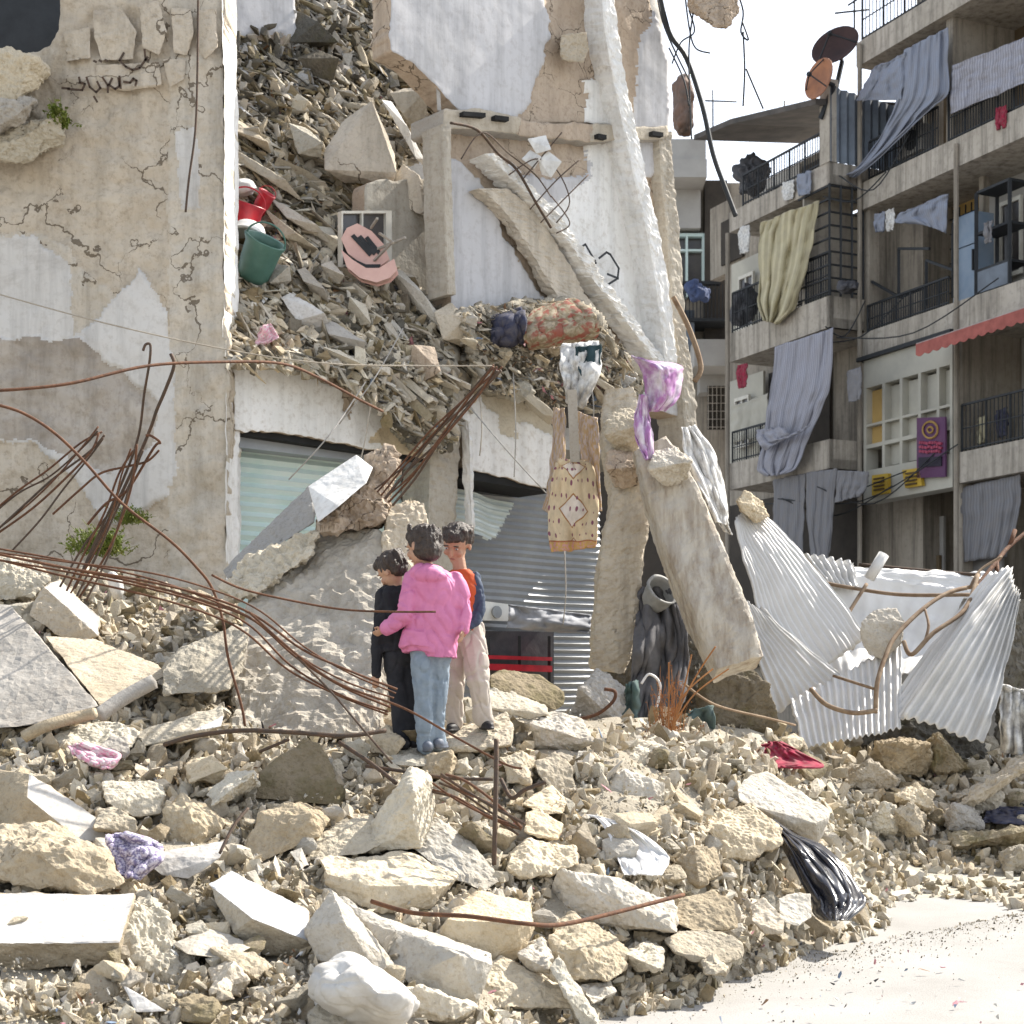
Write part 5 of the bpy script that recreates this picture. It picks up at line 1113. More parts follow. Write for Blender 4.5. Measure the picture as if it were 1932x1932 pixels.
tag(mb.build('steel_bar', M['grey']), 'flat grey bar hanging from the ledge between the carpet strips', 'bar')
cloth('flowered_blanket', 'folded red and brown flowered blanket lying on the broken ledge', 'blanket', [(1010,590,1085,568),(995,610,1115,590),(990,640,1130,612),(1000,655,1122,632)], lambda s, t: 15.35-.35*math.sin(t*2.6), M['blanket'], 60, 30, 1, .03, .045, .04, seed=3)
cloth('grey_bundle', 'dark grey crumpled cloth left of the flowered blanket on the ledge', 'cloth', [(930,605,985,588),(925,625,995,605),(935,655,985,640)], lambda s, t: 15.2-.3*math.sin(t*3), M['navy'], 24, 16, 2, .05, .1, .05, seed=8)
cloth('rag_bundle', 'grey and teal rags caught on the ledge above the steel bar', 'rag', [(1062,650,1130,645),(1055,680,1135,685),(1062,720,1120,730),(1070,760,1098,770)], lambda s, t: 14.7-.2*math.sin(t*3), M['whitecl'], 40, 40, 1.5, .04, .1, .012, seed=12)
cloth('teal_rag', 'small dark teal rag hanging right of the grey rags', 'rag', [(1085,655,1135,650),(1090,690,1132,690),(1098,715,1118,712)], D0(14.55), plain('dark_teal_cloth', (.03,.06,.07), .9), 16, 16, 2, .05, .06, .01, seed=5)
cloth('purple_cloth', 'purple and white cloth tied to the top of the leaning pillar', 'cloth', [(1190,672,1225,680),(1205,690,1282,688),(1215,720,1288,712),(1218,755,1282,750),(1222,778,1255,775)], lambda s, t: 13.3-.4*math.sin(s*3.1)*math.sin(.6+t*2.4), M['purple'], 50, 50, 2, .03, .08, .01, seed=1)
cloth('purple_cloth', 'dangling magenta tail hanging below the purple and white cloth', 'cloth', [(1205,745,1222,745),(1198,780,1225,785),(1197,820,1232,820),(1208,850,1230,860),(1218,868,1225,868)], D0(13.15), M['purple'], 18, 40, 2, .05, .05, .01, seed=6)
cloth('white_cloth', 'dirty white cloth draped behind the head of the split pillar', 'cloth', [(1285,808,1312,802),(1290,850,1350,860),(1310,900,1365,920),(1335,950,1372,965),(1350,985,1368,990)], lambda s, t: 14.2+.2*s, M['whitecl'], 50, 60, 2.5, .05, .10, .01, seed=9)
cloth('white_cloth', 'torn white rag hanging down in shreds beside the metal sheets', 'cloth', [(1330,900,1350,905),(1345,960,1368,970),(1362,1000,1382,1010)], D0(14.6), M['whitecl'], 14, 30, 3, .06, .05, .01, seed=19)
cloth('pink_scrap', 'pink printed scrap of cloth lying on the rubble at left', 'cloth', [(128,1408,160,1402),(140,1425,222,1422),(170,1442,225,1436),(195,1450,205,1450)], lambda s, t: (hit(175, 1442) or 8.7)-.25+.2*(1-t), M['pinkcl'], 40, 26, .7, .02, .07, .01, seed=3)
cloth('pink_scrap', 'tiny pink scrap on the debris edge above the white lintel', 'cloth', [(490,620,510,610),(485,640,525,635),(480,650,505,648)], lambda s, t: fd(500, 635)-.25, M['pinkcl'], 12, 10, 2, .03, .05, .008, seed=13)
cloth('lilac_cloth', 'crumpled flowered lilac cloth between the tilted block and the long boulder', 'cloth', [(200,1578,240,1572),(205,1600,300,1592),(218,1630,305,1620),(225,1652,262,1660)], lambda s, t: (hit(250, 1640) or 7.4)-.3+.3*(1-t), M['lilac'], 60, 40, 1, .02, .09, .01, seed=7)
cloth('crimson_cloth', 'crimson cloth lying on the shaded rubble before the metal sheets', 'cloth', [(1450,1400,1475,1398),(1428,1412,1510,1418),(1410,1432,1555,1445),(1415,1448,1490,1448)], lambda s, t: (hit(1480, 1450) or 12.5)-.2+.4*(1-t), M['crimson'], 50, 26, .8, .02, .09, .01, seed=4)
cloth('navy_cloth', 'dark blue cloth lying on the rubble at the right edge', 'cloth', [(1868,1520,1960,1524),(1858,1535,1965,1540),(1856,1552,1965,1556)], lambda s, t: (hit(1900, 1556) or 14.5)-.25+.4*(1-t), M['navy'], 40, 20, .8, .02, .09, .01, seed=4)
cloth('plastic_sheet', 'glossy white plastic sheet spread over stones at the right of the pile', 'plastic sheet', [(1060,1545,1085,1535),(1120,1540,1170,1552),(1150,1580,1235,1588),(1165,1620,1262,1622),(1178,1650,1248,1650)], lambda s, t: (hit(1200, 1650) or 8.8)-.25+.75*(1-t), plain('white_plastic', (.72,.72,.71), .3, 0, (.6,.6,.6), 3, .1, .6), 70, 60, .6, .02, .09, .006, seed=21)
# black plastic bag
M['bag'] = plain('black_plastic', (.018,.019,.024), .22, 0, (.03,.03,.04), 5, .2, .7)
cloth('black_bag', 'shiny black plastic bag draped down the right end of the pile', 'plastic bag', [(1452,1545,1462,1548),(1466,1572,1500,1574),(1480,1605,1545,1592),(1505,1650,1585,1625),(1530,1700,1625,1680),(1535,1725,1632,1705),(1558,1738,1600,1736)], lambda s, t: 10.0-.75*t+.28*(1-t)-.12*math.sin(s*3.1), M['bag'], 90, 90, 4.5, .03, .09, .006, seed=3)
# big white sack
def blob(name, label, cat, D, pts_, mat, thick=.35, amp=.05, seed=0, lv=3, parent=None):
    bm = bmesh.new()
    cu = sum(p[0] for p in pts_)/len(pts_); cv = sum(p[1] for p in pts_)/len(pts_)
    for s, y in ((1,0), (.72,-thick*.5), (.3,-thick*.62), (.72,thick*.5)):
        for p in pts_: bm.verts.new(P(cu+(p[0]-cu)*s, cv+(p[1]-cv)*s, D+y))
    bmesh.ops.convex_hull(bm, input=bm.verts[:])
    for v in [v for v in bm.verts if not v.link_faces]: bm.verts.remove(v)
    for _ in range(lv):
        bmesh.ops.subdivide_edges(bm, edges=bm.edges[:], cuts=1, use_grid_fill=True)
        bmesh.ops.smooth_vert(bm, verts=bm.verts[:], factor=.5, use_axis_x=True, use_axis_y=True, use_axis_z=True)
    bm.normal_update()
    for v in bm.verts:
        c = v.co; r = abs(nz((c.x, c.y, c.z*.6), 5, seed)); v.co = c+v.normal*(amp*(.9*fz(c, 3, 3, seed)-1.6*(.3-r if r < .3 else 0)-.9*max(0, .2-abs(nz((c.x*.7, c.y, c.z), 9, seed+4)))+.12*fz(c, 14, 3, seed)))
    for f in bm.faces: f.smooth = True
    o = from_bm(name, bm, mat, parent, smooth=True)
    if parent is None: tag(o, label, cat)
    return o
blob('white_sack', 'slumped dirty white sack at the bottom centre in front of the pointed block', 'sack', 6.15, [(575,1870),(582,1840),(612,1808),(662,1788),(706,1808),(738,1848),(812,1880),(800,1905),(770,1950),(640,1950),(585,1905)], plain('dirty_white_sack', (.58,.57,.545), .8, 0, (.40,.375,.34), 5, .6), .5, .05, 3, 4)
blob('white_sack', 'small white sack lying among stones on the left slope', 'sack', 11.2, [(200,1080),(212,1070),(232,1090),(236,1120),(220,1135),(206,1120)], M['whitecl'], .2, .02, 4)
# pots and chair on the debris slope
def pot(name, label, cat, u, v, D, w_, h_, mat, tilt, rim=1.12, handle=True):
    c = P(u, v, D); sc = 1/F*D; R = w_*sc/2; H = h_*sc; t = empty(name, c, label, cat)
    prof = [(.02,-.5),(.72,-.5),(.86,-.35),(.97,.0),(1,.35),(1.0*rim,.48),(1.0*rim,.52),(.93,.5),(.90,.3),(.8,-.3),(.05,-.42)]
    bm = bmesh.new(); n = 30; rg = []
    Rm = Euler(tilt).to_matrix()
    for a, b in prof: rg.append([bm.verts.new(c+Rm@Vector((a*R*math.cos(k*2*math.pi/n), a*R*math.sin(k*2*math.pi/n), b*H))+Rm@Vector((.02*nz((a*3,b*3,k*.3),1),0,0))) for k in range(n)])
    for i in range(len(rg)-1):
        for k in range(n): bm.faces.new([rg[i][k], rg[i][(k+1)%n], rg[i+1][(k+1)%n], rg[i+1][k]])
    bm.faces.new(rg[0]); bm.faces.new(rg[-1])
    from_bm('body', bm, mat, t, smooth=True)
    if handle:
        for sg_ in (1,):
            mb = MB(); mb.tube([c+Rm@Vector((sg_*R*math.cos(a)*1.05, -.1*R, .5*H+R*.9*math.sin(a))) for a in [k*math.pi/8 for k in range(9)]], R*.05, 5); mb.build('handle', mat, t)
    return t
M['red'] = plain('red_plastic', (.50,.022,.035), .4, 0, (.30,.015,.03), 8, .1, .5)
M['green'] = plain('green_plastic', (.05,.125,.10), .45, 0, (.07,.16,.13), 8, .1, .5)
M['whitep'] = plain('white_enamel', (.75,.75,.72), .4, 0, (.6,.6,.56), 5, .1, .5)
M['pinkp'] = plain('pink_plastic', (.64,.42,.37), .5, 0, (.55,.34,.30), 6, .15, .4)
pot('red_pot', 'red plastic pot wedged beside the pier in the torn floor', 'pot', 458, 412, fd(458,412)-.3, 66, 56, M['red'], (.3,.25,.3))
pot('red_jug', 'smaller red jug with a looping handle right of the red pot', 'jug', 494, 385, fd(494,385)-.3, 30, 46, M['red'], (.5,.5,.3))
pot('green_bucket', 'dark green bucket lying tilted beneath the red pot', 'bucket', 487, 490, fd(487,490)-.4, 72, 80, M['green'], (.5,.4,.2))
pot('white_bowl', 'white enamel bowl between the red pot and the green bucket', 'bowl', 468, 445, fd(468,445)-.35, 70, 34, M['whitep'], (2.6,.25,.2), handle=False)
blob('white_bundle', 'crumpled white bundle above the red pot beside the pier', 'bundle', fd(460,350)-.2, [(434,345),(450,335),(480,335),(492,355),(480,372),(436,372)], M['whitecl'], .25, .03, 6)
c = P(688, 470, fd(688,470)-.5); ch = empty('pink_chair', c, 'overturned pink plastic chair lying on the debris under the window', 'chair')
sc = 1/F*c.y
def CP3(u, v, d=0): return P(u, v, c.y+d)
def plate(name, ps, th, mat, parent, d=0, n=1):
    mb = MB(); fr = [CP3(a, b, d+(q[0] if q else 0)) for a, b, *q in ps]; bk = [p+Vector((0,th,0)) for p in fr]; k = len(fr)
    mb.poly(fr); mb.poly(bk[::-1])
    for i in range(k): mb.poly([fr[i], fr[(i+1)%k], bk[(i+1)%k], bk[i]])
    bm = bmesh.new(); me = bpy.data.meshes.new('t'); me.from_pydata(mb.v, [], mb.f); bm.from_mesh(me); bmesh.ops.remove_doubles(bm, verts=bm.verts[:], dist=1e-4)
    bmesh.ops.bevel(bm, geom=bm.edges[:], offset=min(.012, th*.35), segments=2, affect='EDGES'); return from_bm(name, bm, mat, parent)
plate('backrest', [(646,450),(656,432),(674,424),(700,438),(722,462),(732,488),(712,503),(684,496),(658,476)], .05, M['pinkp'], ch, -.1)
for k in range(3): plate('slot_shade', [(664+k*13,446+k*2),(668+k*13,443+k*2),(700+k*8,478-k*2),(697+k*8,482-k*2)], .02, M['iron'], ch, -.112)  # dark plates painting the shade of the slots between slats
plate('seat', [(648,478),(664,492),(690,508),(716,508),(742,492),(747,508),(734,522),(710,530),(680,522),(656,502)], .16, M['pinkp'], ch, -.28)
plate('gap', [(668,490),(690,500),(716,500),(712,508),(690,507)], .02, M['iron'], ch, -.13)  # dark plate: shade under the backrest put into its colour
for a, b in (((712,470),(765,448)),((716,440),(742,458)),((700,430),(712,412)),((706,492),(742,455))):
    mb = MB(); mb.bar(CP3(*a,-.1), CP3(*b,-.35), .02); mb.build('leg', M['grey'], ch)
# ------------------------------------------------------------------ cloths on the apartment blocks
dA = lambda u, off=0: PA.Y(u)+off
def planeD(pl, rows, off):                             # distance function following a facade plane, pushed towards the street
    def f(s, t):
        i = min(int(t*(len(rows)-1)), len(rows)-2); g = t*(len(rows)-1)-i
        u = (rows[i][0]*(1-s)+rows[i][2]*s)*(1-g)+(rows[i+1][0]*(1-s)+rows[i+1][2]*s)*g
        return pl.Y(u)-off
    return f
def hang(name, label, pl, rows, off, mat, folds=6, amp=.08, wr=.1, seed=0, nu=50, nv=60, cat='curtain', fd_=1): return cloth(name, label, cat, rows, planeD(pl, rows, off), mat, nu, nv, folds, amp, wr, .02, seed=seed, fd_=fd_)
hang('hanging_cloth', 'long blue grey cloth blown down diagonally from the top balcony at right', PA, [(1705,95,1787,52),(1700,140,1787,110),(1690,190,1786,175),(1668,245,1760,200),(1640,290,1735,225),(1610,325,1665,290),(1590,330,1612,335)], .5, M['strip2'], 5, .12, .12, 1)
hang('hanging_cloth', 'grey blue cloth tied under the top balcony beside the roof screen', PA, [(1648,128,1710,100),(1632,160,1708,130),(1615,190,1702,188)], .45, M['strip2'], 4, .08, .08, 2, 30, 30)
hang('hanging_cloth', 'grey striped cloth tied along the top balcony railing at right', PA, [(1797,125,1960,60),(1795,165,1960,110),(1793,215,1960,145)], .25, M['strip1'], 9, .06, .06, 5)
hang('hanging_cloth', 'large pale grey striped cloth hanging over two storeys of the middle block', PBn, [(1463,655,1573,618),(1453,740,1568,720),(1445,800,1552,770),(1436,850,1525,830),(1430,885,1505,880),(1448,898,1480,895)], .5, M['strip1'], 6, .10, .10, 4)
hang('knotted_cloth', 'knotted pale cloth tied across the foot of the large striped cloth', PBn, [(1428,812,1475,806),(1432,835,1500,820),(1445,850,1530,800)], .9, M['strip1'], 4, .1, .15, 9, 30, 16)
hang('yellow_curtain', 'torn pale yellow curtain blowing out of the middle block balcony', PBn, [(1435,420,1545,378),(1432,460,1535,450),(1433,520,1520,515),(1430,570,1495,585),(1440,605,1470,612)], .35, M['yellowcl'], 5, .16, .16, 6)
hang('grey_curtain', 'left one of the two dull grey curtains on the lowest visible storey', PBn, [(1462,905,1520,893),(1460,980,1518,975),(1462,1045,1515,1055)], .1, M['greycl'], 5, .05, .04, 3, 30, 30)
hang('grey_curtain', 'right one of the two dull grey curtains on the lowest visible storey', PBn, [(1523,892,1580,884),(1523,980,1572,975),(1530,1050,1565,1058)], .1, M['greycl'], 5, .05, .04, 7, 30, 30)
hang('striped_awning', 'short dark striped awning cloth between the two apartment blocks', PBn, [(1582,888,1640,890),(1578,920,1636,915),(1574,950,1625,935)], .2, M['greycl'], 6, .05, .04, 7, 30, 20)
hang('grey_curtain', 'pale green drape on the left bay of the middle block', PBn, [(1372,770,1450,742),(1372,800,1448,780),(1372,838,1446,822)], -.6, M['cream'], 6, .04, .03, 17, 30, 20)
hang('grey_curtain', 'torn grey curtain hanging at the lowest storey at the right edge', PA, [(1815,920,1925,895),(1815,980,1925,960),(1815,1060,1900,1050)], -.1, M['greycl'], 8, .06, .05, 27, 30, 20)
aw = empty('red_awning', onp(PA, 1800, 680), 'faded awning with a red scalloped fringe at the right edge', 'awning')
mb = MB(); a0 = onp(PA, 1818, 632, -.2); a1 = onp(PA, 2100, 545, -.2); b0 = onp(PA, 1800, 658, .9); b1 = onp(PA, 2090, 565, .9); th_ = Vector((0,0,.02))
mb.hexa([a0,a1,b1,b0,a0+th_,a1+th_,b1+th_,b0+th_]); mb.build('awning_cloth', plain('faded_pink_awning', (.45,.38,.36), .9), aw)
bm = bmesh.new(); n = 90; tp = []; bt = []
for k in range(n+1):
    p = b0.lerp(b1, k/n); tp.append(bm.verts.new(p)); bt.append(bm.verts.new(p-Vector((0,0,.2+.05*abs(math.sin(k*.55)))) ))
for k in range(n): bm.faces.new([tp[k], tp[k+1], bt[k+1], bt[k]])
solid(bm, .01); from_bm('fringe', bm, plain('red_fringe', (.38,.12,.10), .9), aw)
# poster
pu = empty('purple_poster', onp(PA, 1745, 890, .2), 'tall purple banner with gold ring and red lettering on the glazed bay', 'banner')
def PP(a, b, o=.22): return onp(PA, 1745+54*a, 790+113*b+ (-6)*a*0, o)
mb = MB(); mb.hexa([PP(0,0,.16),PP(1,-.02,.16),PP(1,.98,.16),PP(0,1,.16),PP(0,0,.2),PP(1,-.02,.2),PP(1,.98,.2),PP(0,1,.2)]); mb.build('banner_panel', plain('purple_print', (.085,.03,.09), .6, 0, (.12,.045,.10), 2), pu)
mb = MB(); mb.tube([PP(.5+.26*math.cos(k*math.pi/12), .2+.14*math.sin(k*math.pi/12)) for k in range(25)], .022, 4, sm=False); mb.tube([PP(.5+.1*math.cos(k*math.pi/6), .2+.05*math.sin(k*math.pi/6)) for k in range(13)], .02, 4, sm=False); mb.build('gold_ring', plain('gold_print', (.42,.26,.08), .6), pu)
mb = MB(); rr = random.Random(4)
for row in range(3):
    a = .14
    while a < .86:
        w_ = rr.uniform(.04,.1); mb.bar(PP(a, .42+row*.07), PP(a+w_, .42+row*.07+rr.uniform(-.02,.02)), .05); a += w_+.02
mb.build('lettering', plain('red_print', (.35,.05,.10), .6), pu)
mb = MB(); mb.hexa([PP(.1,.66,.2),PP(.9,.64,.2),PP(.9,.8,.2),PP(.1,.82,.2),PP(.1,.66,.23),PP(.9,.64,.23),PP(.9,.8,.23),PP(.1,.82,.23)]); mb.build('picture', plain('dark_print', (.02,.015,.03), .6), pu)
for (u0, v0, u1, v1), lb in (((1660,898,1690,936), 'left yellow sign panel below the windows of the glazed bay'), ((1720,888,1752,922), 'right yellow sign panel, tilted, beside the purple banner')):
    t = empty('yellow_sign', onp(PA, u0, v1, .2), lb, 'sign'); tl = 3 if u0 > 1700 else 0
    Q = lambda u, v, o: onp(PA, u, v, o)
    mb = MB(); mb.hexa([Q(u0-tl,v0,.12),Q(u1-tl,v0-4,.12),Q(u1+tl,v1-5,.12),Q(u0+tl,v1,.12),Q(u0-tl,v0,.2),Q(u1-tl,v0-4,.2),Q(u1+tl,v1-5,.2),Q(u0+tl,v1,.2)]); mb.build('sign_board', plain('yellow_print', (.50,.33,.04), .6, 0, (.40,.25,.03), 4), t)
    mb = MB()
    for k in range(4):
        v = v0+7+k*7; mb.bar(Q(u0+5,v,.215), Q(u1-6,v-3,.215), .03)
    mb.build('lettering', plain('dark_print', (.10,.06,.02), .6), t)
# satellite dishes
def dish(name, label, u, v, D, rad, ax, mat, asp):
    c = P(u, v, D); t = empty(name, c-Vector((0,0,rad)), label, 'satellite dish'); z = Vector(ax).normalized(); x = z.orthogonal().normalized(); y = z.cross(x); bm = bmesh.new(); rg = []
    for i in range(9):
        r = rad*(i/8 or .01); rg.append([bm.verts.new(c+(x*math.cos(a)+y*math.sin(a))*r+z*(.28*r*r/rad)) for a in [k*math.pi/18 for k in range(36)]])
    for i in range(8):
        for k in range(36): bm.faces.new([rg[i][k], rg[i][(k+1)%36], rg[i+1][(k+1)%36], rg[i+1][k]])
    bm.faces.new(rg[0]); solid(bm, .02); from_bm('dish', bm, mat, t, smooth=True)
    mb = MB()
    for a in (0, 2.1, 4.2): mb.bar(c+(x*math.cos(a)+y*math.sin(a))*rad*.95+z*.27*rad, c+z*rad*.9, .025)
    mb.build('feed_arm', M['iron'], t)
    mb = MB(); mb.tube([c+z*rad*.82, c+z*rad*.98], .05, 8, sm=False); mb.build('feed_horn', M['iron'], t)
    mb = MB(); b = Vector((c.x, c.y+.3, c.z-rad*1.6)); mb.bar(c-z*.02, c-z*.3, .06); mb.bar(c-z*.3, b, .08); mb.build('mast', M['iron'], t)
dish('satellite_dish', 'large dark mesh satellite dish above the roof terrace', 1580, 95, 33.5, .52, (-.5,-.75,.45), plain('dark_mesh', (.045,.03,.03), .8, .2, (.08,.045,.04), 3), 1)
dish('satellite_dish', 'smaller orange rusted satellite dish seen half from the side', 1553, 152, 32.5, .42, (-.85,-.5,.15), plain('rusty_dish', (.42,.19,.10), .7, .1, (.20,.10,.07), 2), 1)
# things on the balconies
M['blue'] = plain('pale_blue_enamel', (.20,.27,.36), .5, 0, (.26,.32,.40), 3)
def Zb(v, pl=PA, u=1627): return CH+(HZ-v)/F*pl.Y(u)
fr = empty('blue_fridge', onp(PA, 1825, HZ, -.3)+Vector((0,0,9.05-CH)), 'pale blue refrigerator standing on the balcony with yellow walls', 'refrigerator')
mb = MB(); sbx(mb, PA, 1798, 1840, 9.05, 10.75, -.7, -.25); mb.build('body', M['blue'], fr)
mb = MB(); sbx(mb, PA, 1800, 1838, 9.1, 10.1, -.24, -.2); sbx(mb, PA, 1800, 1838, 10.13, 10.7, -.24, -.2); mb.build('door', M['blue'], fr)
mb = MB(); sbx(mb, PA, 1833, 1835, 9.6, 10.0, -.19, -.15); mb.build('handle', M['iron'], fr)
cb = empty('metal_cabinet', onp(PA, 1870, HZ, -.2)+Vector((0,0,9.05-CH)), 'open black steel shelf frame on the balcony right of the blue refrigerator', 'shelf')
for u in (1842, 1905):
    for o in (-.6, -.1):
        mb = MB(); p = seeo(PA, u, -.1)+nA*(o+.1); mb.bar(Vector((p.x,p.y,9.05)), Vector((p.x,p.y,11.0)), .06); mb.build('post', M['iron'], cb)
for z in (9.5, 10.2, 10.98):
    mb = MB(); sbx(mb, PA, 1842, 1905, z, z+.05, -.6, -.1); mb.build('shelf', M['iron'], cb)
mb = MB(); sbx(mb, PA, 1842, 1905, 9.1, 9.5, -.15, -.1); mb.build('panel', M['bluegrey'], cb)
blob('laundry_heap', 'dark heap of clothes on the roof terrace of the middle block', 'clothes', 36.3, [(1380,330),(1395,298),(1425,290),(1450,310),(1455,345),(1430,375),(1390,370)], M['rag'], .8, .2, 8)
blob('black_tarp', 'black tarpaulin bulging from the balcony left of the yellow curtain', 'tarpaulin', 36.6, [(1375,560),(1405,520),(1430,545),(1436,600),(1400,618),(1372,610)], M['rag'], .6, .15, 9)
blob('blue_bundle', 'blue bundle tied on the far building balcony rail', 'bundle', 41.5, [(1285,535),(1310,522),(1340,540),(1345,570),(1300,575)], plain('blue_bundle', (.08,.11,.22), .8), .5, .1, 12)
hang('grey_curtain', 'pale blue sheet under the balcony slab with yellow walls', PA, [(1700,402,1790,365),(1690,420,1788,385),(1735,420,1786,440)], .05, M['strip2'], 4, .08, .12, 31, 30, 14)
blob('purple_bundle', 'round dark bundle hung on the corner balcony beside the window grille', 'bundle', 32.3, [(1575,535),(1600,522),(1622,530),(1625,548),(1600,556),(1578,552)], M['rag'], .5, .1, 14)
blob('water_tank', 'rusty brown tank seen behind the edge of the ruined building', 'tank', 30, [(1268,150),(1300,130),(1312,170),(1310,240),(1300,262),(1266,262)], plain('rusty_tank', (.20,.12,.085), .8, .1, (.12,.10,.09), 3), .8, .08, 15)

# clutter of the lived-in blocks: windows, air conditioners, pipes, cables and washing
def win_on(parent, pl, u0, u1, z0, z1, o, nb=2):
    mb = MB(); w_ = (u1-u0)*.07
    sbx(mb, pl, u0, u1, z1-.08, z1, o, o+.07); sbx(mb, pl, u0, u1, z0, z0+.08, o, o+.07); sbx(mb, pl, u0, u0+w_, z0+.08, z1-.08, o, o+.07); sbx(mb, pl, u1-w_, u1, z0+.08, z1-.08, o, o+.07)
    for k in range(1, nb): c = u0+(u1-u0)*k/nb; sbx(mb, pl, c-w_/2, c+w_/2, z0+.08, z1-.08, o, o+.06)
    f = mb.build('window', M['frame'], parent); mb = MB(); sbx(mb, pl, u0+w_, u1-w_, z0+.08, z1-.08, o-.01, o+.02); mb.build('pane', M['glass'], f)
win_on(AB, PA, 1862, 1895, 12.6, 14.1, -1.5); win_on(AB, PA, 1800, 1832, 12.4, 14.2, -1.5); win_on(AB, PA, 1885, 1925, 9.6, 11.1, -1.2); win_on(AB, PA, 1850, 1890, 6.5, 8.0, -1.4, 3)
win_on(AB2, PBn, 1392, 1420, 10.3, 11.6, -1.4); win_on(AB2, PBn, 1385, 1412, 7.4, 8.6, -1.1); win_on(AB2, PBn, 1520, 1550, 10.1, 11.7, -1.35); win_on(AB, PA, 1650, 1684, 9.7, 11.2, -1.44); win_on(AB, PA, 1700, 1745, 12.8, 14.2, -1.6)
def aircon(pl, u, z, o, label):
    c = seeo(pl, u, o)+Vector((0,0,z)); t = empty('air_conditioner', c, label, 'air conditioner', None); d = pl.d; q = []
    for oo in (0, .28):
        for (s_, zz) in ((0,0),(.75,0),(.75,.52),(0,.52)): q.append(c+d*s_+nA*oo+Vector((0,0,zz)))
    mb = MB(); mb.hexa(q); mb.build('casing', M['white2'], t)
    mb = MB(); cc = c+d*.3+nA*.285+Vector((0,0,.26)); mb.tube([cc, cc+nA*.015], .2, 18, sm=False); mb.build('fan_grille', M['iron'], t)
aircon(PA, 1760, 12.35, -.4, 'air conditioner on the top balcony behind the railing'); aircon(PA, 1838, 6.2, -.8, 'air conditioner on the balcony right of the purple banner'); aircon(PBn, 1500, 12.6, -1.2, 'air conditioner on the roof terrace of the middle block')
for lb, pl, u, z0, z1, o in (('drain pipe running down between the two apartment blocks', PA, 1631, 2, 15, .12), ('drain pipe running down right of the glazed bay', PA, 1812, 2, 12, .1), ('thin drain pipe on the far left of the middle block', PBn, 1380, 2, 12, .1)):
    mb = MB(); a = onp(pl, u, HZ, o); mb.tube([Vector((a.x,a.y,z0)), Vector((a.x,a.y,z1))], .05, 8, sm=False); tag(mb.build('drain_pipe', M['facade']), lb, 'pipe')
r5_ = random.Random(77)
for k in range(9):
    u0, u1 = r5_.uniform(1385, 1600), r5_.uniform(1640, 1900); z = r5_.choice((6.0, 9.0, 12.0, 9.3, 12.3))+r5_.uniform(-.2,.3); a = onp(PBn, u0, HZ, .15); b = onp(PA, u1, HZ, .2); a = Vector((a.x,a.y,z-.1)); b = Vector((b.x,b.y,z+r5_.uniform(-.3,.6))); m_ = (a+b)/2-Vector((0,0,r5_.uniform(.2,.7)))
    mb = MB(); mb.tube([a, m_, b], .014, 5); tag(mb.build('slack_cable', M['iron']), 'black cable sagging along the fronts of the apartment blocks', 'cable', 'cables along the apartment fronts')
wc = [M['strip2'], M['whitecl'], M['greycl'], M['crimson'], M['yellowcl'], M['navy'], M['whitecl']]
spots_ = [(PA,1650,405,20,34,'dark cloth hanging in the corner under the balcony slab'),(PA,1672,398,16,40,'white shirt hanging under the slab beside the corner cloth'),(PA,1858,420,14,40,'white rag hanging above the black shelf frame'),(PA,1880,205,20,40,'small cloth on the top balcony rail at the far right'),(PA,1845,790,18,48,'pale cloth hanging behind the lower right balcony rail'),(PA,1880,775,22,52,'striped cloth hanging behind the lower right balcony rail near the border'),
  (PBn,1395,430,20,50,'white cloth hanging at the left end of the yellow curtain balcony'),(PBn,1505,330,26,40,'grey cloth over the roof terrace rail'),(PBn,1478,345,20,34,'pale cloth over the roof terrace rail left of the grey one'),(PBn,1600,700,26,60,'dim cloth hanging in the gap under the corner balcony'),(PBn,1392,690,18,44,'pale cloth hanging left of the large striped cloth')]
for k, (pl, u, v, w_, h_, lb) in enumerate(spots_): hang('washing', lb, pl, [(u,v,u+w_,v-w_*.3),(u-1,v+h_*.5,u+w_,v+h_*.45),(u+2,v+h_,u+w_-2,v+h_*.9)], .12 if k not in (4,5) else -.2, wc[k % 7], 2, .04, .06, 50+k, 14, 16, 'washing')
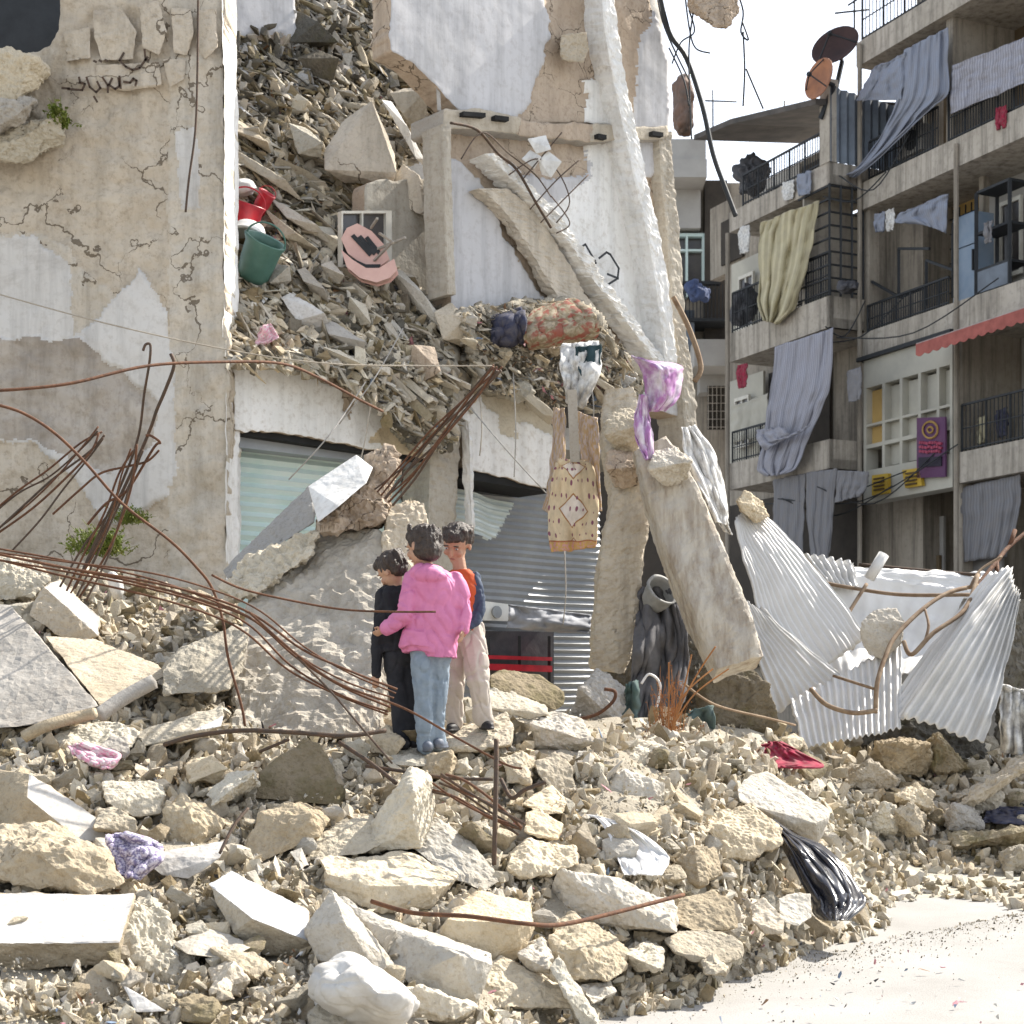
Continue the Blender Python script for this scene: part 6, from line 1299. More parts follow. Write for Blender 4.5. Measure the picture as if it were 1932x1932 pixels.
# ------------------------------------------------------------------ crumpled corrugated sheets
def sheet(name, label, c00, c10, c11, c01, ncor, mat, amp=.022, bend=.0, wr=.05, seed=0, n=46, edge=3, mids=None):
    """corners (u, v, distance); ridges run from the c00-c01 side to the c10-c11 side; mids = four bulge offsets in pixels on each side"""
    q = [P(*c) for c in (c00, c10, c11, c01)]; mids = mids or (0,0,0,0); sc = c00[2]/F
    bm = bmesh.new(); m = ncor*6; g = []
    nrm = ((q[1]-q[0]).cross(q[3]-q[0])).normalized()
    if nrm.y > 0: nrm = -nrm
    for i in range(n+1):
        s = i/n; row = []
        for j in range(m+1):
            t = j/m
            p = q[0]*(1-s)*(1-t)+q[1]*s*(1-t)+q[2]*s*t+q[3]*(1-s)*t
            b = bend*math.sin(math.pi*s)*(.6+.4*math.cos(t*2.5+seed))
            up = Vector((0,0,1))
            p = p+up*sc*(mids[0]*math.sin(math.pi*s)*(1-t)+mids[1]*math.sin(math.pi*s)*t)
            p = p+nrm*(amp*math.sin(2*math.pi*j/6)+b+wr*fz((s*2.2, t*2.2, seed), 1.3)*.8)
            if i in (0, n): p = p+(q[1]-q[0]).normalized()*edge*sc*noise.fractal(Vector((t*7, i, seed)), 1, 2, 3)*2.5
            if j in (0, m): p = p+(q[3]-q[0]).normalized()*edge*sc*noise.fractal(Vector((s*6, j, seed)), 1, 2, 3)*1.5
            row.append(bm.verts.new(p))
        g.append(row)
    for i in range(n):
        for j in range(m):
            f = bm.faces.new([g[i][j], g[i+1][j], g[i+1][j+1], g[i][j+1]]); f.smooth = True
    solid(bm, .004)
    for f in bm.faces: f.smooth = True
    return tag(from_bm(name, bm, mat), label, 'metal sheet', 'crumpled corrugated sheets')
sheet('metal_sheet', 'tall white corrugated sheet with fine diagonal ridges left of all the others', (1385,985,16.2), (1500,1300,15.6), (1640,1200,15.9), (1418,948,16.6), 15, M['sheet'], .015, -.12, .05, 1, mids=(0,25))
sheet('metal_sheet', 'lower white corrugated sheet continuing beneath the tall left sheet', (1392,1130,15.9), (1462,1345,15.4), (1600,1282,15.4), (1440,1150,15.9), 10, M['sheet'], .015, -.05, .05, 2)
sheet('metal_sheet', 'bottom white corrugated sheet resting on the rubble with steep ridges', (1490,1322,15.0), (1515,1412,14.6), (1700,1375,14.6), (1700,1215,15.4), 16, M['sheet'], .02, .04, .04, 3, mids=(0,-15))
sheet('metal_sheet', 'smooth white sheet behind the beige stone in the middle', (1500,1070,17.4), (1580,1310,16.4), (1730,1270,16.4), (1830,1112,17.4), 10, M['sheet'], .006, -.25, .08, 4)
sheet('metal_sheet', 'white upper sheet with deep ridges along the top rusty beam', (1515,1045,17.3), (1560,1105,17.2), (1620,1112,17.2), (1610,1062,17.4), 6, M['sheet'], .05, 0, .03, 5)
sheet('metal_sheet', 'white flat sheet behind the top rusty beam, right half', (1600,1070,17.7), (1600,1125,17.5), (1850,1130,17.5), (1870,1080,17.7), 7, M['sheet'], .008, 0, .05, 15)
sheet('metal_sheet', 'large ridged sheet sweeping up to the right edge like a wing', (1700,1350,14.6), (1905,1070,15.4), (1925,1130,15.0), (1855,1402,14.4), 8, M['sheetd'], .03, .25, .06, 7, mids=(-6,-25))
sheet('metal_sheet', 'narrow white ridged sheet linking the curved frame to the wing shaped sheet', (1655,1368,14.9), (1870,1085,15.6), (1910,1068,15.4), (1705,1352,14.7), 4, M['sheet'], .03, .1, .04, 8)
def steel(name, label, lines, r, mat='rust', cat='steel frame', group=None, sides=6, parent=None):
    mb = MB()
    for l in lines: mb.tube([P(*q) for q in l], r, sides)
    o = mb.build(name, M[mat], parent, smooth=True)
    if parent is None: tag(o, label, cat, group)
    return o
t = empty('scaffold', P(1680,1330,14.6), 'bent rusty steel frame curving over the white metal sheets', 'steel frame')
M['tanrust'] = plain('pale_rust', (.27,.20,.135), .85, .1, (.16,.10,.06), 9, .3)
for l in ([(1652,1345,14.5),(1655,1290,14.6),(1670,1240,14.8),(1690,1200,15.0),(1740,1150,15.3),(1790,1118,15.6),(1845,1105,15.9)],
          [(1530,1300,14.8),(1560,1330,14.6),(1610,1345,14.5),(1655,1340,14.5)], [(1705,1210,15),(1720,1235,14.9),(1760,1195,15),(1820,1150,15.3),(1845,1085,15.8)]):
    mb = MB(); mb.tube([P(*q) for q in l], .022, 8); mb.build('frame_tube', M['tanrust'], t, smooth=True)
for l in ([(1745,1150,15.3),(1752,1180,15.1),(1745,1210,15.0)],[(1830,1108,15.7),(1850,1075,15.9),(1890,1050,16)],[(1572,1275,14.9),(1650,1300,14.6)]):
    mb = MB(); mb.tube([P(*q) for q in l], .014, 6); mb.build('brace', M['tanrust'], t, smooth=True)
steel('rusty_beam', 'long thin rusty beam lying across the top of the metal sheets', [[(1558,1100,16.9),(1600,1108,16.8),(1700,1122,16.6),(1830,1122,16.4)]], .02, 'tanrust', 'beam')
steel('rusty_beam', 'dark thin beam edging the back of the metal sheets at right', [[(1620,1065,18),(1760,1078,17.8),(1850,1085,17.6)]], .02, 'darksteel', 'beam')
steel('rusty_stick', 'short thin brown stick standing on the top rusty beam', [[(1590,1180,16.2),(1605,1150,16.4),(1635,1102,16.6)]], .02, 'tanrust', 'rod')
steel('white_post', 'stubby white post sticking up behind the top rusty beam', [[(1640,1092,17),(1668,1045,17)]], .06, 'sheet', 'post')
steel('rusty_branch', 'crooked rusty bar rising past the right edge above the wing shaped sheet', [[(1840,1110,15.9),(1880,1060,16.3),(1905,1030,16.6),(1960,985,17)],[(1905,1030,16.6),(1915,1000,16.7)],[(1880,1060,16.3),(1882,1095,16.2)]], .024, 'rust', 'bar')
chunk('stone', 'beige stone resting in the fold of the white metal sheets', 'stone', 15.2, [(1625,1175,0),(1650,1152,.1),(1690,1150,.1),(1708,1175,0),(1700,1215,-.05),(1670,1245,0),(1640,1235,0),(1625,1205,0)], .4, 'lime2', rough=.02)
chunk('stone', 'pale stone lump on the left top corner of the metal sheets', 'stone', 16.2, [(1392,945,0),(1405,930,.1),(1440,945,.1),(1452,975,0),(1425,985,0),(1398,965,0)], .2, 'lime', rough=.03)
chunk('dark_mass', 'dark debris packed under the wing shaped sheet', 'debris lump', 16.3, [(1600,1400,0),(1660,1345,.2),(1760,1350,.2),(1850,1400,.2),(1880,1440,0),(1740,1440,0),(1620,1440,0)], .8, 'dark', rough=.06)
chunk('dark_mass', 'dark debris behind the right end of the wing shaped sheet', 'debris lump', 16.8, [(1890,1150,0),(1960,1120,.2),(1980,1300,.2),(1960,1420,0),(1880,1400,0)], .8, 'dark', rough=.06)
cloth('plastic_strips', 'torn blue and white plastic strips at the right edge below the wing shaped sheet', 'plastic strips', [(1888,1290,1960,1310),(1885,1350,1965,1360),(1890,1420,1960,1430)], D0(14.9), M['whitecl'], 26, 30, 6, .12, .14, .01, seed=31)
# dark mass between the pillars
chunk('dark_mass', 'dark heap of debris between the two broken pillars', 'debris lump', 14.9, [(1190,1160,0),(1230,1110,.3),(1290,1130,.3),(1330,1250,.1),(1330,1385,-.1),(1200,1395,-.2),(1120,1380,-.2),(1180,1280,0)], .8, 'dark', rough=.07)
cloth('grey_sheet', 'grey crumpled sheet draped on the dark debris between the pillars', 'sheet', [(1205,1110,1265,1105),(1200,1150,1290,1160),(1195,1220,1300,1240),(1190,1290,1290,1320),(1185,1370,1270,1385)], lambda s, t: 14.1-.5*t, plain('slate_sheet', (.085,.085,.092), .9, 0, (.15,.145,.15), 5, .4, .1), 60, 70, 1, .05, .2, .012, seed=41)
cloth('teal_rag', 'faded teal rag at the foot of the hanging pillar', 'rag', [(1180,1290,1205,1285),(1178,1320,1208,1330),(1170,1360,1200,1365)], D0(12.6), M['teal'], 14, 20, 2, .05, .08, .01, seed=43)
cloth('teal_rag', 'faded teal rag beside the dry orange stalks', 'rag', [(1300,1340,1345,1330),(1290,1370,1350,1372),(1285,1392,1330,1395)], D0(12.2), M['teal'], 14, 14, 2, .05, .08, .01, seed=47)
pot('grey_drum', 'grey pipe end lying on the dark debris between the pillars', 'pipe', 1240, 1125, 14.0, 60, 44, M['whitecl'] if False else plain('grey_pipe', (.30,.30,.29), .7), (.9,.5,.2), handle=False)
# shop interior: red bench and counter
rb = empty('red_bench', FP.see(985, 1265, .3), 'red and grey bench standing in the dark opening behind the children', 'bench')
for v0, v1 in ((1236,1243),(1252,1264)):
    mb = MB(); mb.hexa([FP.see(918,v0,.1),FP.see(1042,v0+4,.1),FP.see(1042,v1+4,.1),FP.see(918,v1,.1),FP.see(918,v0,.25),FP.see(1042,v0+4,.25),FP.see(1042,v1+4,.25),FP.see(918,v1,.25)]); mb.build('rail', M['red'], rb)
for u in (922, 980, 1036):
    mb = MB(); mb.bar(FP.see(u,1200,.2), FP.see(u,1300,.2), .03); mb.build('leg', M['iron'], rb)
mb = MB(); mb.hexa([FP.see(905,1190,.32),FP.see(1045,1192,.32),FP.see(1045,1300,.32),FP.see(905,1300,.32),FP.see(905,1190,.4),FP.see(1045,1192,.4),FP.see(1045,1300,.4),FP.see(905,1300,.4)]); mb.build('interior_shade_panel', M['rag'], rb)  # dark panel standing in for the shaded shop interior behind the bench
pn = MB(); pn.hexa([FP.see(898,1132,.15),FP.see(960,1140,.15),FP.see(960,1172,.15),FP.see(898,1170,.15),FP.see(898,1132,.3),FP.see(960,1140,.3),FP.see(960,1172,.3),FP.see(898,1170,.3)])
cr = empty('white_box', FP.see(930,1172,.2), 'white box with a round grey opening behind the boy in beige trousers', 'box'); pn.build('body', M['whitep'], cr)
mb = MB(); cc = FP.see(936,1155,.14); mb.tube([cc, cc+FP.n*.02], .06, 18, sm=False); mb.build('opening', M['shut2'], cr)
cloth('grey_tarp', 'long grey tarp strip lying across the buckled shutter', 'tarp', [(960,1140,1115,1160),(960,1160,1115,1180),(955,1185,1110,1195)], lambda s, t: FP.Y(960+150*s)-.25, plain('pale_tarp', (.33,.34,.37), .7), 40, 14, 3, .04, .08, .01, seed=51)
# ------------------------------------------------------------------ rebar and wires
def rod(label, pts_, r=.008, mat='rust', name='bent_rebar', cat='steel rod', group=None): return steel(name, label, [pts_], r, mat, cat, group, 5)
rod('long brown rod arching from the left edge across the pier to the white lintel', [(-40,738,8.6),(40,734,8.7),(140,722,8.9),(280,690,9.3),(420,683,9.8),(530,686,10.3),(600,712,10.8),(680,755,11.4),(722,776,11.8)], .0095)
rod('long brown rod falling from the left edge down to the pile by the leaning wall', [(-20,760,8.2),(40,778,8.3),(100,815,8.4),(160,872,8.5),(230,950,8.6),(320,1020,8.8),(370,1070,8.9),(400,1110,9.0),(420,1170,9.0),(430,1240,9.0),(455,1330,9.0),(462,1370,9.0)], .0085)
rod('hooked dark rod with a curled tip standing highest before the pier', [(270,662,10.0),(275,650,10.0),(284,652,10.0),(282,685,10.0),(272,745,10.2),(262,820,10.4),(235,900,10.5),(185,1010,10.6),(150,1090,10.6)], .009, 'darksteel')
rod('knotted dark rod next to the hooked one before the pier', [(322,668,10),(328,690,10),(312,735,10.1),(295,775,10.2),(285,805,10.3),(262,860,10.4),(215,960,10.5),(140,1110,10.6)], .012, 'darksteel')
rod('rod with a wide open loop at right before the pier', [(165,990,10.4),(200,950,10.4),(240,925,10.3),(290,845,10.2),(302,835,10.1),(285,822,10.1),(275,822,10.1)], .009)
rod('rod stretching left from the loop before the pier', [(100,970,10.6),(150,925,10.5),(190,893,10.4),(240,880,10.3),(278,870,10.2),(300,850,10.1)], .008)
rj = random.Random(3)
def spread(label, spine, n, w0, w1, r, group, mats=('darksteel','rust')):
    """n separate rods that start w0 pixels apart and end w1 pixels apart"""
    for k in range(n):
        a = (k/(n-1)-.5); pts_ = []; m = len(spine); j1, j2 = rj.uniform(-9, 9), rj.uniform(-9, 9); cut = rj.uniform(0, .14)
        for i, q in enumerate(spine):
            f = i/(m-1); d = spine[min(i+1, m-1)]; e = spine[max(i-1, 0)]; nx, ny = -(d[1]-e[1]), d[0]-e[0]; L = math.hypot(nx, ny); w_ = (w0*(1-f)+w1*f)*a+j1*(1-f)+j2*f+6*math.sin(f*5+k*2.4)+2*math.sin(f*13+k)
            pts_.append([q[0]+nx/L*w_, q[1]+ny/L*w_, q[2]+.03*k+.05*math.sin(k*3+f*4)])
        for c_ in (0, 1): pts_[0][c_] += (pts_[1][c_]-pts_[0][c_])*cut*2
        rod(label, [tuple(q) for q in pts_], r*rj.uniform(.8, 1.15), mats[k % 2], group=group)
spread('straight rusty rod in the leaning bundle before the pier', [(262,840,10.1),(240,900,10.2),(215,970,10.3),(180,1040,10.35),(135,1120,10.4)], 6, 12, 52, .0075, 'rods of the leaning bundle before the pier')
spread('dark rod in the low fan at the left edge', [(196,812,11),(165,848,11),(105,905,11),(50,950,11),(-10,1000,11)], 6, 8, 75, .0075, 'rods of the low fan at the left edge')
spread('rod in the sheaf pointing up right from the broken masonry', [(950,680,9.9),(890,750,10.1),(825,825,10.3),(770,890,10.5),(725,940,10.6)], 8, 22, 46, .0078, 'rods of the sheaf on the broken masonry')
spread('rusty rod in the tangle sweeping right from the left edge', [(-30,1042,7.9),(120,1070,8.0),(280,1100,8.1),(400,1135,8.3),(480,1172,8.4),(560,1240,8.5),(650,1290,8.6),(740,1325,8.7)], 6, 18, 60, .0062, 'rods of the tangle across the leaning wall', ('rust','rust'))
rod('single rod crossing level in front of the pink jacket', [(400,1085,8.3),(460,1112,8.5),(560,1135,8.7),(650,1150,8.8),(740,1154,8.85),(822,1154,8.9)], .0065)
rod('long rod sloping down past the children feet to the road side', [(470,1155,8.3),(560,1235,8.3),(640,1290,8.3),(760,1335,8.4),(850,1385,8.5),(950,1440,8.6),(985,1450,8.6)], .007)
rod('thin rod falling steeply from the tangle to the pile', [(560,1240,8.3),(620,1300,8.3),(680,1370,8.2),(740,1440,8.1)], .006, 'darksteel')
rod('bowed black cable lying above the mossy slab', [(310,1405,8.6),(370,1388,8.5),(460,1378,8.4),(560,1382,8.4),(650,1388,8.4),(728,1378,8.5)], .013, 'darksteel', 'black_cable', 'cable')
rod('short dark rod pointing down left of the mossy slab', [(490,1418,8.5),(545,1395,8.45)], .009, 'darksteel')
spread('dark rod in the flat bundle under the standing rock', [(820,1470,8.15),(870,1495,8.05),(930,1530,8.0),(985,1562,7.9)], 8, 46, 8, .0075, 'rods of the flat bundle at centre')
rod('dark rod lying level beneath the children feet', [(690,1445,8.5),(760,1455,8.4),(850,1468,8.4),(930,1470,8.4)], .010, 'darksteel')
rod('dark rod at the left of the flat bundle', [(640,1400,8.5),(700,1440,8.4),(748,1478,8.3)], .012, 'darksteel')
rod('straight upright steel rod standing in the pile at centre', [(936,1395,8.0),(936,1450,7.95),(934,1540,7.9),(932,1632,7.9)], .013, 'darksteel', 'upright_rod')
rod('crooked dark rod behind the upright rod', [(945,1470,8.6),(965,1505,8.5),(990,1490,8.5),(1030,1475,8.5)], .012, 'darksteel')
rod('long rod lying across the foreground blocks from centre to right', [(700,1700,6.9),(780,1722,6.85),(880,1728,6.85),(990,1742,6.9),(1060,1744,7.2),(1160,1722,7.6),(1290,1688,8.1)], .011)
rod('short black rod sticking up at left above the pale fragment', [(415,1610,7.2),(440,1560,7.3),(468,1525,7.4)], .008, 'darksteel')
rod('orange rusty pipe lying below the huge grey slab', [(45,1390,8.7),(90,1368,8.7),(150,1352,8.8),(180,1345,8.8)], .035, 'ochre', 'rusty_pipe', 'pipe')
rod('grey timber lying along the lower edge of the pale slab at left', [(185,1350,8.9),(230,1318,9.0),(290,1285,9.1)], .045, 'grey', 'timber', 'timber')
rod('orange curved hose at the foot of the hanging pillar', [(1060,1360,11.8),(1120,1350,11.8),(1155,1325,11.8),(1160,1305,11.8),(1140,1300,11.8)], .014, 'rust', 'curved_hose', 'hose')
rod('white looping wire in front of the grey sheet', [(1195,1430,11.9),(1215,1380,11.9),(1240,1330,11.9),(1245,1290,11.9),(1225,1272,11.9),(1210,1290,11.9)], .010, 'sheet', 'white_wire', 'wire')
rod('thin stick lying from the dry weed toward the metal sheets', [(1290,1290,11.5),(1350,1330,11.8),(1450,1355,12.5),(1500,1368,13)], .010, 'tanrust', 'stick', 'stick')
rod('bare thin pole leaning at the edge of the split pillar head', [(1270,560,16.8),(1300,620,16.8),(1322,690,16.8),(1310,720,16.8)], .03, 'tanrust', 'wooden_pole', 'pole')
rod('dark cable bundle swinging from the roof down to the middle block', [(1240,-30,16.6),(1262,60,16.8),(1295,110,17),(1325,200,17),(1345,290,17),(1370,360,17),(1388,408,17)], .028, 'iron', 'cable_bundle', 'cable')
for k, l in enumerate(([(1236,-30,16.2),(1250,40,16.3),(1275,100,16.4),(1300,150,16.5)],[(1290,-30,16.5),(1300,50,16.5),(1312,90,16.5),(1340,100,16.5)],[(1268,120,16.5),(1285,80,16.5),(1310,60,16.5),(1300,20,16.5)],[(1310,10,16.5),(1300,90,16.6),(1302,200,16.6),(1305,262,16.6)],[(1262,90,16.5),(1290,150,16.5),(1300,200,16.5)],
        [(1385,-30,15),(1402,20,15),(1398,60,15),(1412,75,15),(1400,40,15)],[(1402,60,15),(1405,130,15),(1402,200,15)],[(1408,130,15),(1425,170,15),(1440,205,15)])):
    rod('thin wire tangled beside the roof edge against the sky', l, .009, 'iron', 'thin_wire', 'wire', 'wires against the sky')
for k, l in enumerate(([(870,300,0),(910,250,0),(960,290,0),(1010,330,0),(1040,372,0)],[(1000,395,0),(1050,340,0),(1095,300,0)],[(1020,420,0),(1060,380,0),(1110,330,0)],[(960,330,0),(1010,300,0),(1050,320,0),(1075,380,0),(1050,420,0)],[(1040,370,0),(1075,420,0),(1050,440,0)],[(985,340,0),(1010,310,0),(1060,250,0)])):
    rod('thin broken wire hanging on the torn middle wall', [FPp for FPp in [(a, b, FP.Y(a)-.35) for a, b, c_ in l]], .007, 'darksteel', 'thin_wire', 'wire', 'wires on the torn middle wall')
rod('long dark wire strung on the torn wall from slab to beam', [(850,232,FP.Y(850)-.3),(900,245,FP.Y(900)-.3),(940,290,FP.Y(940)-.3),(975,320,FP.Y(975)-.3),(1010,380,FP.Y(1010)-.35),(1040,430,FP.Y(1040)-.35)], .014, 'darksteel', 'thin_wire', 'wire')
for k, (u0, v0, u1, v1) in enumerate(((905,740,905,860),(968,700,970,900),(880,760,1030,930),(545,905,690,720),(640,800,760,620),(700,760,660,930),(1110,690,1120,800),(1065,1040,1062,1180))):
    rod('thin slack wire hanging in front of the ground floor', [(u0,v0,FP.Y(u0)-.5),((u0+u1)/2+4,(v0+v1)/2+8,FP.Y(u0)-.6),(u1,v1,FP.Y(u1)-.5)], .006, 'grey', 'thin_wire', 'wire', 'slack wires at the ground floor')
rod('slack white wire crossing the pier and both lintels', [(-20,550,12.6),(200,610,12.7),(430,660,12.9),(620,686,13.2),(800,690,13.8),(930,690,14)], .006, 'grey', 'thin_wire', 'wire')
rod('dark cable running down the face of the pier', [(374,-20,13.05),(372,150,13.05),(368,250,13.05),(356,340,13.05),(350,400,13.05)], .010, 'darksteel', 'black_cable', 'cable')
chunk('hanging_chunk', 'brown chunk of concrete dangling in wires against the sky at the top', 'concrete chunk', 16.4, [(1295,-30,0),(1392,-30,0),(1392,20,.1),(1375,48,0),(1350,50,-.1),(1300,20,0),(1310,0,-.1)], .5, 'brown', rough=.04)
chunk('wall_block', 'pale square stone block set in the top of the torn wall', 'block', FP.Y(1085)-.3, [(1058,65,0),(1105,62,0),(1112,90,0),(1100,118,0),(1062,112,0),(1055,90,0)], .25, 'lime2', rough=.02)
for i, ps in enumerate(([(984,300),(1000,282),(1022,296),(1008,318)],[(995,262),(1030,255),(1040,282),(1012,290)],[(1015,300),(1035,285),(1060,305),(1040,335),(1022,330)],[(950,318),(965,305),(985,325),(972,338)])):
    chunk('hanging_tile', ('small white tile fragment, lowest left of the group on the torn middle wall','broad white tile fragment, topmost of the group on the torn middle wall','square white tile fragment, largest of the group on the torn middle wall','small white tile fragment nearest the slab edge on the torn middle wall')[i], 'tile', FP.Y(1010)-.3, [(a, b, .05*math.sin(k*2)) for k, (a, b) in enumerate(ps)], .04, 'wallwhite', rough=.004)
# television aerials on the roof
steel('roof_aerial', 'thin television aerial on the edge of the top balcony', [[(1612,60,34),(1612,0,34),(1612,-30,34)],[(1575,25,34),(1640,18,34)],[(1600,10,34),(1622,-4,34)]], .02, 'iron', 'aerial')
steel('roof_aerial', 'thin television aerial low on the roof of the middle block', [[(1480,228,36),(1480,190,36)],[(1330,190,40),(1390,192,40)],[(1345,240,40),(1345,170,40)]], .02, 'iron', 'aerial')
# ------------------------------------------------------------------ the three children
def ball(bm, c, r, seg=14):
    r = Vector((r, r, r)) if not isinstance(r, (tuple, list, Vector)) else Vector(r)
    bmesh.ops.create_uvsphere(bm, u_segments=seg, v_segments=seg*2//3, radius=1, matrix=Matrix.Translation(c)@Matrix.Diagonal((*r, 1)))
def ellip(bm, c, R, r):                               # rotated ellipsoid
    bmesh.ops.create_uvsphere(bm, u_segments=18, v_segments=12, radius=1, matrix=Matrix.Translation(c)@R.to_4x4()@Matrix.Diagonal((*r, 1)))
def limb(bm, pts_, rs):
    pts_ = [Vector(p) for p in pts_]
    for i in range(len(pts_)-1):
        a, b = pts_[i], pts_[i+1]; n = max(2, int((b-a).length/.02))
        for k in range(n+1): ball(bm, a.lerp(b, k/n), rs[i]*(1-k/n)+rs[i+1]*k/n, 10)
def loft(bm, rings):
    g = []
    for c, rx, ry in rings: g.append([bm.verts.new(Vector(c)+Vector((rx*math.copysign(abs(math.cos(a))**.85, math.cos(a)), ry*math.copysign(abs(math.sin(a))**.85, math.sin(a)), 0))) for a in [k*math.pi/12 for k in range(24)]])
    for i in range(len(g)-1):
        for k in range(24): bm.faces.new([g[i][k], g[i][(k+1)%24], g[i+1][(k+1)%24], g[i+1][k]])
    bm.faces.new(g[0][::-1]); bm.faces.new(g[-1])
def organic(name, bm, mat, parent, voxel=.007, sm=6, fold=0, fs=(6.5,6.5,4.5), seed=0, post=None):
    me = bpy.data.meshes.new('tmp'); bmesh.ops.recalc_face_normals(bm, faces=bm.faces[:]); bm.to_mesh(me); bm.free()
    o = bpy.data.objects.new('tmp', me); COL.objects.link(o)
    m = o.modifiers.new('r', 'REMESH'); m.mode = 'VOXEL'; m.voxel_size = voxel; m.use_smooth_shade = True
    s = o.modifiers.new('s', 'SMOOTH'); s.factor = .5; s.iterations = sm
    dg = bpy.context.evaluated_depsgraph_get(); dg.update(); new = bpy.data.meshes.new_from_object(o.evaluated_get(dg)); bpy.data.objects.remove(o); bpy.data.meshes.remove(me)
    b2 = bmesh.new(); b2.from_mesh(new); bpy.data.meshes.remove(new); b2.normal_update()
    if fold:
        for v in b2.verts:
            c = v.co; q = Vector((c.x*fs[0], c.y*fs[1], c.z*fs[2])); r = abs(noise.noise(q*2+Vector((seed,seed,0))))
            r2 = abs(noise.noise(q*1.1+Vector((q.z,0,seed)))); v.co = c+v.normal*(fold*(1.3*noise.fractal(q+Vector((seed,0,seed)), 1, 2, 2)-3.2*max(0, .2-r)-3.0*max(0, .16-r2)))
    if post: post(b2)
    me = bpy.data.meshes.new(name); b2.to_mesh(me); b2.free()
    return link(name, me, mat, parent, smooth=True)
SK = plain('skin', (.43,.255,.17), .55, 0, (.37,.205,.13), 20, .05, .35)
HAIR = plain('black_hair', (.022,.015,.012), .5, 0, (.06,.038,.026), 40, .8, .5)
def hand(bm, c, d, side, s=1.0):
    """palm and five curled fingers; d = direction the hand points, side = direction of the thumb"""
    d = Vector(d).normalized(); side = Vector(side); side = (side-d*side.dot(d)).normalized(); n = d.cross(side)
    R = Matrix((side, n, d)).transposed(); ellip(bm, c+d*.02*s, R, (.024*s, .012*s, .03*s))
    for k, (o, L) in enumerate(((.018,.032),(.006,.037),(-.006,.034),(-.017,.026))):
        a = c+side*o*s+d*.042*s; b = a+d*L*.55*s+n*.004; e = b+d*L*.35*s+n*.014*s; limb(bm, [a, b, e], [.0068*s, .006*s, .005*s])
    a = c+side*.022*s+d*.008*s; limb(bm, [a, a+side*.014*s+d*.015*s, a+side*.016*s+d*.033*s+n*.006], [.008*s, .007*s, .006*s])
def head(bm, c, f, up, s):
    """skull, jaw, nose, lips and ears; f = facing direction, s = head height"""
    f = Vector(f).normalized(); up = Vector(up); up = (up-f*up.dot(f)).normalized(); x = f.cross(up); R = Matrix((x, f, up)).transposed(); W = lambda a, b, d: c+(x*a+f*b+up*d)*s
    ellip(bm, W(0,-.04,.10), R, (.355*s,.43*s,.38*s)); ellip(bm, W(0,.10,-.18), R, (.27*s,.28*s,.30*s)); ellip(bm, W(0,.24,-.40), R, (.13*s,.12*s,.09*s))
    ellip(bm, W(0,.40,-.10), R, (.045*s,.09*s,.12*s)); ellip(bm, W(0,.45,-.17), R, (.065*s,.06*s,.045*s)); ellip(bm, W(0,.34,.07), R, (.24*s,.06*s,.04*s))
    ellip(bm, W(0,.35,-.30), R, (.10*s,.045*s,.03*s))
    for k in (-1, 1): ellip(bm, W(k*.36,-.03,-.08), R, (.045*s,.075*s,.12*s)); ellip(bm, W(k*.17,.30,-.16), R, (.11*s,.07*s,.09*s))
    return W, R
def face(W, R, s, parent):
    for k in (-1, 1):
        bm = bmesh.new(); ellip(bm, W(k*.145,.365,.0), R, (.048*s,.03*s,.020*s)); e = from_bm('eye', bm, plain('eye_white', (.6,.58,.55), .3), parent, smooth=True)
        bm = bmesh.new(); ellip(bm, W(k*.145,.384,-.006), R, (.026*s,.012*s,.021*s)); from_bm('iris', bm, plain('dark_iris', (.02,.012,.008), .2), e, smooth=True)
        bm = bmesh.new(); ellip(bm, W(k*.15,.395,.085), R, (.085*s,.02*s,.016*s)); from_bm('eyebrow', bm, HAIR, parent, smooth=True)
    bm = bmesh.new(); ellip(bm, W(0,.385,-.30), R, (.085*s,.02*s,.016*s)); from_bm('mouth', bm, plain('lips', (.36,.14,.11), .5), parent, smooth=True)
def hair(W, R, s, parent, extra=(), seed=0, low=-.1, mess=.02):
    bm = bmesh.new(); ellip(bm, W(0,-.09,.16), R, (.405*s,.455*s,.40*s)); ellip(bm, W(0,.20,.32), R, (.30*s,.22*s,.17*s))
    if low < 0: ellip(bm, W(0,-.24,low), R, (.35*s,.28*s,.30*s))
    for a, r in extra: ellip(bm, W(*a), R, tuple(q*s for q in r))
    r = random.Random(seed)
    for _ in range(34):                               # loose tufts round the hair line
        th = r.uniform(0, 6.28); p = W(.37*math.cos(th), -.12+.40*min(.6, math.sin(th)), .02+.2*r.random()+(.15 if math.sin(th) > .3 else 0)); d = (p-W(0,-.1,.1)).normalized()
        limb(bm, [p+up_of(R)*.03, p+d*.004, p-up_of(R)*.03+d*.004], [.013, .011, .006])
    return organic('hair', bm, HAIR, parent, .0055, 2, .0045, (26,26,6), seed)
def up_of(R): return R.col[2]
u2m = lambda D: D/F
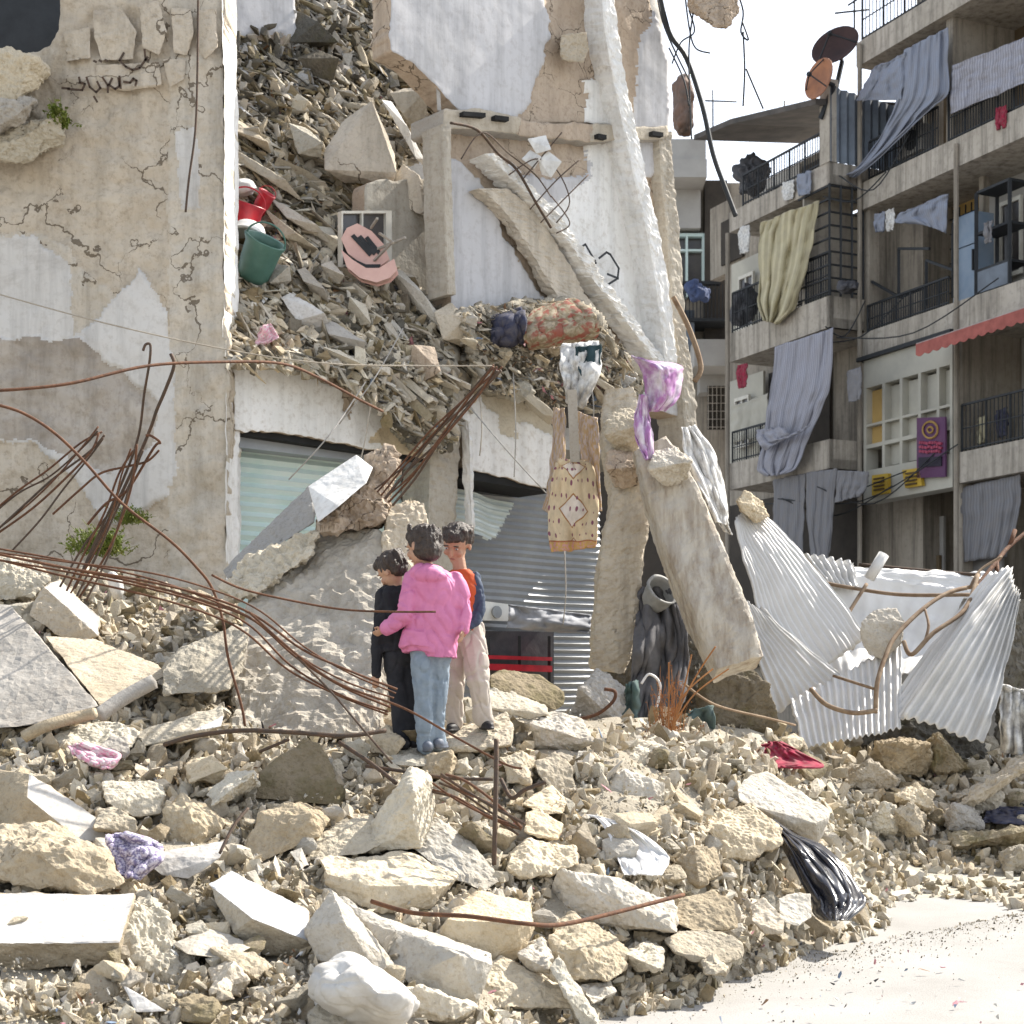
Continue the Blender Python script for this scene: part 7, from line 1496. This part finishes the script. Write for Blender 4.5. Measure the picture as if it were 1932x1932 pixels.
def child(label, D, spec):
    K = lambda u, v, d=0: P(u, v, D+d); m = D/F
    t = empty('person', K(spec['at'][0], spec['at'][1]), label, 'person')
    bm = bmesh.new(); hu, hv, hd, hs = spec['head']; s = hs*m; W, R = head(bm, K(hu, hv, hd), spec['face'], spec['up'], s)
    nk = K(*spec['neck']); limb(bm, [K(hu, hv, hd)-Vector((0,0,s*.2)), nk], [.042, .045])
    loft(bm, [(K(u, v, d), a*m*.66, b*m*.62) for u, v, d, a, b in spec['torso'][:-1]])
    for pts_, rs in spec['arms']:
        limb(bm, [K(*q) for q in pts_], [r*m*.48 for r in rs]); e = K(*pts_[-1]); p = K(*pts_[-2]); hand(bm, e+(e-p).normalized()*.012, (e-p), spec.get('thumb', (0,-1,0)), .95)
    for pts_, rs in spec['legs']: limb(bm, [K(*q) for q in pts_], [r*m*.48 for r in rs])
    body = organic('body', bm, SK, t, .0055, 3)
    face(W, R, s, t); hair(W, R, s, t, spec.get('hairx', ()), spec.get('seed', 0), spec.get('low', -.1))
    for name, mat, build, fold in spec['clothes']:
        bm = bmesh.new(); build(bm, K, m); organic(name, bm, mat, t, .0075, 2, fold*1.6, seed=len(name)+hu)
    for q in spec['feet']:
        bm = bmesh.new(); c = K(*q[:3]); d = Vector(q[3]).normalized(); x = Vector((0,0,1)).cross(d).normalized(); R2 = Matrix((x, d, Vector((0,0,1)))).transposed()
        ellip(bm, c+d*.02, R2, (.038,.095,.030)); ellip(bm, c-d*.03+Vector((0,0,.008)), R2, (.033,.042,.032)); ellip(bm, c+d*.03-Vector((0,0,.018)), R2, (.040,.098,.012))
        organic('shoe', bm, q[4], t, .006, 3)
    return t
def sleeves(pts_list, extra=1.0):
    def f(bm, K, m):
        for pts_, rs in pts_list: limb(bm, [K(*q) for q in pts_], [r*m*extra for r in rs])
    return f
pinkm = plain('pink_jacket', (.60,.20,.36), .65, 0, (.50,.15,.29), 10, .15, .4); whiteshoe = plain('grey_shoe', (.14,.16,.20), .6)
jean = plain('faded_jeans', (.17,.215,.265), .85, 0, (.25,.30,.35), 12, .2); blk = plain('black_cotton', (.014,.014,.018), .85, 0, (.022,.022,.026), 10, .2)
trk = plain('black_trousers', (.016,.017,.022), .85, 0, (.03,.03,.035), 10, .2); orange = plain('orange_shirt', (.50,.095,.03), .8, 0, (.42,.07,.025), 10, .2)
navyc = plain('navy_cardigan', (.035,.05,.085), .8, 0, (.07,.09,.13), 10, .2); beige = plain('beige_trousers', (.52,.465,.41), .85, 0, (.44,.385,.33), 10, .2); darksh = plain('dark_shoe', (.03,.028,.03), .6)
# girl in pink
gT = [(806,1066,.0,20,18),(812,1078,0,40,26),(816,1098,0,49,31),(818,1130,0,50,33),(817,1160,0,51,34),(815,1190,0,53,36),(812,1215,0,54,36),(811,1232,0,53,36)]
gA = [([(780,1092,0),(770,1128,-.06),(766,1158,-.09),(742,1176,-.07),(726,1186,-.05)],[19,18,17,15,13]),([(858,1094,.02),(874,1130,.0),(880,1158,-.02),(874,1188,-.05)],[18,17,15,13])]
gL = [([(796,1215,0),(797,1260,-.02),(798,1310,-.02),(801,1360,-.01),(803,1409,0)],[25,22,19,17,17]),([(829,1215,.02),(829,1260,.03),(827,1310,.04),(824,1360,.05),(826,1404,.05)],[25,22,19,17,16])]
def gj(bm, K, m):
    loft(bm, [(K(u, v, d), a*m, b*m) for u, v, d, a, b in gT]); sleeves(gA)(bm, K, m)
    ellip(bm, K(812,1082,-.05), Euler((.25,.12,0)).to_matrix(), (40*m,27*m,17*m)); ellip(bm, K(812,1072,0), Euler((0,.1,0)).to_matrix(), (28*m,28*m,10*m))
    loft(bm, [(K(796,1190,-.01), 36*m, 34*m), (K(792,1222,-.02), 38*m, 35*m)]); loft(bm, [(K(826,1200,.0), 38*m, 36*m), (K(828,1243,.0), 36*m, 35*m)])
child('girl in a bright pink jacket and jeans seen from behind', 9.25, dict(at=(812,1412), head=(797,1030,0,74), face=(-.75,.62,-.28), up=(-.1,.2,1), neck=(805,1075,0), torso=gT, arms=gA, legs=gL,
  thumb=(0,-.6,1), low=-.16, seed=3, hairx=(((0,-.24,-.12),(.36,.27,.40)),((0,-.10,-.10),(.40,.30,.34))),
  clothes=[('jacket', pinkm, gj, .009), ('jeans', jean, lambda bm, K, m: (sleeves(gL, 1.06)(bm, K, m), ellip(bm, K(813,1218,.0), Euler((0,0,0)).to_matrix(), (44*m,32*m,26*m))), .007)],
  feet=[(803,1410,0,(-.3,.8,0),whiteshoe),(830,1404,.05,(.2,.9,0),whiteshoe)]))
# boy in black at left, bending his head away to the left
bT = [(748,1104,0,20,18),(745,1118,0,36,26),(742,1145,0,39,29),(741,1175,0,37,29),(745,1205,0,37,30),(752,1232,0,38,31)]
bA = [([(722,1128,0),(716,1165,-.03),(713,1205,-.05),(712,1245,-.06),(710,1272,-.06)],[17,15,14,12,11]),([(768,1125,.0),(776,1165,.03),(778,1200,.04),(772,1225,.05)],[16,15,13,11])]
bL = [([(744,1230,0),(748,1275,0),(754,1330,0),(758,1395,0)],[22,20,18,16]),([(768,1230,.03),(773,1275,.03),(778,1330,.04),(776,1395,.05)],[22,20,18,16])]
child('small boy dressed all in black with bowed head, left of the girl', 9.38, dict(at=(760,1408), head=(739,1076,0,66), face=(-.72,.5,-.55), up=(-.35,.1,1), neck=(748,1108,.0), torso=bT, arms=bA, legs=bL, seed=5, low=-.05, thumb=(-1,0,0),
  clothes=[('sweater', blk, lambda bm, K, m: (loft(bm, [(K(u, v, d), a*m, b*m) for u, v, d, a, b in bT]), sleeves(bA)(bm, K, m)), .008), ('trousers', trk, lambda bm, K, m: (sleeves(bL, 1.05)(bm, K, m), ellip(bm, K(757,1235,.01), Matrix.Identity(3), (37*m,30*m,26*m))), .006)],
  feet=[(756,1406,-.02,(-.5,.6,0),darksh),(778,1404,.05,(-.3,.8,0),darksh)]))
# boy in orange at right, facing us and looking down
rT = [(868,1072,0,17,15),(871,1084,0,30,22),(873,1110,0,34,25),(873,1140,0,33,26),(874,1170,0,33,26),(876,1192,0,34,27)]
rA = [([(894,1092,0),(901,1118,-.02),(903,1148,-.03),(895,1172,-.07),(886,1182,-.10)],[15,14,13,11,10]),([(848,1092,0),(843,1120,-.05),(846,1150,-.08),(862,1176,-.12)],[14,13,12,10])]
rL = [([(888,1192,0),(896,1235,-.03),(903,1285,-.05),(909,1330,-.02),(913,1358,.0)],[27,25,23,21,19]),([(864,1192,.04),(862,1240,.08),(860,1290,.08),(858,1330,.1),(857,1362,.12)],[23,20,18,16,15])]
def card(bm, K, m):
    sleeves(rA, 1.08)(bm, K, m); loft(bm, [(K(889,1082,.02), 15*m, 19*m),(K(893,1110,.02), 17*m, 27*m),(K(894,1150,.02), 17*m, 28*m),(K(893,1186,.02), 16*m, 28*m)]); loft(bm, [(K(853,1084,.02), 11*m, 19*m),(K(849,1115,.02), 12*m, 26*m),(K(849,1150,.02), 12*m, 27*m)])
child('boy in an orange shirt, dark cardigan and beige trousers looking down', 9.62, dict(at=(885,1372), head=(862,1024,0,70), face=(-.35,-.78,-.50), up=(.05,-.3,1), neck=(868,1076,.0), torso=rT, arms=rA, legs=rL, seed=9, low=-.02, thumb=(-1,-.3,0),
  hairx=(((0,.30,.26),(.30,.13,.12)),),
  clothes=[('shirt', orange, lambda bm, K, m: loft(bm, [(K(u, v, d), a*m, b*m) for u, v, d, a, b in rT]), .006), ('cardigan', navyc, card, .007), ('trousers', beige, lambda bm, K, m: (sleeves(rL, 1.06)(bm, K, m), ellip(bm, K(877,1196,.0), Matrix.Identity(3), (37*m,28*m,24*m))), .009)],
  feet=[(915,1368,.0,(.3,-.8,0),darksh),(857,1372,.12,(-.2,-.8,0),darksh)]))
chunk('stone', 'flat topped tan stone under the feet of the boy in beige trousers', 'stone', 9.45, [(836,1382,.2),(850,1374,.35),(930,1372,.35),(955,1345,.4),(968,1370,.2),(965,1405,0),(900,1418,0),(845,1412,0)], .3, 'lime', rough=.02)
chunk('stone', 'dusty flat stone under the feet of the girl in pink', 'stone', 9.1, [(735,1412,.3),(790,1412,.35),(845,1415,.3),(850,1430,.1),(800,1445,0),(740,1440,0)], .4, 'lime', rough=.02)
